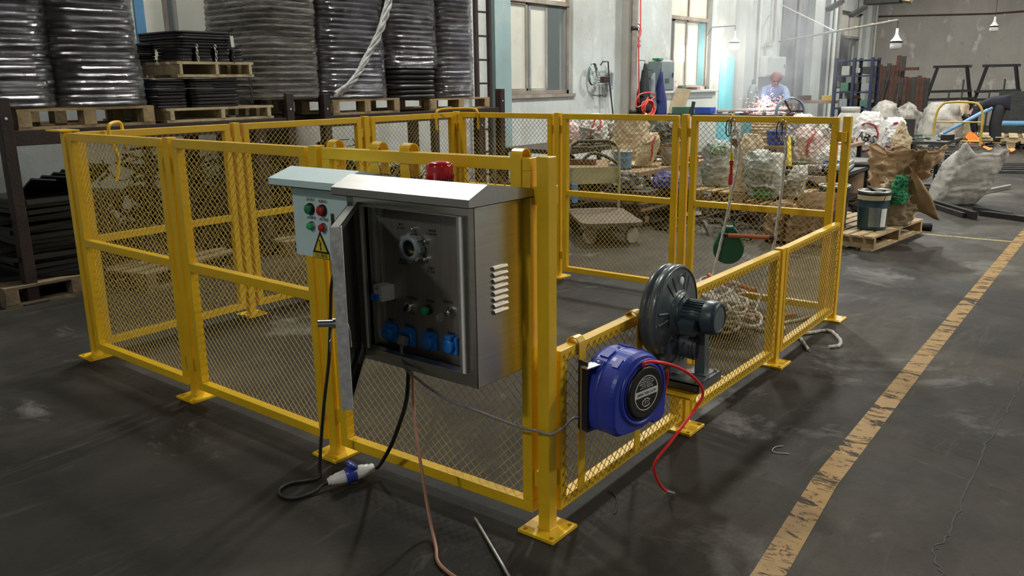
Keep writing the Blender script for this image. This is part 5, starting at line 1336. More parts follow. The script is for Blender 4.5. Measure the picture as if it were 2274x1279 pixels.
# white woven sack leaning on the floor
Sack((8.55, .42, .0), .60, .40, .64, 26, -.9, (.1, -.42), shape='open', amp=.035, power=3.4).make('woven_sack', 'sack_dirty', 'big dirty white woven sack leaning alone on the open floor', na=56, nt_=32)
for k, (x, y, z, w_, h, m, lb) in enumerate(((17.6, 3.45, .0, .9, .95, 'sack_dirty', 'pale bulk bag behind the rusty sheets, left one'), (17.9, 3.05, .0, .8, .9, 'sack_dirty', 'pale bulk bag behind the rusty sheets, right one'), (17.2, 2.25, .0, 1.1, .95, 'sack_dirty', 'grey plastic covered heap behind the yellow trolley'), (18.3, 2.15, .0, .7, .95, 'sack_beige', 'pale bag heap behind the bending worker'))):
    Sack((x, y, z), w_, w_ * .7, h, 30 + k, .3, shape='slump', amp=.10).make('bulk_bag', m, lb, na=36, nt_=18)

# ------------------------------------------------------------------ tables and racks carrying the junk
def table(name, label, x0, x1, y0, y1, z, th, mat, legm='dark_steel', lw=.05, cat='table', shelf=None):
    t = thing(name, label, cat, ((x0 + x1) / 2, (y0 + y1) / 2, 0))
    MB().b2(x0, x1, y0, y1, z - th, z, .003).build('table_top', mat, t, True)
    for x in (x0 + lw, x1 - lw):
        for y in (y0 + lw, y1 - lw): MB().b2(x - lw / 2, x + lw / 2, y - lw / 2, y + lw / 2, 0, z - th).build('leg', legm, t, True)
    if shelf: MB().b2(x0 + lw, x1 - lw, y0 + lw, y1 - lw, shelf, shelf + .02).build('shelf', mat, t, True)
    return t
table('low_table', 'low dark steel table under the white sacks near the wall', 5.95, 8.2, 3.95, 4.95, .65, .05, 'dark_steel', shelf=.2)
table('low_table', 'low wooden topped table under the open beige sack', 5.55, 7.7, 2.80, 3.92, .50, .05, 'wood_bench', shelf=.15)
table('low_table', 'dark low table with tarpaulins behind the hand trolley', 5.35, 6.45, 2.42, 3.26, .34, .04, 'dark_steel') if False else None
table('steel_table', 'dark steel table holding the zinc pipes', 6.95, 8.0, 1.15, 2.1, .45, .04, 'dark_steel', shelf=.12)
table('steel_table', 'table carrying the blue tub and white sacks', 8.05, 9.3, 1.6, 3.0, .62, .04, 'wood_bench', shelf=.15)
table('steel_bench', 'grey steel bench under the ABS sack', 9.25, 10.9, .98, 2.0, .38, .04, 'dark_steel')
table('frame_table', 'dark steel frame table in the distance left of the yellow trolley', 12.6, 13.9, 1.25, 2.05, .42, .05, 'dark_steel', 'pipe_grey', .06, shelf=.12)
# buckets, drums and tubs
def bucket(x, y, z, r, h, mat, label, cat='bucket', lid=None, fill='dark_steel', rim='galvanised', handle=True, name='bucket', group='metal buckets'):
    t = thing(name, label, cat, (x, y, z), group=group)
    MB().lathe([(.0005, .002), (r * .86, .002), (r * .88, .01), (r * .94, h * .55), (r * .955, h * .56), (r * .94, h * .58), (r * .985, h * .93), (r * 1.0, h * .94)], 32).build('wall', mat, t)
    MB().lathe([(r * 1.0, h * .94), (r * 1.03, h * .955), (r * 1.03, h * .985), (r * .99, h), (r * .965, h * .985), (r * .965, h * .9), (r * .9, h * .60)], 32).build('rim', rim, t)
    if handle: MB().tube([(r * 1.02 * math.cos(a_), r * 1.02 * math.sin(a_) * .25 - r * .95, h * .9 - math.sin(a_) * h * .5 * .4) for a_ in [math.pi * k / 12 for k in range(13)]], .003, 6).build('handle', 'dark_steel', t)
    if fill: MB().lathe([(.0005, h * .86), (r * .93, h * .80)], 20).build('content', fill, t)
    return t
b1 = bucket(5.62, .505, .127, .135, .34, 'bucket_blue', 'dented blue and silver metal paint bucket in front on the pallet')
mb = MB(); vs = []; fs = []
def band(t, r, h, z0, z1, a0, a1, mat, label, n=12):
    vs = []; 
    for j in range(2):
        for i in range(n + 1):
            a = a0 + (a1 - a0) * i / n; z = z0 + (z1 - z0) * j; rr = r * (.88 + .105 * z / h) + .004
            vs.append((rr * math.cos(a), rr * math.sin(a), z))
    MB().add(vs, [(i, i + 1, n + 2 + i, n + 1 + i) for i in range(n)], True).build('label', mat, t, label=label)
band(b1, .135, .34, .26, .30, 0, 2 * math.pi, 'kraft_pale', 'printed band below the rim', 40)
band(b1, .135, .34, .03, .19, VA + .25, VA + .72, 'label_white', 'white paper label')
band(b1, .135, .34, .03, .20, VA - .55, VA + .2, 'bucket_teal', 'silvery dented panel')
for k in range(7): MB().box((rnd_.uniform(-.06, .06), rnd_.uniform(-.06, .06), .31 + rnd_.uniform(-.01, .03)), (.09, .03, .006), Euler((rnd_.gauss(0, .5), rnd_.gauss(0, .5), rnd_.uniform(0, 3)))).build('offcut', 'dark_steel' if k % 3 else 'label_white', b1)
bucket(5.66, .86, .127, .135, .36, 'bucket_blue', 'dark blue metal bucket behind the corner post', handle=True)
bucket(5.78, 3.12, .505, .10, .19, 'sky_blue', 'small pale blue bucket in front of the open beige sack')
bucket(6.45, 2.90, .505, .115, .22, 'bin_grey', 'small grey bucket with rusty rim right of the yellowish sack', rim='rust')
bucket(8.22, 2.05 + .32, .625, .12, .17, 'tub_blue', 'blue plastic tub on the table behind the right rope', 'tub', None, 'tarp_dark', 'tub_blue', False, 'plastic_tub', None)
bucket(10.72, 2.25, .40, .0, 0, 'bucket_white', '', 'x') if False else None
t = thing('plastic_drum', 'white plastic drum with a ribbed shoulder behind the far right corner post', 'drum', (10.72, 2.22, 0))
MB().lathe([(.0005, 0), (.17, 0), (.18, .03), (.18, .80), (.165, .88), (.13, .93), (.12, .935)], 32).build('drum_wall', 'bucket_white', t)
MB().lathe([(.12, .935), (.132, .94), (.132, 1.0), (.125, 1.01), (.0005, 1.01)], 32).build('lid', 'bucket_white', t)
t = thing('wooden_drum', 'short brown drum with a dark lid behind the buckets', 'drum', (8.0, 1.42, 0))
MB().lathe([(.0005, 0), (.22, 0), (.225, .02), (.225, .44)], 32).build('drum_wall', 'wood_bench', t)
MB().lathe([(.26, .44), (.34, .45), (.35, .48), (.33, .50), (.0005, .50)], 32).build('lid', 'dark_steel', t)
t = thing('safety_cone', 'slim yellow cone standing behind the right rope', 'cone', (7.25, 1.86, .455))
MB().lathe([(.06, .012), (.045, .03), (.012, .34), (.0005, .345)], 20).build('cone_body', 'cone_yellow', t)
MB().box((0, 0, .006), (.16, .16, .012)).build('cone_foot', 'cone_yellow', t)
t = thing('ring_stack', 'stack of pale grimy rings on the table below the sparks', 'ring stack', (8.75, 2.72, .625))
for k in range(7): MB().lathe([(.11, .002), (.17, .002), (.175, .018), (.17, .034), (.11, .034), (.11, .002)], 28, Matrix.Translation((rnd_.uniform(-.01, .01), rnd_.uniform(-.01, .01), .036 * k))).build('ring', 'sack_beige', t)
# zinc pipes
for k in range(11):
    r_ = k // 6; q = k % 6
    o = MB().cyl((-.40, 0, 0), (.40, 0, 0), .021, n=12, caps=False).cyl((.40, 0, 0), (-.40, 0, 0), .017, n=12, caps=False).lathe([(.017, 0), (.021, 0)], 12, Matrix.Translation((-.40, 0, 0)) @ Matrix.Rotation(R(-90), 4, 'Y')).build('zinc_pipe', 'zinc_pipe')
    o.location = (7.30 + rnd_.uniform(-.06, .06), 1.20 + q * .046 + r_ * .023, .474 + r_ * .038); o.rotation_euler = (0, 0, rnd_.gauss(.0, .03) + .15)
    tag(o, 'short pale zinc pipe in the bundle on the dark steel table', 'pipe', 'zinc pipes on the dark steel table')
# small clutter on low tables
rn = random.Random(21)
for k, (x, y, z, dx, dy, dz, m, lb) in enumerate(((6.1, 3.3, .50, .5, .3, .03, 'pallet_wood_pale', 'pale board on the low wooden topped table'), (6.9, 3.15, .50, .35, .25, .05, 'dark_steel', 'flat dark steel part on the low wooden table'),
        (5.95, 3.75, .50, .3, .12, .06, 'rust', 'rusty block beside the open beige sack'), (7.2, 4.1, .65, .2, .2, .08, 'white_board', 'white carton between the sacks by the wall'))):
    o = MB().box((0, 0, dz / 2), (dx, dy, dz), None, .004).build('loose_part', m); o.location = (x, y, z + .002); o.rotation_euler = (0, 0, rn.uniform(0, 3)); tag(o, lb, 'scrap part')
scrap('scrap_heap', 5.4, 7.6, 2.45, 3.8, .13, 120, 5, 'dark_steel', 'flat dark metal offcuts on the floor under the low tables')
scrap('scrap_heap', 5.2, 6.4, 1.0, 2.3, .16, 110, 6, 'dark_steel', 'dark offcuts on the floor behind the rope panel')
scrap('scrap_heap', 7.0, 9.5, .95, 1.9, .18, 120, 7, 'scrap_dark', 'scrap strewn under the steel tables on the right')
scrap('scrap_heap', 5.9, 7.6, 4.0, 4.7, .5, 120, 8, 'scrap_dark', 'scrap stored under the table near the wall')
scrap('scrap_heap', 11.6, 14.2, 1.1, 2.6, .30, 160, 9, 'dark_steel', 'distant heap of metal offcuts around the frame table')
t = thing('plank_stack', 'dark planks on a low trestle behind the hand trolley', 'plank stack', (6.0, 2.95, 0))
for k in range(7): MB().box((5.85 + rnd_.uniform(-.05, .05), 2.86 + rnd_.uniform(-.04, .04), .335 - .016 - k * .033), (1.15, .50, .028), Euler((0, 0, rnd_.gauss(0, .05)))).build('plank', 'wood_bench' if k % 2 else 'dark_steel', t, True)
for x in (5.5, 6.2): MB().b2(x - .04, x + .04, 2.66, 3.06, 0, .088).build('bearer', 'pallet_wood', t, True)
tag(MB().b2(13.2, 13.25, 1.88, 2.30, .0, .74).build('steel_sheet', 'dark_steel'), 'dark steel sheet standing upright behind the ABS sack', 'sheet metal')

rn = random.Random(77)
def small_parts(n, x0, x1, y0, y1, z, where, group):
    for k in range(n):
        x, y = rn.uniform(x0, x1), rn.uniform(y0, y1); q = rn.random(); a = rn.uniform(0, 3)
        m = rn.choice(['dark_steel', 'rust', 'scrap_dark', 'galvanised', 'black_frame', 'sack_dirty', 'pipe_grey', 'foam_green'])
        if q < .35: L = rn.uniform(.12, .35); r_ = rn.uniform(.008, .022); o = MB().cyl((-L / 2, 0, r_), (L / 2, 0, r_), r_, n=8).build('loose_tube', m); lb, ct = 'loose short tube ' + where, 'tube'
        elif q < .7: h = rn.uniform(.02, .09); o = MB().box((0, 0, h / 2), (rn.uniform(.06, .22), rn.uniform(.05, .14), h), None, .004).build('loose_block', m); lb, ct = 'loose block ' + where, 'block'
        elif q < .85: h = rn.uniform(.06, .13); o = MB().lathe([(.0005, 0), (.032, 0), (.032, h), (.022, h + .006), (.0005, h + .006)], 14).build('tin_can', m); lb, ct = 'small tin can ' + where, 'can'
        else: o = MB().tube([(.06 * math.cos(t_), .06 * math.sin(t_), .008) for t_ in [j * math.pi / 6 for j in range(12)]], .007, 6, True).build('metal_ring', m); lb, ct = 'metal ring ' + where, 'ring'
        o.location = (x, y, z + .001); o.rotation_euler = (0, 0, a); tag(o, lb, ct, ct + ' pieces ' + group)
small_parts(16, 5.7, 7.5, 2.85, 3.3, .50, 'on the low wooden table behind the trolley', 'on the low wooden table')
small_parts(14, 6.0, 8.1, 4.0, 4.25, .65, 'on the low table near the wall', 'on the low table near the wall')
small_parts(12, 5.4, 6.3, 2.66, 2.85, .335, 'on the plank stack behind the trolley', 'on the plank stack')
small_parts(10, 7.0, 7.9, 1.55, 2.05, .45, 'on the dark steel table with the zinc pipes', 'on the dark steel table')
small_parts(12, 8.1, 9.2, 1.65, 2.9, .62, 'on the table with the blue tub', 'on the blue tub table')
small_parts(14, 9.35, 10.8, 1.0, 1.35, .38, 'on the grey bench under the ABS sack', 'on the ABS bench')
small_parts(10, 12.3, 12.9, 4.0, 5.2, .82, 'on the welding table', 'on the welding table')
small_parts(12, 12.7, 13.8, 1.3, 2.0, .42, 'on the distant frame table', 'on the frame table')

# ------------------------------------------------------------------ hand trolley behind the fence
t = thing('platform_trolley', 'worn platform hand trolley with a pale tubular handle behind the fence', 'trolley', (4.62, 2.65, 0))
u = Vector((.69, -.73, 0)).normalized(); v = Vector((-.73, -.69, 0)).normalized()   # u: across towards the right, v: towards the viewer
c0 = Vector((4.90, 2.93, 0))
def TP(a, b, z): return c0 + u * a + v * b + Vector((0, 0, z))
P = rrect(.56, .94, .10, 5)
mb = MB(); bot = [tuple(TP(x, y + .45, .170)) for x, y in P]; top_ = [tuple(TP(x, y + .45, .20)) for x, y in P]; N = len(P)
mb.add(bot + top_, [tuple(range(N)), tuple(range(N, 2 * N))[::-1]] + [(i, (i + 1) % N, N + (i + 1) % N, N + i) for i in range(N)]); mb.build('platform', 'cart_bed', t, True)
MB().tube(spline([TP(-.25, 0, .19), TP(-.25, 0, .5), TP(-.25, -.02, .73), TP(-.22, -.03, .81), TP(-.15, -.04, .85), TP(.15, -.04, .85), TP(.22, -.03, .81), TP(.25, -.02, .73), TP(.25, 0, .5), TP(.25, 0, .19)], 5), .014, 10).build('handle', 'cart_pale', t, True)
MB().tube([TP(-.22, -.032, .812), TP(-.15, -.042, .852), TP(.15, -.042, .852), TP(.22, -.032, .812)], .0175, 10).build('handle_grip', 'tarp_dark', t, True)
mb = MB(); q = [TP(-.25, -.005, .44), TP(.25, -.005, .44), TP(.25, -.015, .60), TP(-.25, -.015, .60)]
mb.add([tuple(p) for p in q] + [tuple(p - v * .01) for p in q], [(0, 1, 2, 3), (7, 6, 5, 4), (0, 4, 5, 1), (2, 6, 7, 3)]); mb.build('back_board', 'cart_pale', t, True)
for a in (-.19, .19):
    for b in (.08, .80):
        p = TP(a, b, .074); ax_ = (u * .55 + v * .83).normalized(); MB().cyl(p - ax_ * .016, p + ax_ * .016, .073, n=24).build('wheel', 'pipe_grey' if b > .5 else 'black_rubber', t, True)
        MB().cyl(p + Vector((0, 0, .06)), p + Vector((0, 0, .098)), .022, n=10).build('caster_fork', 'dark_steel', t, True)
t = thing('belt', 'black bent strap draped behind the trolley handle', 'strap', (4.8, 2.8, .44))
MB().tube(spline([TP(-.15, .10, .66), TP(-.05, .08, .74), TP(.08, .08, .72), TP(.22, .06, .64)], 6), .016, 8).build('strap', 'tarp_dark', t, True)
tag(MB().box(tuple(TP(-.20, .06, .36)), (.05, .05, .18), Euler((0, 0, .9))).build('blue_block', 'sky_blue'), 'small light blue block on the left of the trolley', 'block')
# far yellow-handled trolley
t = thing('platform_trolley', 'distant trolley with an arched yellow and black handle beside the bending worker', 'trolley', (15.1, 1.55, 0))
MB().b2(14.75, 15.6, 1.15, 1.95, .17, .21).build('platform', 'dark_steel', t, True)
MB().tube(spline([(15.0, 1.93, .2), (15.0, 1.92, .72), (15.0, 1.84, .92), (15.0, 1.70, .97), (15.0, 1.40, .97), (15.0, 1.24, .92), (15.0, 1.16, .72), (15.0, 1.15, .2)], 6), .022, 8).build('handle', 'cart_yellow', t, True)
MB().cyl((15.0, 1.92, .62), (15.0, 1.16, .62), .014, n=8).build('crossbar', 'cart_yellow', t, True); MB().cyl((15.0, 1.92, .28), (15.0, 1.16, .28), .014, n=8).build('crossbar', 'cart_yellow', t, True)
for x, y in ((14.85, 1.25), (14.85, 1.85), (15.5, 1.25), (15.5, 1.85)): MB().cyl((x, y - .02, .085), (x, y + .02, .085), .085, n=16).build('wheel', 'black_rubber', t, True)
for k in range(3): tag(MB().cyl((14.9, 1.95 - k * .07, .28 + k * .05), (15.9, 1.30 - k * .07, .78 + k * .03), .028, n=10).build('blue_tube', 'sky_blue'), 'pale blue tube lying slantwise on the far trolley', 'tube', 'blue tubes on the far trolley')
# orange sheet next to the worker
mb = MB(); vs = []; fs = []
for j in range(9):
    for i in range(17):
        uu, vv = i / 16, j / 8
        hgt = .34 * math.exp(-((uu - .12) / .22) ** 2) * (1 - vv * .6)
        vs.append((15.9 + .55 * vv + .05 * math.sin(uu * 9), 1.55 - .80 * uu, .05 + hgt + .045 * abs(noise.noise(Vector((uu * 6, vv * 5, 1))))))
for j in range(8):
    for i in range(16): fs.append((j * 17 + i, j * 17 + i + 1, (j + 1) * 17 + i + 1, (j + 1) * 17 + i))
tag(MB().add(vs, fs, True).build('orange_glow_sheet', 'orange_sheet'), 'glowing orange flame-like patch on the floor at the bending worker', 'flame', None, 'stuff')
# bars and profiles lying on the floor on the right
for k, (p, q, w_, h, m, lb) in enumerate((((8.35, .62), (7.55, .05), .14, .05, 'dark_steel', 'wide flat dark steel profile lying in front of the woven sack'), ((8.15, .50), (7.45, -.02), .05, .08, 'black_frame', 'narrow black bar beside the wide steel profile'), ((7.80, -.02), (7.55, -.60), .08, .05, 'black_frame', 'black steel bar at the right picture edge'), ((8.0, .08), (7.75, -.30), .05, .06, 'dark_steel', 'short dark bar bridging the two floor profiles'))):
    a = Vector((*p, h / 2)); b = Vector((*q, h / 2)); d = b - a
    o = MB().box((0, 0, 0), (d.length, w_, h), None, .003).build('steel_profile', m); o.location = (a + b) / 2 + Vector((0, 0, .001)); o.rotation_euler = (0, 0, math.atan2(d.y, d.x)); tag(o, lb, 'steel bar')
tag(MB().cyl((9.20, .35, .035), (10.39, .06, .035), .022, n=12).build('pale_pipe', 'galvanised'), 'pale round pipe sticking out behind the woven sack', 'pipe')
for k in range(5):
    o = MB().box((0, 0, 0), (2.6, .10, .04)).build('steel_profile', 'black_frame' if k % 2 else 'dark_steel'); o.location = (12.3 + k * .42, .55 - .12 * k, .021); o.rotation_euler = (0, 0, R(-68 + 3 * k)); tag(o, 'long dark steel profile lying flat on the far floor', 'steel bar', 'long steel profiles on the far floor')
for k in range(3):
    o = MB().cyl((0, -1.6, 0), (0, 1.6, 0), .05, n=12).build('blue_tube', 'sky_blue'); o.location = (18.9 + k * .16, -.2, .43); o.rotation_euler = (0, 0, R(10)); tag(o, 'long pale blue tube lying above the far pallets', 'tube', 'blue tubes above the far pallets')
t = thing('timber_bearer', 'dark bearer blocks under the far blue tubes', 'bearer', (19.1, -.2, 0))
for y in (-1.1, .9): MB().b2(18.6, 19.5, y - .06, y + .06, 0, .375).build('bearer', 'dark_steel', t, True)
tag(MB().tube(spline([(6.50, .36, .038), (6.52, .28, .036), (6.55, .20, .036)], 5), .036, 10).build('rolled_cloth', 'cloth_black'), 'black rolled cloth lying at the pallet corner behind the buckets', 'cloth')

# ------------------------------------------------------------------ things on and at the window wall
WYF = 6.19
t = thing('no_smoking_sign', 'round no smoking sign on the wall right of the drain pipe', 'sign', (11.46, WYF, 2.22))
m_ = frame_mt((11.46, WYF, 2.28), (1, 0, 0), (0, 0, 1))
MB().lathe([(.0005, .004), (.145, .004), (.145, 0)], 36, m_).build('sign_plate', 'label_white', t, True)
MB().lathe([(.110, .0045), (.110, .006), (.135, .006), (.135, .0045)], 36, m_).build('red_ring', 'sack_red_print', t, True, 'dark red ring')
mb = MB(); mb.add([tuple(m_ @ Matrix.Rotation(R(-45), 4, 'Z') @ Vector(p)) for p in ((-.11, -.011, .0062), (.11, -.011, .0062), (.11, .011, .0062), (-.11, .011, .0062))], [(0, 1, 2, 3)]); mb.build('slash', 'sack_red_print', t, True, 'dark red slash')
mb = MB(); mb.add([tuple(m_ @ Vector(p)) for p in ((-.07, -.012, .0056), (.05, -.012, .0056), (.05, .012, .0056), (-.07, .012, .0056))], [(0, 1, 2, 3)])
mb.tube([m_ @ Vector(p) for p in ((.055, .01, .006), (.065, .035, .006), (.055, .055, .006), (.068, .08, .006))], .005, 5); mb.build('cigarette', 'ink', t, True, 'black cigarette symbol')
MB().b2(11.34, 11.58, WYF - .004, WYF, 2.02, 2.12).build('caption_plate', 'sack_red_print', t, True, 'red caption plate')
text_mesh('caption', '禁止吸烟', .065, face_negy((11.46, WYF - .0046, 2.07)), 'label_white', t, .0003, True)
# drain pipe on the pilaster
t = thing('drain_pipe', 'grimy vertical drain pipe in front of the brownish wall pilaster', 'pipe', (11.05, 6.0, 0))
MB().cyl((11.02, 6.0, 0), (11.02, 6.0, 6.9), .055, n=16).build('pipe', 'pipe_grey', t, True)
for z in (.9, 2.3, 3.7): MB().lathe([(.056, -.03), (.066, -.03), (.066, .03), (.056, .03)], 16, Matrix.Translation((11.02, 6.0, z))).build('clamp', 'dark_steel', t, True)
tag(MB().tube(spline([(11.30, 6.05, 3.6), (11.27, 6.04, 3.0), (11.15, 5.96, 2.35), (11.05, 5.93, 2.05), (11.07, 5.92, 1.4), (11.10, 5.93, 1.05)], 8), .012, 7).build('red_cable', 'cable_red'), 'thin red cable running down the drain pipe', 'cable')
rn = random.Random(9)
mb = MB()
for k in range(9):
    c = Vector((11.30 + rn.gauss(0, .03), 5.85 + rn.gauss(0, .02), .95 + rn.gauss(0, .03))); pts = []
    for j in range(10):
        a = j / 10 * 2 * math.pi; pts.append(c + Vector(((.20 + .02 * k / 3) * math.cos(a) * .8, .03 * math.sin(a * 2 + k), (.14 + rn.uniform(-.02, .02)) * math.sin(a))))
    mb.tube(spline(pts, 4, True), .012, 6, True)
tag(mb.build('red_hose_coil', 'cable_red'), 'coil of bright red hose hanging below the coats', 'hose')
tag(MB().tube(spline([(10.95, 5.9, 1.02), (11.0, 5.88, 1.18), (11.3, 5.84, 1.22), (11.5, 5.84, 1.16), (11.35, 5.84, 1.08), (11.0, 5.88, .98)], 6, True), .013, 7, True).build('red_hose_loop', 'cable_red'), 'single red hose loop stretched left of the coats', 'hose')
# wire coil and tools hung at the wall
t = thing('wire_coil', 'greenish wire coil hanging on the wall left of the wire basket', 'wire coil', (9.88, 6.12, 1.54))
for k in range(6):
    MB().tube([(9.88 + (.13 + rn.uniform(-.01, .01)) * math.cos(a) * .95, 6.12 + rn.uniform(-.03, .0) + .03 * k / 6, 1.54 + (.17 + rn.uniform(-.01, .01)) * math.sin(a)) for a in [j * math.pi / 12 for j in range(24)]], .007, 6, True).build('wire_turn', 'zinc_pipe' if k % 2 else 'foam_green', t, True)
t = thing('wire_basket', 'small rusty wire basket with tools on the wall', 'basket', (10.2, 6.1, 1.4))
for k in range(5): MB().tube([(10.06 + .005 * k, 6.15, 1.36 + k * .04), (10.06, 6.0, 1.36 + k * .04), (10.30, 6.0, 1.36 + k * .04), (10.30, 6.15, 1.36 + k * .04)], .004, 5).build('hoop_wire', 'dark_steel', t, True)
for k in range(5): MB().tube([(10.08 + k * .05, 6.0, 1.66 - .02 * k), (10.08 + k * .05, 6.0, 1.36)], .004, 5).build('upright_wire', 'dark_steel', t, True)
MB().box((10.18, 6.07, 1.45), (.16, .08, .10)).build('tool_bundle', 'rust', t, True)
tag(MB().b2(10.38, 10.56, 6.13, 6.16, 1.28, 1.56, .003).build('wire_tray', 'zinc_pipe'), 'flat mesh tray hung on the wall right of the wire basket', 'tray')
tag(MB().tube([(10.12, 6.12, 1.68), (10.16, 6.10, 1.74), (10.33, 6.10, 1.74), (10.36, 6.10, 1.5), (10.44, 6.06, .9), (10.48, 6.04, .25)], .012, 7).build('hooked_bar', 'black_frame'), 'long thin black bar hooked on the wall', 'bar')
for k, x in enumerate((10.0, 10.17)): tag(MB().tube([(x, 6.19, 1.20), (x, 6.10, 1.19), (x + .09, 6.10, 1.17), (x + .09, 6.10, 1.21)], .008, 6).build('wall_hook', 'black_frame'), 'small black wall hook below the wire coil, ' + ('left' if not k else 'right') + ' one', 'hook')
# coats on hooks
def coat(x, w_, z0, z1, mat, label, seed, y=6.05):
    t = thing('work_coat', label, 'coat', (x, y, z1), group='work coats hanging on the wall')
    mb = MB(); N = 22; K = 14; vs = []; fs = []
    for j in range(K + 1):
        v = j / K; z = z1 - (z1 - z0) * v; half = w_ * (.10 + .9 * min(1, v * 1.7) ** .8) / 2
        for i in range(N):
            a = 2 * math.pi * i / N
            f_ = 1 + .16 * math.sin(a * 5 + seed) * v
            vs.append((x + half * math.cos(a) * f_ + .02 * math.sin(v * 6 + seed), y + .07 * math.sin(a) * f_ * (.4 + v), z))
    for j in range(K):
        for i in range(N): k = (i + 1) % N; fs.append((j * N + i, (j + 1) * N + i, (j + 1) * N + k, j * N + k))
    fs += [tuple(range(N)), tuple(range(K * N, K * N + N))[::-1]]
    mb.add(vs, fs, True).build('coat_body', mat, t, True)
    MB().tube(spline([(x - w_ * .25, y - .04, z1 - .12), (x - w_ * .42, y - .05, z1 - .35), (x - w_ * .46, y - .05, z0 + (z1 - z0) * .35)], 5), [.045] * 11, 8).build('sleeve', mat, t, True)
    MB().tube([(x, 6.19, z1 + .06), (x, y, z1 + .05), (x, y, z1 - .02)], .008, 6).build('hook', 'dark_steel', t, True)
    return t
coat(11.50, .36, .86, 1.72, 'cloth_black', 'black coat hanging from the leftmost hook', 1)
coat(11.72, .26, .90, 1.56, 'cloth_grey', 'grey coat squeezed between the black and the blue ones', 2, 6.0)
coat(11.88, .34, .80, 1.58, 'cloth_navy', 'dark blue work coat beside the locker', 3, 5.92)
# counter, locker, things on it
t = thing('long_counter', 'long white ledge counter against the wall under the second window', 'counter', (13.1, 6.07, 0))
MB().b2(11.88, 14.36, 5.97, 6.18, 0, 1.19).build('counter_body', 'off_white', t, True)
MB().b2(11.84, 14.40, 5.93, 6.19, 1.19, 1.235, .006).build('worktop', 'white_board', t, True)
MB().b2(12.0, 14.2, 5.96, 5.97, 1.08, 1.13).build('rail', 'bin_grey', t, True)
t = thing('metal_locker', 'grey green metal locker standing on the counter', 'locker', (12.14, 6.04, 1.236))
MB().b2(11.86, 12.42, 5.94, 6.18, 1.236, 1.76, .004).build('locker_body', 'locker_grey', t, True)
MB().b2(11.90, 12.39, 5.925, 5.94, 1.26, 1.74, .003).build('locker_door', 'locker_grey', t, True)
for k in range(4): MB().b2(12.04, 12.20, 5.920, 5.926, 1.38 + k * .022, 1.388 + k * .022).build('vent_slot', 'tarp_dark', t, True)
MB().b2(12.32, 12.34, 5.91, 5.926, 1.48, 1.56).build('handle', 'dark_steel', t, True)
tag(MB().b2(12.0, 12.38, 5.96, 6.15, 1.762, 1.78).build('paper_pile', 'label_white'), 'flat white papers on the locker top', 'papers')
o = MB().box((0, 0, .02), (.18, .14, .04), None, .012).build('green_cloth', 'green_net'); o.location = (11.98, 6.05, 1.781); tag(o, 'light green cloth on the locker top', 'cloth')
Sack((12.60, 6.06, 1.237), .20, .16, .20, 50, 0, shape='slump', amp=.04).make('pink_bag', 'sack_pink', 'pink bag standing on the counter beside the locker', 'bag', None, 24, 12)
for k, (x, dx, dz, m, lb) in enumerate(((12.95, .16, .08, 'foam_green', 'small green box on the counter'), (13.4, .26, .05, 'rust', 'reddish tools lying on the counter'), (13.75, .16, .06, 'sack_pink', 'small pink item on the counter end'))):
    o = MB().box((0, 0, dz / 2), (dx, .12, dz), None, .008).build('counter_item', m); o.location = (x, 6.05, 1.237); tag(o, lb, 'item')
# workbench in front of the counter
t = table('welding_table', 'long dark steel welding table in front of the worker', 12.25, 13.05, 3.85, 6.0, .82, .05, 'dark_steel')
tag(MB().cyl((12.45, 5.05, .86), (12.95, 3.9, .90), .038, n=14).build('steel_tube', 'pipe_grey'), 'thick brown steel tube lying across the welding table', 'tube')
o = MB().box((0, 0, .06), (.22, .34, .12), None, .004).build('tool_box', 'foam_green'); o.location = (12.4, 5.72, .821); tag(o, 'green box on the left end of the welding table', 'box')
o = MB().box((0, 0, .06), (.22, .32, .11), None, .004).build('tool_box', 'tub_blue'); o.location = (12.45, 5.30, .821); tag(o, 'dark blue tool tray on the welding table', 'box')
o = MB().box((0, 0, .03), (.05, .05, .22), Euler((.1, .1, 0))).build('brush', 'tarp_dark'); o.location = (12.35, 5.50, .90); tag(o, 'small upright dark brush between the green and blue boxes', 'brush')
mb = MB(); mb.add([(12.3, 5.98, .83), (12.35, 5.70, .83), (12.5, 5.62, 1.26), (12.45, 5.90, 1.28), (12.32, 5.98, .83), (12.37, 5.70, .83), (12.52, 5.62, 1.26), (12.47, 5.90, 1.28)], [(0, 1, 2, 3), (7, 6, 5, 4), (0, 4, 5, 1), (1, 5, 6, 2), (2, 6, 7, 3), (3, 7, 4, 0)])
tag(mb.build('cardboard_sheet', 'kraft_pale'), 'cardboard leaning upright on the left end of the welding table', 'cardboard')
for k in range(7):
    tag(MB().tube(spline([(12.5 + rn.uniform(-.2, .3), 4.9 - k * .12, .835), (12.6 + rn.uniform(-.2, .3), 4.8 - k * .12, .85), (12.6 + rn.uniform(-.2, .3), 4.6 - k * .12, .835)], 4), .010, 6).build('rod_offcut', 'rope_white'), 'pale rod offcut lying on the welding table', 'rod', 'rod offcuts on the welding table')
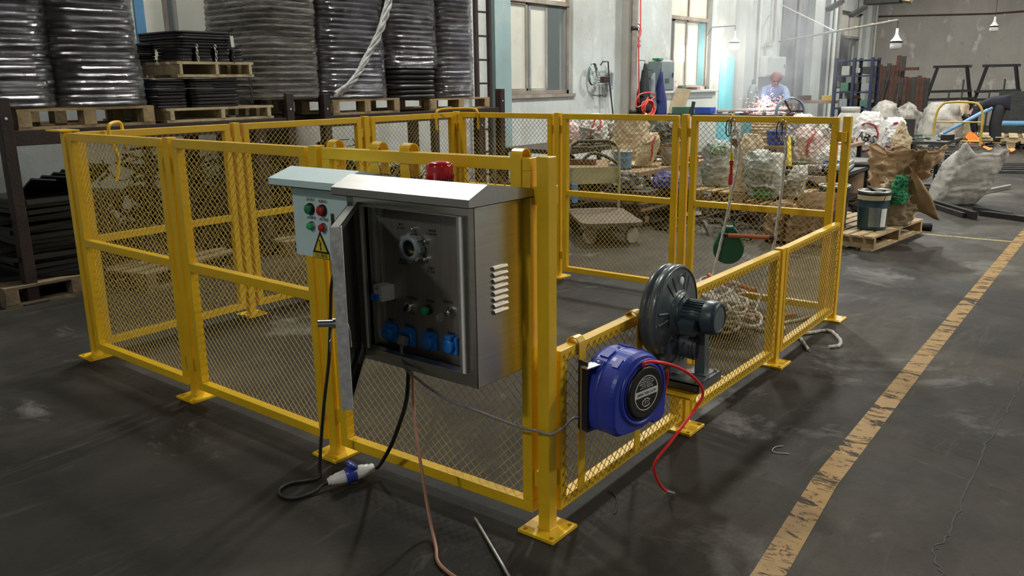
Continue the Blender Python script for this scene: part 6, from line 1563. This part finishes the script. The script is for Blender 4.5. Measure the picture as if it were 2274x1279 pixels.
# cyan lit doorway hanging plastic strips and posts behind the table
struct(MB().b2(15.0, 15.42, 6.05, 6.19, .0, 1.90).build('door_1', 'cyan_door'))
t = thing('leaning_cylinder', 'grey gas cylinder standing before the cyan door', 'cylinder', (15.9, 5.8, 0))
MB().lathe([(.0005, 0), (.11, 0), (.115, .02), (.115, 1.15), (.09, 1.26), (.04, 1.32)], 20).build('cylinder_body', 'locker_grey', t)
MB().lathe([(.03, 1.32), (.035, 1.42), (.0005, 1.43)], 12).build('valve', 'dark_steel', t)
for k in range(3): tag(MB().b2(13.6 + k * .35, 13.66 + k * .35, 4.6, 4.66, 0, .80).build('leg_post', 'black_frame'), 'thin dark post standing behind the welding table', 'post', 'thin posts behind the welding table')
tag(MB().b2(13.5, 14.6, 4.95, 5.0, .05, .75).build('cyan_screen', 'cyan_door'), 'bright cyan screen under the welding table', 'screen')
# electrical box with conduit
t = thing('electrical_box', 'pale grey electrical box on the wall above the welder', 'electrical box', (17.7, 6.1, 1.5))
MB().b2(17.05, 18.30, 5.98, 6.19, 1.48, 1.94, .006).build('box_body', 'box_panel', t, True)
MB().b2(17.10, 18.25, 5.965, 5.98, 1.51, 1.91, .004).build('box_door', 'box_panel', t, True)
MB().b2(18.15, 18.19, 5.955, 5.967, 1.68, 1.76).build('latch', 'dark_steel', t, True)
MB().tube([(17.3, 6.12, 1.94), (17.3, 6.12, 2.22), (17.8, 6.12, 2.30), (17.8, 6.12, 3.6)], .02, 8).build('conduit', 'pipe_grey', t, True)
for k, (x, r_, m) in enumerate(((16.7, .035, 'pipe_grey'), (16.9, .03, 'off_white'), (19.4, .04, 'pipe_grey'), (22.3, .05, 'off_white'), (22.7, .04, 'pipe_grey'), (26.0, .07, 'pipe_grey'), (26.25, .05, 'off_white'))):
    tag(MB().cyl((x, 6.12, 0), (x, 6.12, 6.8), r_, n=12).build('wall_pipe', m), 'thin vertical pipe running up the far part of the window wall', 'pipe', 'vertical pipes on the far window wall')
t = thing('electrical_box', 'narrow pale box on the far wall beside the tall dark window', 'electrical box', (24.0, 6.1, 1.4))
MB().b2(23.9, 24.6, 6.0, 6.19, 1.0, 1.6, .006).build('box_body', 'box_panel', t, True)
MB_door = MB().b2(18.0, 18.44, 6.08, 6.19, 0, 1.46).build('door_2', 'locker_grey'); struct(MB_door)
# jib lamp arm
t = thing('jib_arm', 'long pale jib arm reaching out from the far wall', 'jib', (17.83, 6.0, 2.28))
MB().cyl((17.83, 6.0, 2.28), (14.72, 2.66, 2.43), .022, n=8).build('arm', 'pipe_grey', t, True)
MB().cyl((17.83, 6.0, 3.1), (16.2, 4.25, 2.38), .014, n=8).build('brace', 'rope_white', t, True)
MB().tube([(17.7 - .062 * k * 3, 5.86 - .0668 * k * 3, 2.29 + .003 * k * 3 + (.02 if k % 2 else -.02)) for k in range(16)], .008, 5).build('wound_cable', 'rope_white', t, True)
def bulb(x, y, z, label, cord, on=True, col='lamp_white', white=True):
    t = thing('bulb_lamp', label, 'lamp', (x, y, z))
    MB().lathe([(.012, .27), (.022, .26), (.028, .16), (.055, .10), (.105, .045)], 24).build('housing', 'lamp_white', t)
    MB().lathe([(.105, .045), (.108, .04), (.108, .015), (.100, .012)], 24).build('black_band', 'black_plastic', t)
    MB().lathe([(.100, .012), (.102, -.04), (.095, -.085), (.075, -.10), (.0005, -.105)], 24).build('bulb', 'lamp_glow' if on else 'lamp_white', t)
    MB().tube([(0, 0, .27), (0, 0, cord)], .006, 6).build('cord', 'black_rubber', t)
    return t
bulb(14.72, 2.66, 2.02, 'unlit white bulb lamp hanging from the jib arm', .40, False)
bulb(13.45, .92, 2.16, 'small dark-banded bulb lamp hanging at the upper right', 7.2, False).scale = (.62, .62, .62)
bulb(14.60, 5.72, 2.12, 'brightly lit bulb lamp on a wall bracket', .36, True)
bl_ = bpy.data.lights.new('bulb_light', 'POINT'); bl_.energy = 42; bl_.color = (1.0, .90, .74); bl_.shadow_soft_size = .10
bo = bpy.data.objects.new('bulb_light', bl_); bo.location = (14.60, 5.72, 1.90); COL.objects.link(bo)
t = thing('lamp_bracket', 'thin angled wall bracket carrying the lit bulb', 'bracket', (14.6, 6.1, 2.4))
MB().tube([(14.3, 6.19, 2.30), (14.35, 6.1, 2.46), (14.60, 5.72, 2.48)], .010, 6).build('bracket_arm', 'dark_steel', t, True)
for k, (x, y, z) in enumerate(((19.5, 5.3, 3.15), (19.85, 4.85, 3.0))):
    t = thing('tube_lamp', 'small dark tube lamp hanging high near the far pilaster, ' + ('left' if k == 0 else 'right') + ' one', 'lamp', (x, y, z))
    MB().box((0, 0, 0), (.45, .16, .10), Euler((0, R(-28), R(-40))), .01).build('lamp_body', 'tarp_dark', t)
    MB().box((.02, -.03, -.055), (.36, .05, .03), Euler((0, R(-28), R(-40)))).build('tube', 'label_white', t)
    MB().cyl((0, 0, .05), (0, 0, 3.8), .01, n=6).build('hanger', 'dark_steel', t)
t = thing('hanging_unit', 'dark box with a wooden end hanging at the top edge of the far wall', 'unit', (22.6, 4.7, 3.5))
MB().box((0, .3, 0), (.5, .9, .3), None, .02).build('unit_body', 'tarp_dark', t); MB().box((.0, -.30, -.02), (.3, .25, .25), Euler((.2, .2, 0)), .01).build('unit_end', 'kraft_pale', t)
for y in (.5, 0): MB().cyl((0, y, .15), (0, y, 3.4), .01, n=6).build('hanger', 'dark_steel', t)
tag(MB().tube([(EX - .03, 6.1, 3.30), (EX - .03, 3.0, 3.20), (EX - .03, .5, 3.26), (EX - .03, -3, 3.24)], .02, 6).build('wall_cable', 'rust'), 'thin reddish cable running along the end wall', 'cable')
# far benches, blue shelf, rusty sheets, trestles
table('far_bench', 'long far workbench under the dark wall band', 17.6, 18.5, 3.9, 5.7, .93, .06, 'wood_bench')
for k, (y, m, lb) in enumerate(((5.3, 'rust', 'small rusty block on the far bench, left'), (4.75, 'cart_yellow', 'orange brown block on the far bench'), (4.2, 'kraft_pale', 'pale block on the far bench, right'))):
    o = MB().box((0, 0, .06), (.16, .26, .11), None, .004).build('bench_block', m); o.location = (17.8, y, .931); tag(o, lb, 'block')
t = thing('wheel_hoop', 'big blue grey steel hoop standing on the table', 'hoop', (9.15, 2.62, .622))
hm = frame_mt((9.15, 2.55, 1.0), (.45, -.9, 0), (0, 0, 1))
MB().lathe([(.165, -.10), (.180, -.105), (.185, -.095), (.180, .095), (.165, .10), (.162, .09), (.162, -.09), (.165, -.10)], 36, Matrix.Translation((0, 0, 0)) @ hm).build('hoop', 'weld_ring_blue', t, True)
for a in (0, 120, 240): MB().cyl(hm @ Vector((0, 0, .05)), hm @ (Vector((math.cos(R(a)), math.sin(R(a)), 0)) * .163 + Vector((0, 0, .05))), .012, n=8).build('spoke', 'rust', t, True)
for x, y in ((9.05, 2.45), (9.2, 2.62)): MB().b2(x - .03, x + .03, y - .02, y + .02, .622, .85).build('chock', 'wood_bench', t, True)
t = thing('blue_shelf', 'tall dark blue steel shelf in front of the dark window', 'shelf', (17.5, 4.05, 0))
for y in (3.72, 4.10, 4.48):
    for x in (17.3, 17.8): MB().b2(x - .03, x + .03, y - .03, y + .03, 0, 1.85).build('post', 'shelf_blue', t, True)
for z in (.4, .75, 1.1, 1.45, 1.78): MB().b2(17.28, 17.82, 3.70, 4.50, z, z + .03).build('shelf_board', 'shelf_blue', t, True)
for k in range(12):
    z = (.43, .78, 1.13, 1.48)[k % 4]; y = 3.85 + (k // 4) * .22
    o = MB().box((0, 0, .08), (.3, .17, rn.uniform(.10, .22)), None, .01).build('shelf_crate', ['dark_steel', 'foam_green', 'bin_grey', 'cloth_grey'][rn.randrange(4)]); o.location = (17.5, y, z + .022); tag(o, 'small crate on the dark blue steel shelf', 'crate', 'crates on the blue shelf')
rn = random.Random(4)
for k in range(13):
    y = 4.36 - k * .10; h = (1.72, 1.74, 1.70, 1.76, 1.72, 1.94, 1.92, 1.44, 1.42, 1.43, 1.46, 1.42, 1.40)[k]
    o = MB().box((0, 0, h / 2), (.05, .095, h), None, .004).build('rusty_plank', 'rust' if k % 3 else 'dark_steel'); o.location = (20.0 + rn.uniform(-.05, .05), y, 0.001); o.rotation_euler = (0, R(3), 0)
    tag(o, 'rusty brown steel plank standing upright at the far wall', 'steel plank', 'rusty planks standing at the far wall')
tag(MB().box((19.93, 3.60, 1.62), (.1, .46, .07)).build('rusty_bar', 'rust'), 'short rusty cross bar above the lower planks', 'steel bar')
t = thing('plank_support', 'dark leaning bars in front of the rusty planks', 'frame', (19.6, 3.8, 0))
for a, b in (((19.5, 4.25, 0), (19.7, 4.0, 1.6)), ((19.5, 3.85, 0), (19.6, 3.72, 1.3)), ((19.5, 3.4, 0), (19.6, 3.5, 1.2)), ((19.5, 3.0, 0), (19.6, 3.12, 1.35))): MB().cyl(a, b, .025, n=8).build('bar', 'dark_steel', t, True)
def trestle(y0, y1, label, tilt):
    t = thing('steel_trestle', label, 'trestle', (24.0, (y0 + y1) / 2, 0), group='steel trestles at the end wall')
    mb = MB()
    for nm, a, b in (('leg', (24.0, y0 + .25, 0), (24.2, y0 - .12, 1.72)), ('leg', (24.0, y1 - .25, 0), (24.2, y1 + .12, 1.72)), ('top_bar', (24.2, y0, 1.70), (24.2, y1, 1.70)), ('mid_bar', (24.05, y0 + .1, 1.02), (24.05, y1 - .1, 1.05)), ('mid_bar', (24.05, y0 + .12, .80), (24.05, y1 - .15, .84))):
        MB().box(tuple((Vector(a) + Vector(b)) / 2), ((Vector(b) - Vector(a)).length, .07, .07), Matrix(((1, 0, 0), (0, 1, 0), (0, 0, 1))).to_4x4() @ (Vector(b) - Vector(a)).to_track_quat('X', 'Z').to_matrix().to_4x4()).build(nm, 'black_frame', t, True)
    return t
trestle(3.92, 2.96, 'dark steel trestle at the end wall, the one nearer the rusty planks', 0)
trestle(2.70, 1.80, 'dark steel trestle at the end wall, the one behind the bending worker', 0)
for k in range(9): tag(MB().cyl((23.2, 3.6 - k * .32, 0), (23.3, 3.6 - k * .32, .75 + .3 * (k % 3)), .02, n=6).build('upright_rod', 'dark_steel'), 'thin dark rod standing at the end wall', 'rod', 'thin rods at the end wall')
tag(MB().b2(22.6, 22.75, -.2, 2.0, 0, 1.05).build('dark_panel', 'tarp_dark'), 'dark ribbed panel standing at the far right', 'panel')
t = thing('long_shelf', 'dark low rack of profiles at the far right edge', 'rack', (21, -.5, 0))
for k in range(5): MB().b2(20.5, 21.5, -1.6, .9, .10 + k * .14, .16 + k * .14).build('profile_layer', 'dark_steel' if k % 2 else 'black_frame', t, True)
for y in (-1.4, -.35, .7): MB().b2(20.4, 21.6, y - .04, y + .04, 0, .80).build('post', 'dark_steel', t, True)
for k, (x, y, h) in enumerate(((13.1, 3.3, .55), (13.6, 2.9, .7), (15.6, 3.6, .6), (16.2, 2.9, .5))):
    scrap('scrap_heap', x - .5, x + .5, y - .35, y + .35, h, 70, 40 + k, 'scrap_dark', ['distant scrap heap left of the far benches', 'distant scrap heap behind the blue hoop', 'distant scrap heap before the blue shelf', 'distant scrap heap before the rusty planks'][k])

# ------------------------------------------------------------------ people
def skin(name, nodes, edges, mat, parent, sub=2, root_i=0):
    me = bpy.data.meshes.new(name); me.from_pydata([n[0] for n in nodes], edges, [])
    o = bpy.data.objects.new(name, me); COL.objects.link(o)
    bpy.context.view_layer.objects.active = o
    sk_ = o.modifiers.new('skin', 'SKIN'); sk_.use_smooth_shade = True; sk_.branch_smoothing = .6
    if not me.skin_vertices: me.attributes  # created by the modifier
    bpy.context.view_layer.update()
    if not me.skin_vertices:
        bpy.ops.object.select_all(action='DESELECT'); o.select_set(True)
    lay = me.skin_vertices[0].data
    for i, n in enumerate(nodes):
        r = n[1]; lay[i].radius = r if isinstance(r, tuple) else (r, r); lay[i].use_root = (i == root_i)
    ss = o.modifiers.new('sub', 'SUBSURF'); ss.levels = sub; ss.render_levels = sub
    dg = bpy.context.evaluated_depsgraph_get()
    m2 = bpy.data.meshes.new_from_object(o.evaluated_get(dg)); m2.name = name
    bpy.data.objects.remove(o); bpy.data.meshes.remove(me)
    m2.materials.clear(); m2.materials.append(MATS[mat])
    m2.polygons.foreach_set('use_smooth', [True] * len(m2.polygons))
    o = bpy.data.objects.new(name, m2); COL.objects.link(o); o.parent = parent
    return o
def person(label, loc, rz, J, cloth, trous, hairm, hand_r=.011):
    """J: joints in local metres (x forward, y left, z up)"""
    t = thing('person', label, 'person', loc, rz)
    V = {k: Vector(v) for k, v in J.items()}
    nodes = []; idx = {}; edges = []
    def nd(k, p, r): idx[k] = len(nodes); nodes.append((tuple(p), r)); return idx[k]
    def ed(a, b): edges.append((idx[a], idx[b]))
    nd('pelvis', V['pelvis'], (.14, .10)); nd('belly', V['pelvis'].lerp(V['chest'], .5), (.13, .095)); nd('chest', V['chest'], (.15, .105)); nd('neck', V['neck'], .055); nd('head0', V['neck'].lerp(V['head'], .55), .070); nd('head', V['head'], .092); nd('crown', V['head'] + (V['head'] - V['neck']).normalized() * .07, .070)
    for a, b in (('pelvis', 'belly'), ('belly', 'chest'), ('chest', 'neck'), ('neck', 'head0'), ('head0', 'head'), ('head', 'crown')): ed(a, b)
    for s in ('l', 'r'):
        nd('sh' + s, V['sh' + s], .062); nd('el' + s, V['el' + s], .042); nd('wr' + s, V['wr' + s], .028)
        nd('hip' + s, V['hip' + s], .088); nd('kn' + s, V['kn' + s], .058); nd('an' + s, V['an' + s], .042)
        tf = V['an' + s] + Vector((.14, 0, -.045)); nd('to' + s, tf, .032)
        for a, b in (('chest', 'sh' + s), ('sh' + s, 'el' + s), ('el' + s, 'wr' + s), ('pelvis', 'hip' + s), ('hip' + s, 'kn' + s), ('kn' + s, 'an' + s), ('an' + s, 'to' + s)): ed(a, b)
        d = (V['wr' + s] - V['el' + s]).normalized(); side = d.cross(Vector((0, 0, 1)));
        if side.length < .1: side = Vector((0, 1, 0))
        side.normalize(); nrm = side.cross(d)
        pc = V['wr' + s] + d * .055; nd('palm' + s, pc, (.034, .018)); ed('wr' + s, 'palm' + s)
        for f_ in range(4):
            b0 = pc + side * (f_ - 1.5) * .019 + d * .028; L_ = (.070, .078, .072, .056)[f_]
            nd('f%d%s' % (f_, s), b0, .010); ed('palm' + s, 'f%d%s' % (f_, s))
            nd('g%d%s' % (f_, s), b0 + d * L_ * .5 - nrm * .012, .0085); ed('f%d%s' % (f_, s), 'g%d%s' % (f_, s))
            nd('h%d%s' % (f_, s), b0 + d * L_ * .8 - nrm * .035, .007); ed('g%d%s' % (f_, s), 'h%d%s' % (f_, s))
        nd('t0' + s, pc + side * .036 - d * .01, .011); nd('t1' + s, pc + side * .055 + d * .025 - nrm * .012, .009); ed('palm' + s, 't0' + s); ed('t0' + s, 't1' + s)
    body = skin('body', nodes, edges, 'skin', t)
    # face details on the head
    up_h = (V['head'] - V['neck']).normalized(); fwd = Vector(J.get('face', (1, 0, 0))).normalized(); lat = up_h.cross(fwd).normalized()
    hc = V['head']
    fm_ = MB(); fm_.cyl(hc + fwd * .085 - up_h * .005, hc + fwd * .112 - up_h * .03, .010, .016, 10); fm_.build('nose', 'skin', t)
    for sg in (-1, 1):
        MB().ball(hc + fwd * .083 + lat * sg * .032 + up_h * .012, .012, 10, 6).build('eye', 'black_plastic', t)
        MB().ball(hc + lat * sg * .092 - up_h * .01, .026, 10, 6, (.5, .5, 1)).build('ear', 'skin', t)
    MB().tube([hc + fwd * .083 + lat * .025 - up_h * .055, hc + fwd * .092 - up_h * .058, hc + fwd * .083 - lat * .025 - up_h * .055], .005, 6).build('mouth', 'sack_red_print', t)
    hm_ = MB(); 
    hm_.ball((0, 0, 0), .104, 20, 12, (1, 1, .92)); hv = [Vector(v) for v in hm_.v]
    q_ = up_h.to_track_quat('Z', 'Y').to_matrix()
    hm_.v = [tuple(hc + up_h * .032 - fwd * .018 + q_ @ v) for v in hv]
    hm_.build('hair', hairm, t)
    # shirt and trousers as slightly larger skins
    n2 = [(tuple(V['pelvis']), (.175, .155)), (tuple(V['pelvis'].lerp(V['chest'], .5)), (.175, .165)), (tuple(V['chest']), (.185, .165)), (tuple(V['chest'].lerp(V['neck'], .85)), .098)]
    e2 = [(0, 1), (1, 2), (2, 3)]
    for s in ('l', 'r'):
        b = len(n2); n2 += [(tuple(V['sh' + s]), .086), (tuple(V['el' + s]), .062), (tuple(V['el' + s].lerp(V['wr' + s], .92)), .048)]
        e2 += [(2, b), (b, b + 1), (b + 1, b + 2)]
    n2.append((tuple(V['pelvis'] + (V['pelvis'] - V['chest']).normalized() * .07), (.14, .12))); e2.append((0, len(n2) - 1))
    skin('jacket', n2, e2, cloth, t)
    n3 = [(tuple(V['pelvis']), (.180, .155))]; e3 = []
    for s in ('l', 'r'):
        b = len(n3); n3 += [(tuple(V['hip' + s]), .130), (tuple(V['kn' + s]), .100), (tuple(V['an' + s] + Vector((0, 0, .03))), .085)]
        e3 += [(0, b), (b, b + 1), (b + 1, b + 2)]
    n3.append((tuple(V['pelvis'] + (V['pelvis'] - V['chest']).normalized() * .09), (.12, .10))); e3.append((0, len(n3) - 1))
    skin('trousers', n3, e3, trous, t)
    for s in ('l', 'r'):
        c = V['an' + s]
        MB().box((c.x + .05, c.y, .045), (.27, .10, .085), None, .03).build('shoe', 'black_rubber', t)
    return t
# worker bending over: hips right, torso horizontal towards the window wall
person('person bending far forward in dark jacket and black trousers with arms down', (17.35, 1.22, 0), R(98),
       dict(pelvis=(.0, 0, .90), chest=(.34, 0, .88), neck=(.47, 0, .76), head=(.54, 0, .62), face=(-.3, 0, -1), shl=(.40, .19, .82), shr=(.40, -.19, .82), ell=(.46, .22, .55), elr=(.44, -.22, .54),
            wrl=(.40, .14, .30), wrr=(.38, -.12, .28), hipl=(.0, .10, .86), hipr=(.0, -.10, .86), knl=(.04, .12, .48), knr=(.08, -.12, .48), anl=(-.02, .12, .08), anr=(.04, -.12, .08)), 'cloth_dark_navy', 'cloth_black', 'hair_black')
person('person in light work clothes stooping over the sparks at the welding table', (13.55, 4.45, 0), R(206),
       dict(pelvis=(-.05, 0, .92), chest=(.14, 0, 1.22), neck=(.24, 0, 1.33), head=(.33, 0, 1.42), face=(1, 0, -.7), shl=(.17, .19, 1.24), shr=(.17, -.19, 1.24), ell=(.38, .22, 1.05), elr=(.38, -.22, 1.05),
            wrl=(.58, .10, 1.0), wrr=(.58, -.08, 1.0), hipl=(-.04, .10, .86), hipr=(-.04, -.10, .86), knl=(.0, .12, .48), knr=(.0, -.12, .48), anl=(-.02, .12, .08), anr=(-.02, -.12, .08)), 'cloth_light', 'cloth_grey', 'cap_pink')
# welding arc, sparks, smoke
ARC = Vector((12.72, 4.28, .97))
tag(MB().ball(ARC, .028, 12, 8).build('welding_arc', 'arc_white'), 'blinding white pink welding arc on the table', 'welding arc')
al = bpy.data.lights.new('arc_light', 'POINT'); al.energy = 14; al.color = (.62, .72, 1.0); al.shadow_soft_size = .06
ao = bpy.data.objects.new('arc_light', al); ao.location = ARC + Vector((-.06, -.04, .10)); COL.objects.link(ao)
rn = random.Random(17); mb = MB()
for k in range(300):
    th = rn.uniform(0, 2 * math.pi); ph = rn.gauss(.5, .55); v0 = rn.uniform(.5, 2.6)
    v = Vector((math.cos(th) * math.cos(ph), math.sin(th) * math.cos(ph), math.sin(ph))) * v0
    tt_ = rn.uniform(.05, .26)
    p = ARC + v * tt_ + Vector((0, 0, -4.9 * tt_ ** 2)); dv_ = (v + Vector((0, 0, -9.8 * tt_))).normalized() * rn.uniform(.006, .022)
    if p.z < .83 and abs(p.x - 12.65) < .4: p.z = .835
    mb.cyl(p - dv_, p + dv_, rn.uniform(.002, .0045), n=4)
tag(mb.build('welding_sparks', 'spark'), 'spray of tiny orange red sparks around the welding arc', 'sparks', None, 'stuff')
m, n, l, p = nt('welding_smoke'); n.remove(p)
vol = n.new('ShaderNodeVolumePrincipled'); out_ = n['Material Output']; l.new(vol.outputs[0], out_.inputs['Volume'])
vol.inputs['Color'].default_value = (.80, .86, .95, 1); vol.inputs['Anisotropy'].default_value = .2
tc = n.new('ShaderNodeTexCoord')
gr = n.new('ShaderNodeTexGradient'); gr.gradient_type = 'SPHERICAL'; l.new(tc.outputs['Object'], gr.inputs[0])
nn = n.new('ShaderNodeTexNoise'); nn.inputs['Scale'].default_value = 2.2; nn.inputs['Detail'].default_value = 3; nn.inputs['Distortion'].default_value = .8; l.new(tc.outputs['Object'], nn.inputs['Vector'])
d1 = mth(n, l, 'MULTIPLY', gr.outputs['Fac'], ramp(n, l, nn.outputs['Fac'], [(.38, 0.1), (.7, 1.0)]))
l.new(mth(n, l, 'MULTIPLY', d1, .85), vol.inputs['Density'])
MATS['welding_smoke'] = m
sm_ = MB().ball((0, 0, 0), 1.0, 32, 18).build('welding_smoke', 'welding_smoke'); sm_.location = (13.7, 4.6, 1.85); sm_.scale = (2.0, 1.55, 1.84)
tag(sm_, 'thin bluish smoke drifting up around the welder', 'smoke', None, 'stuff')
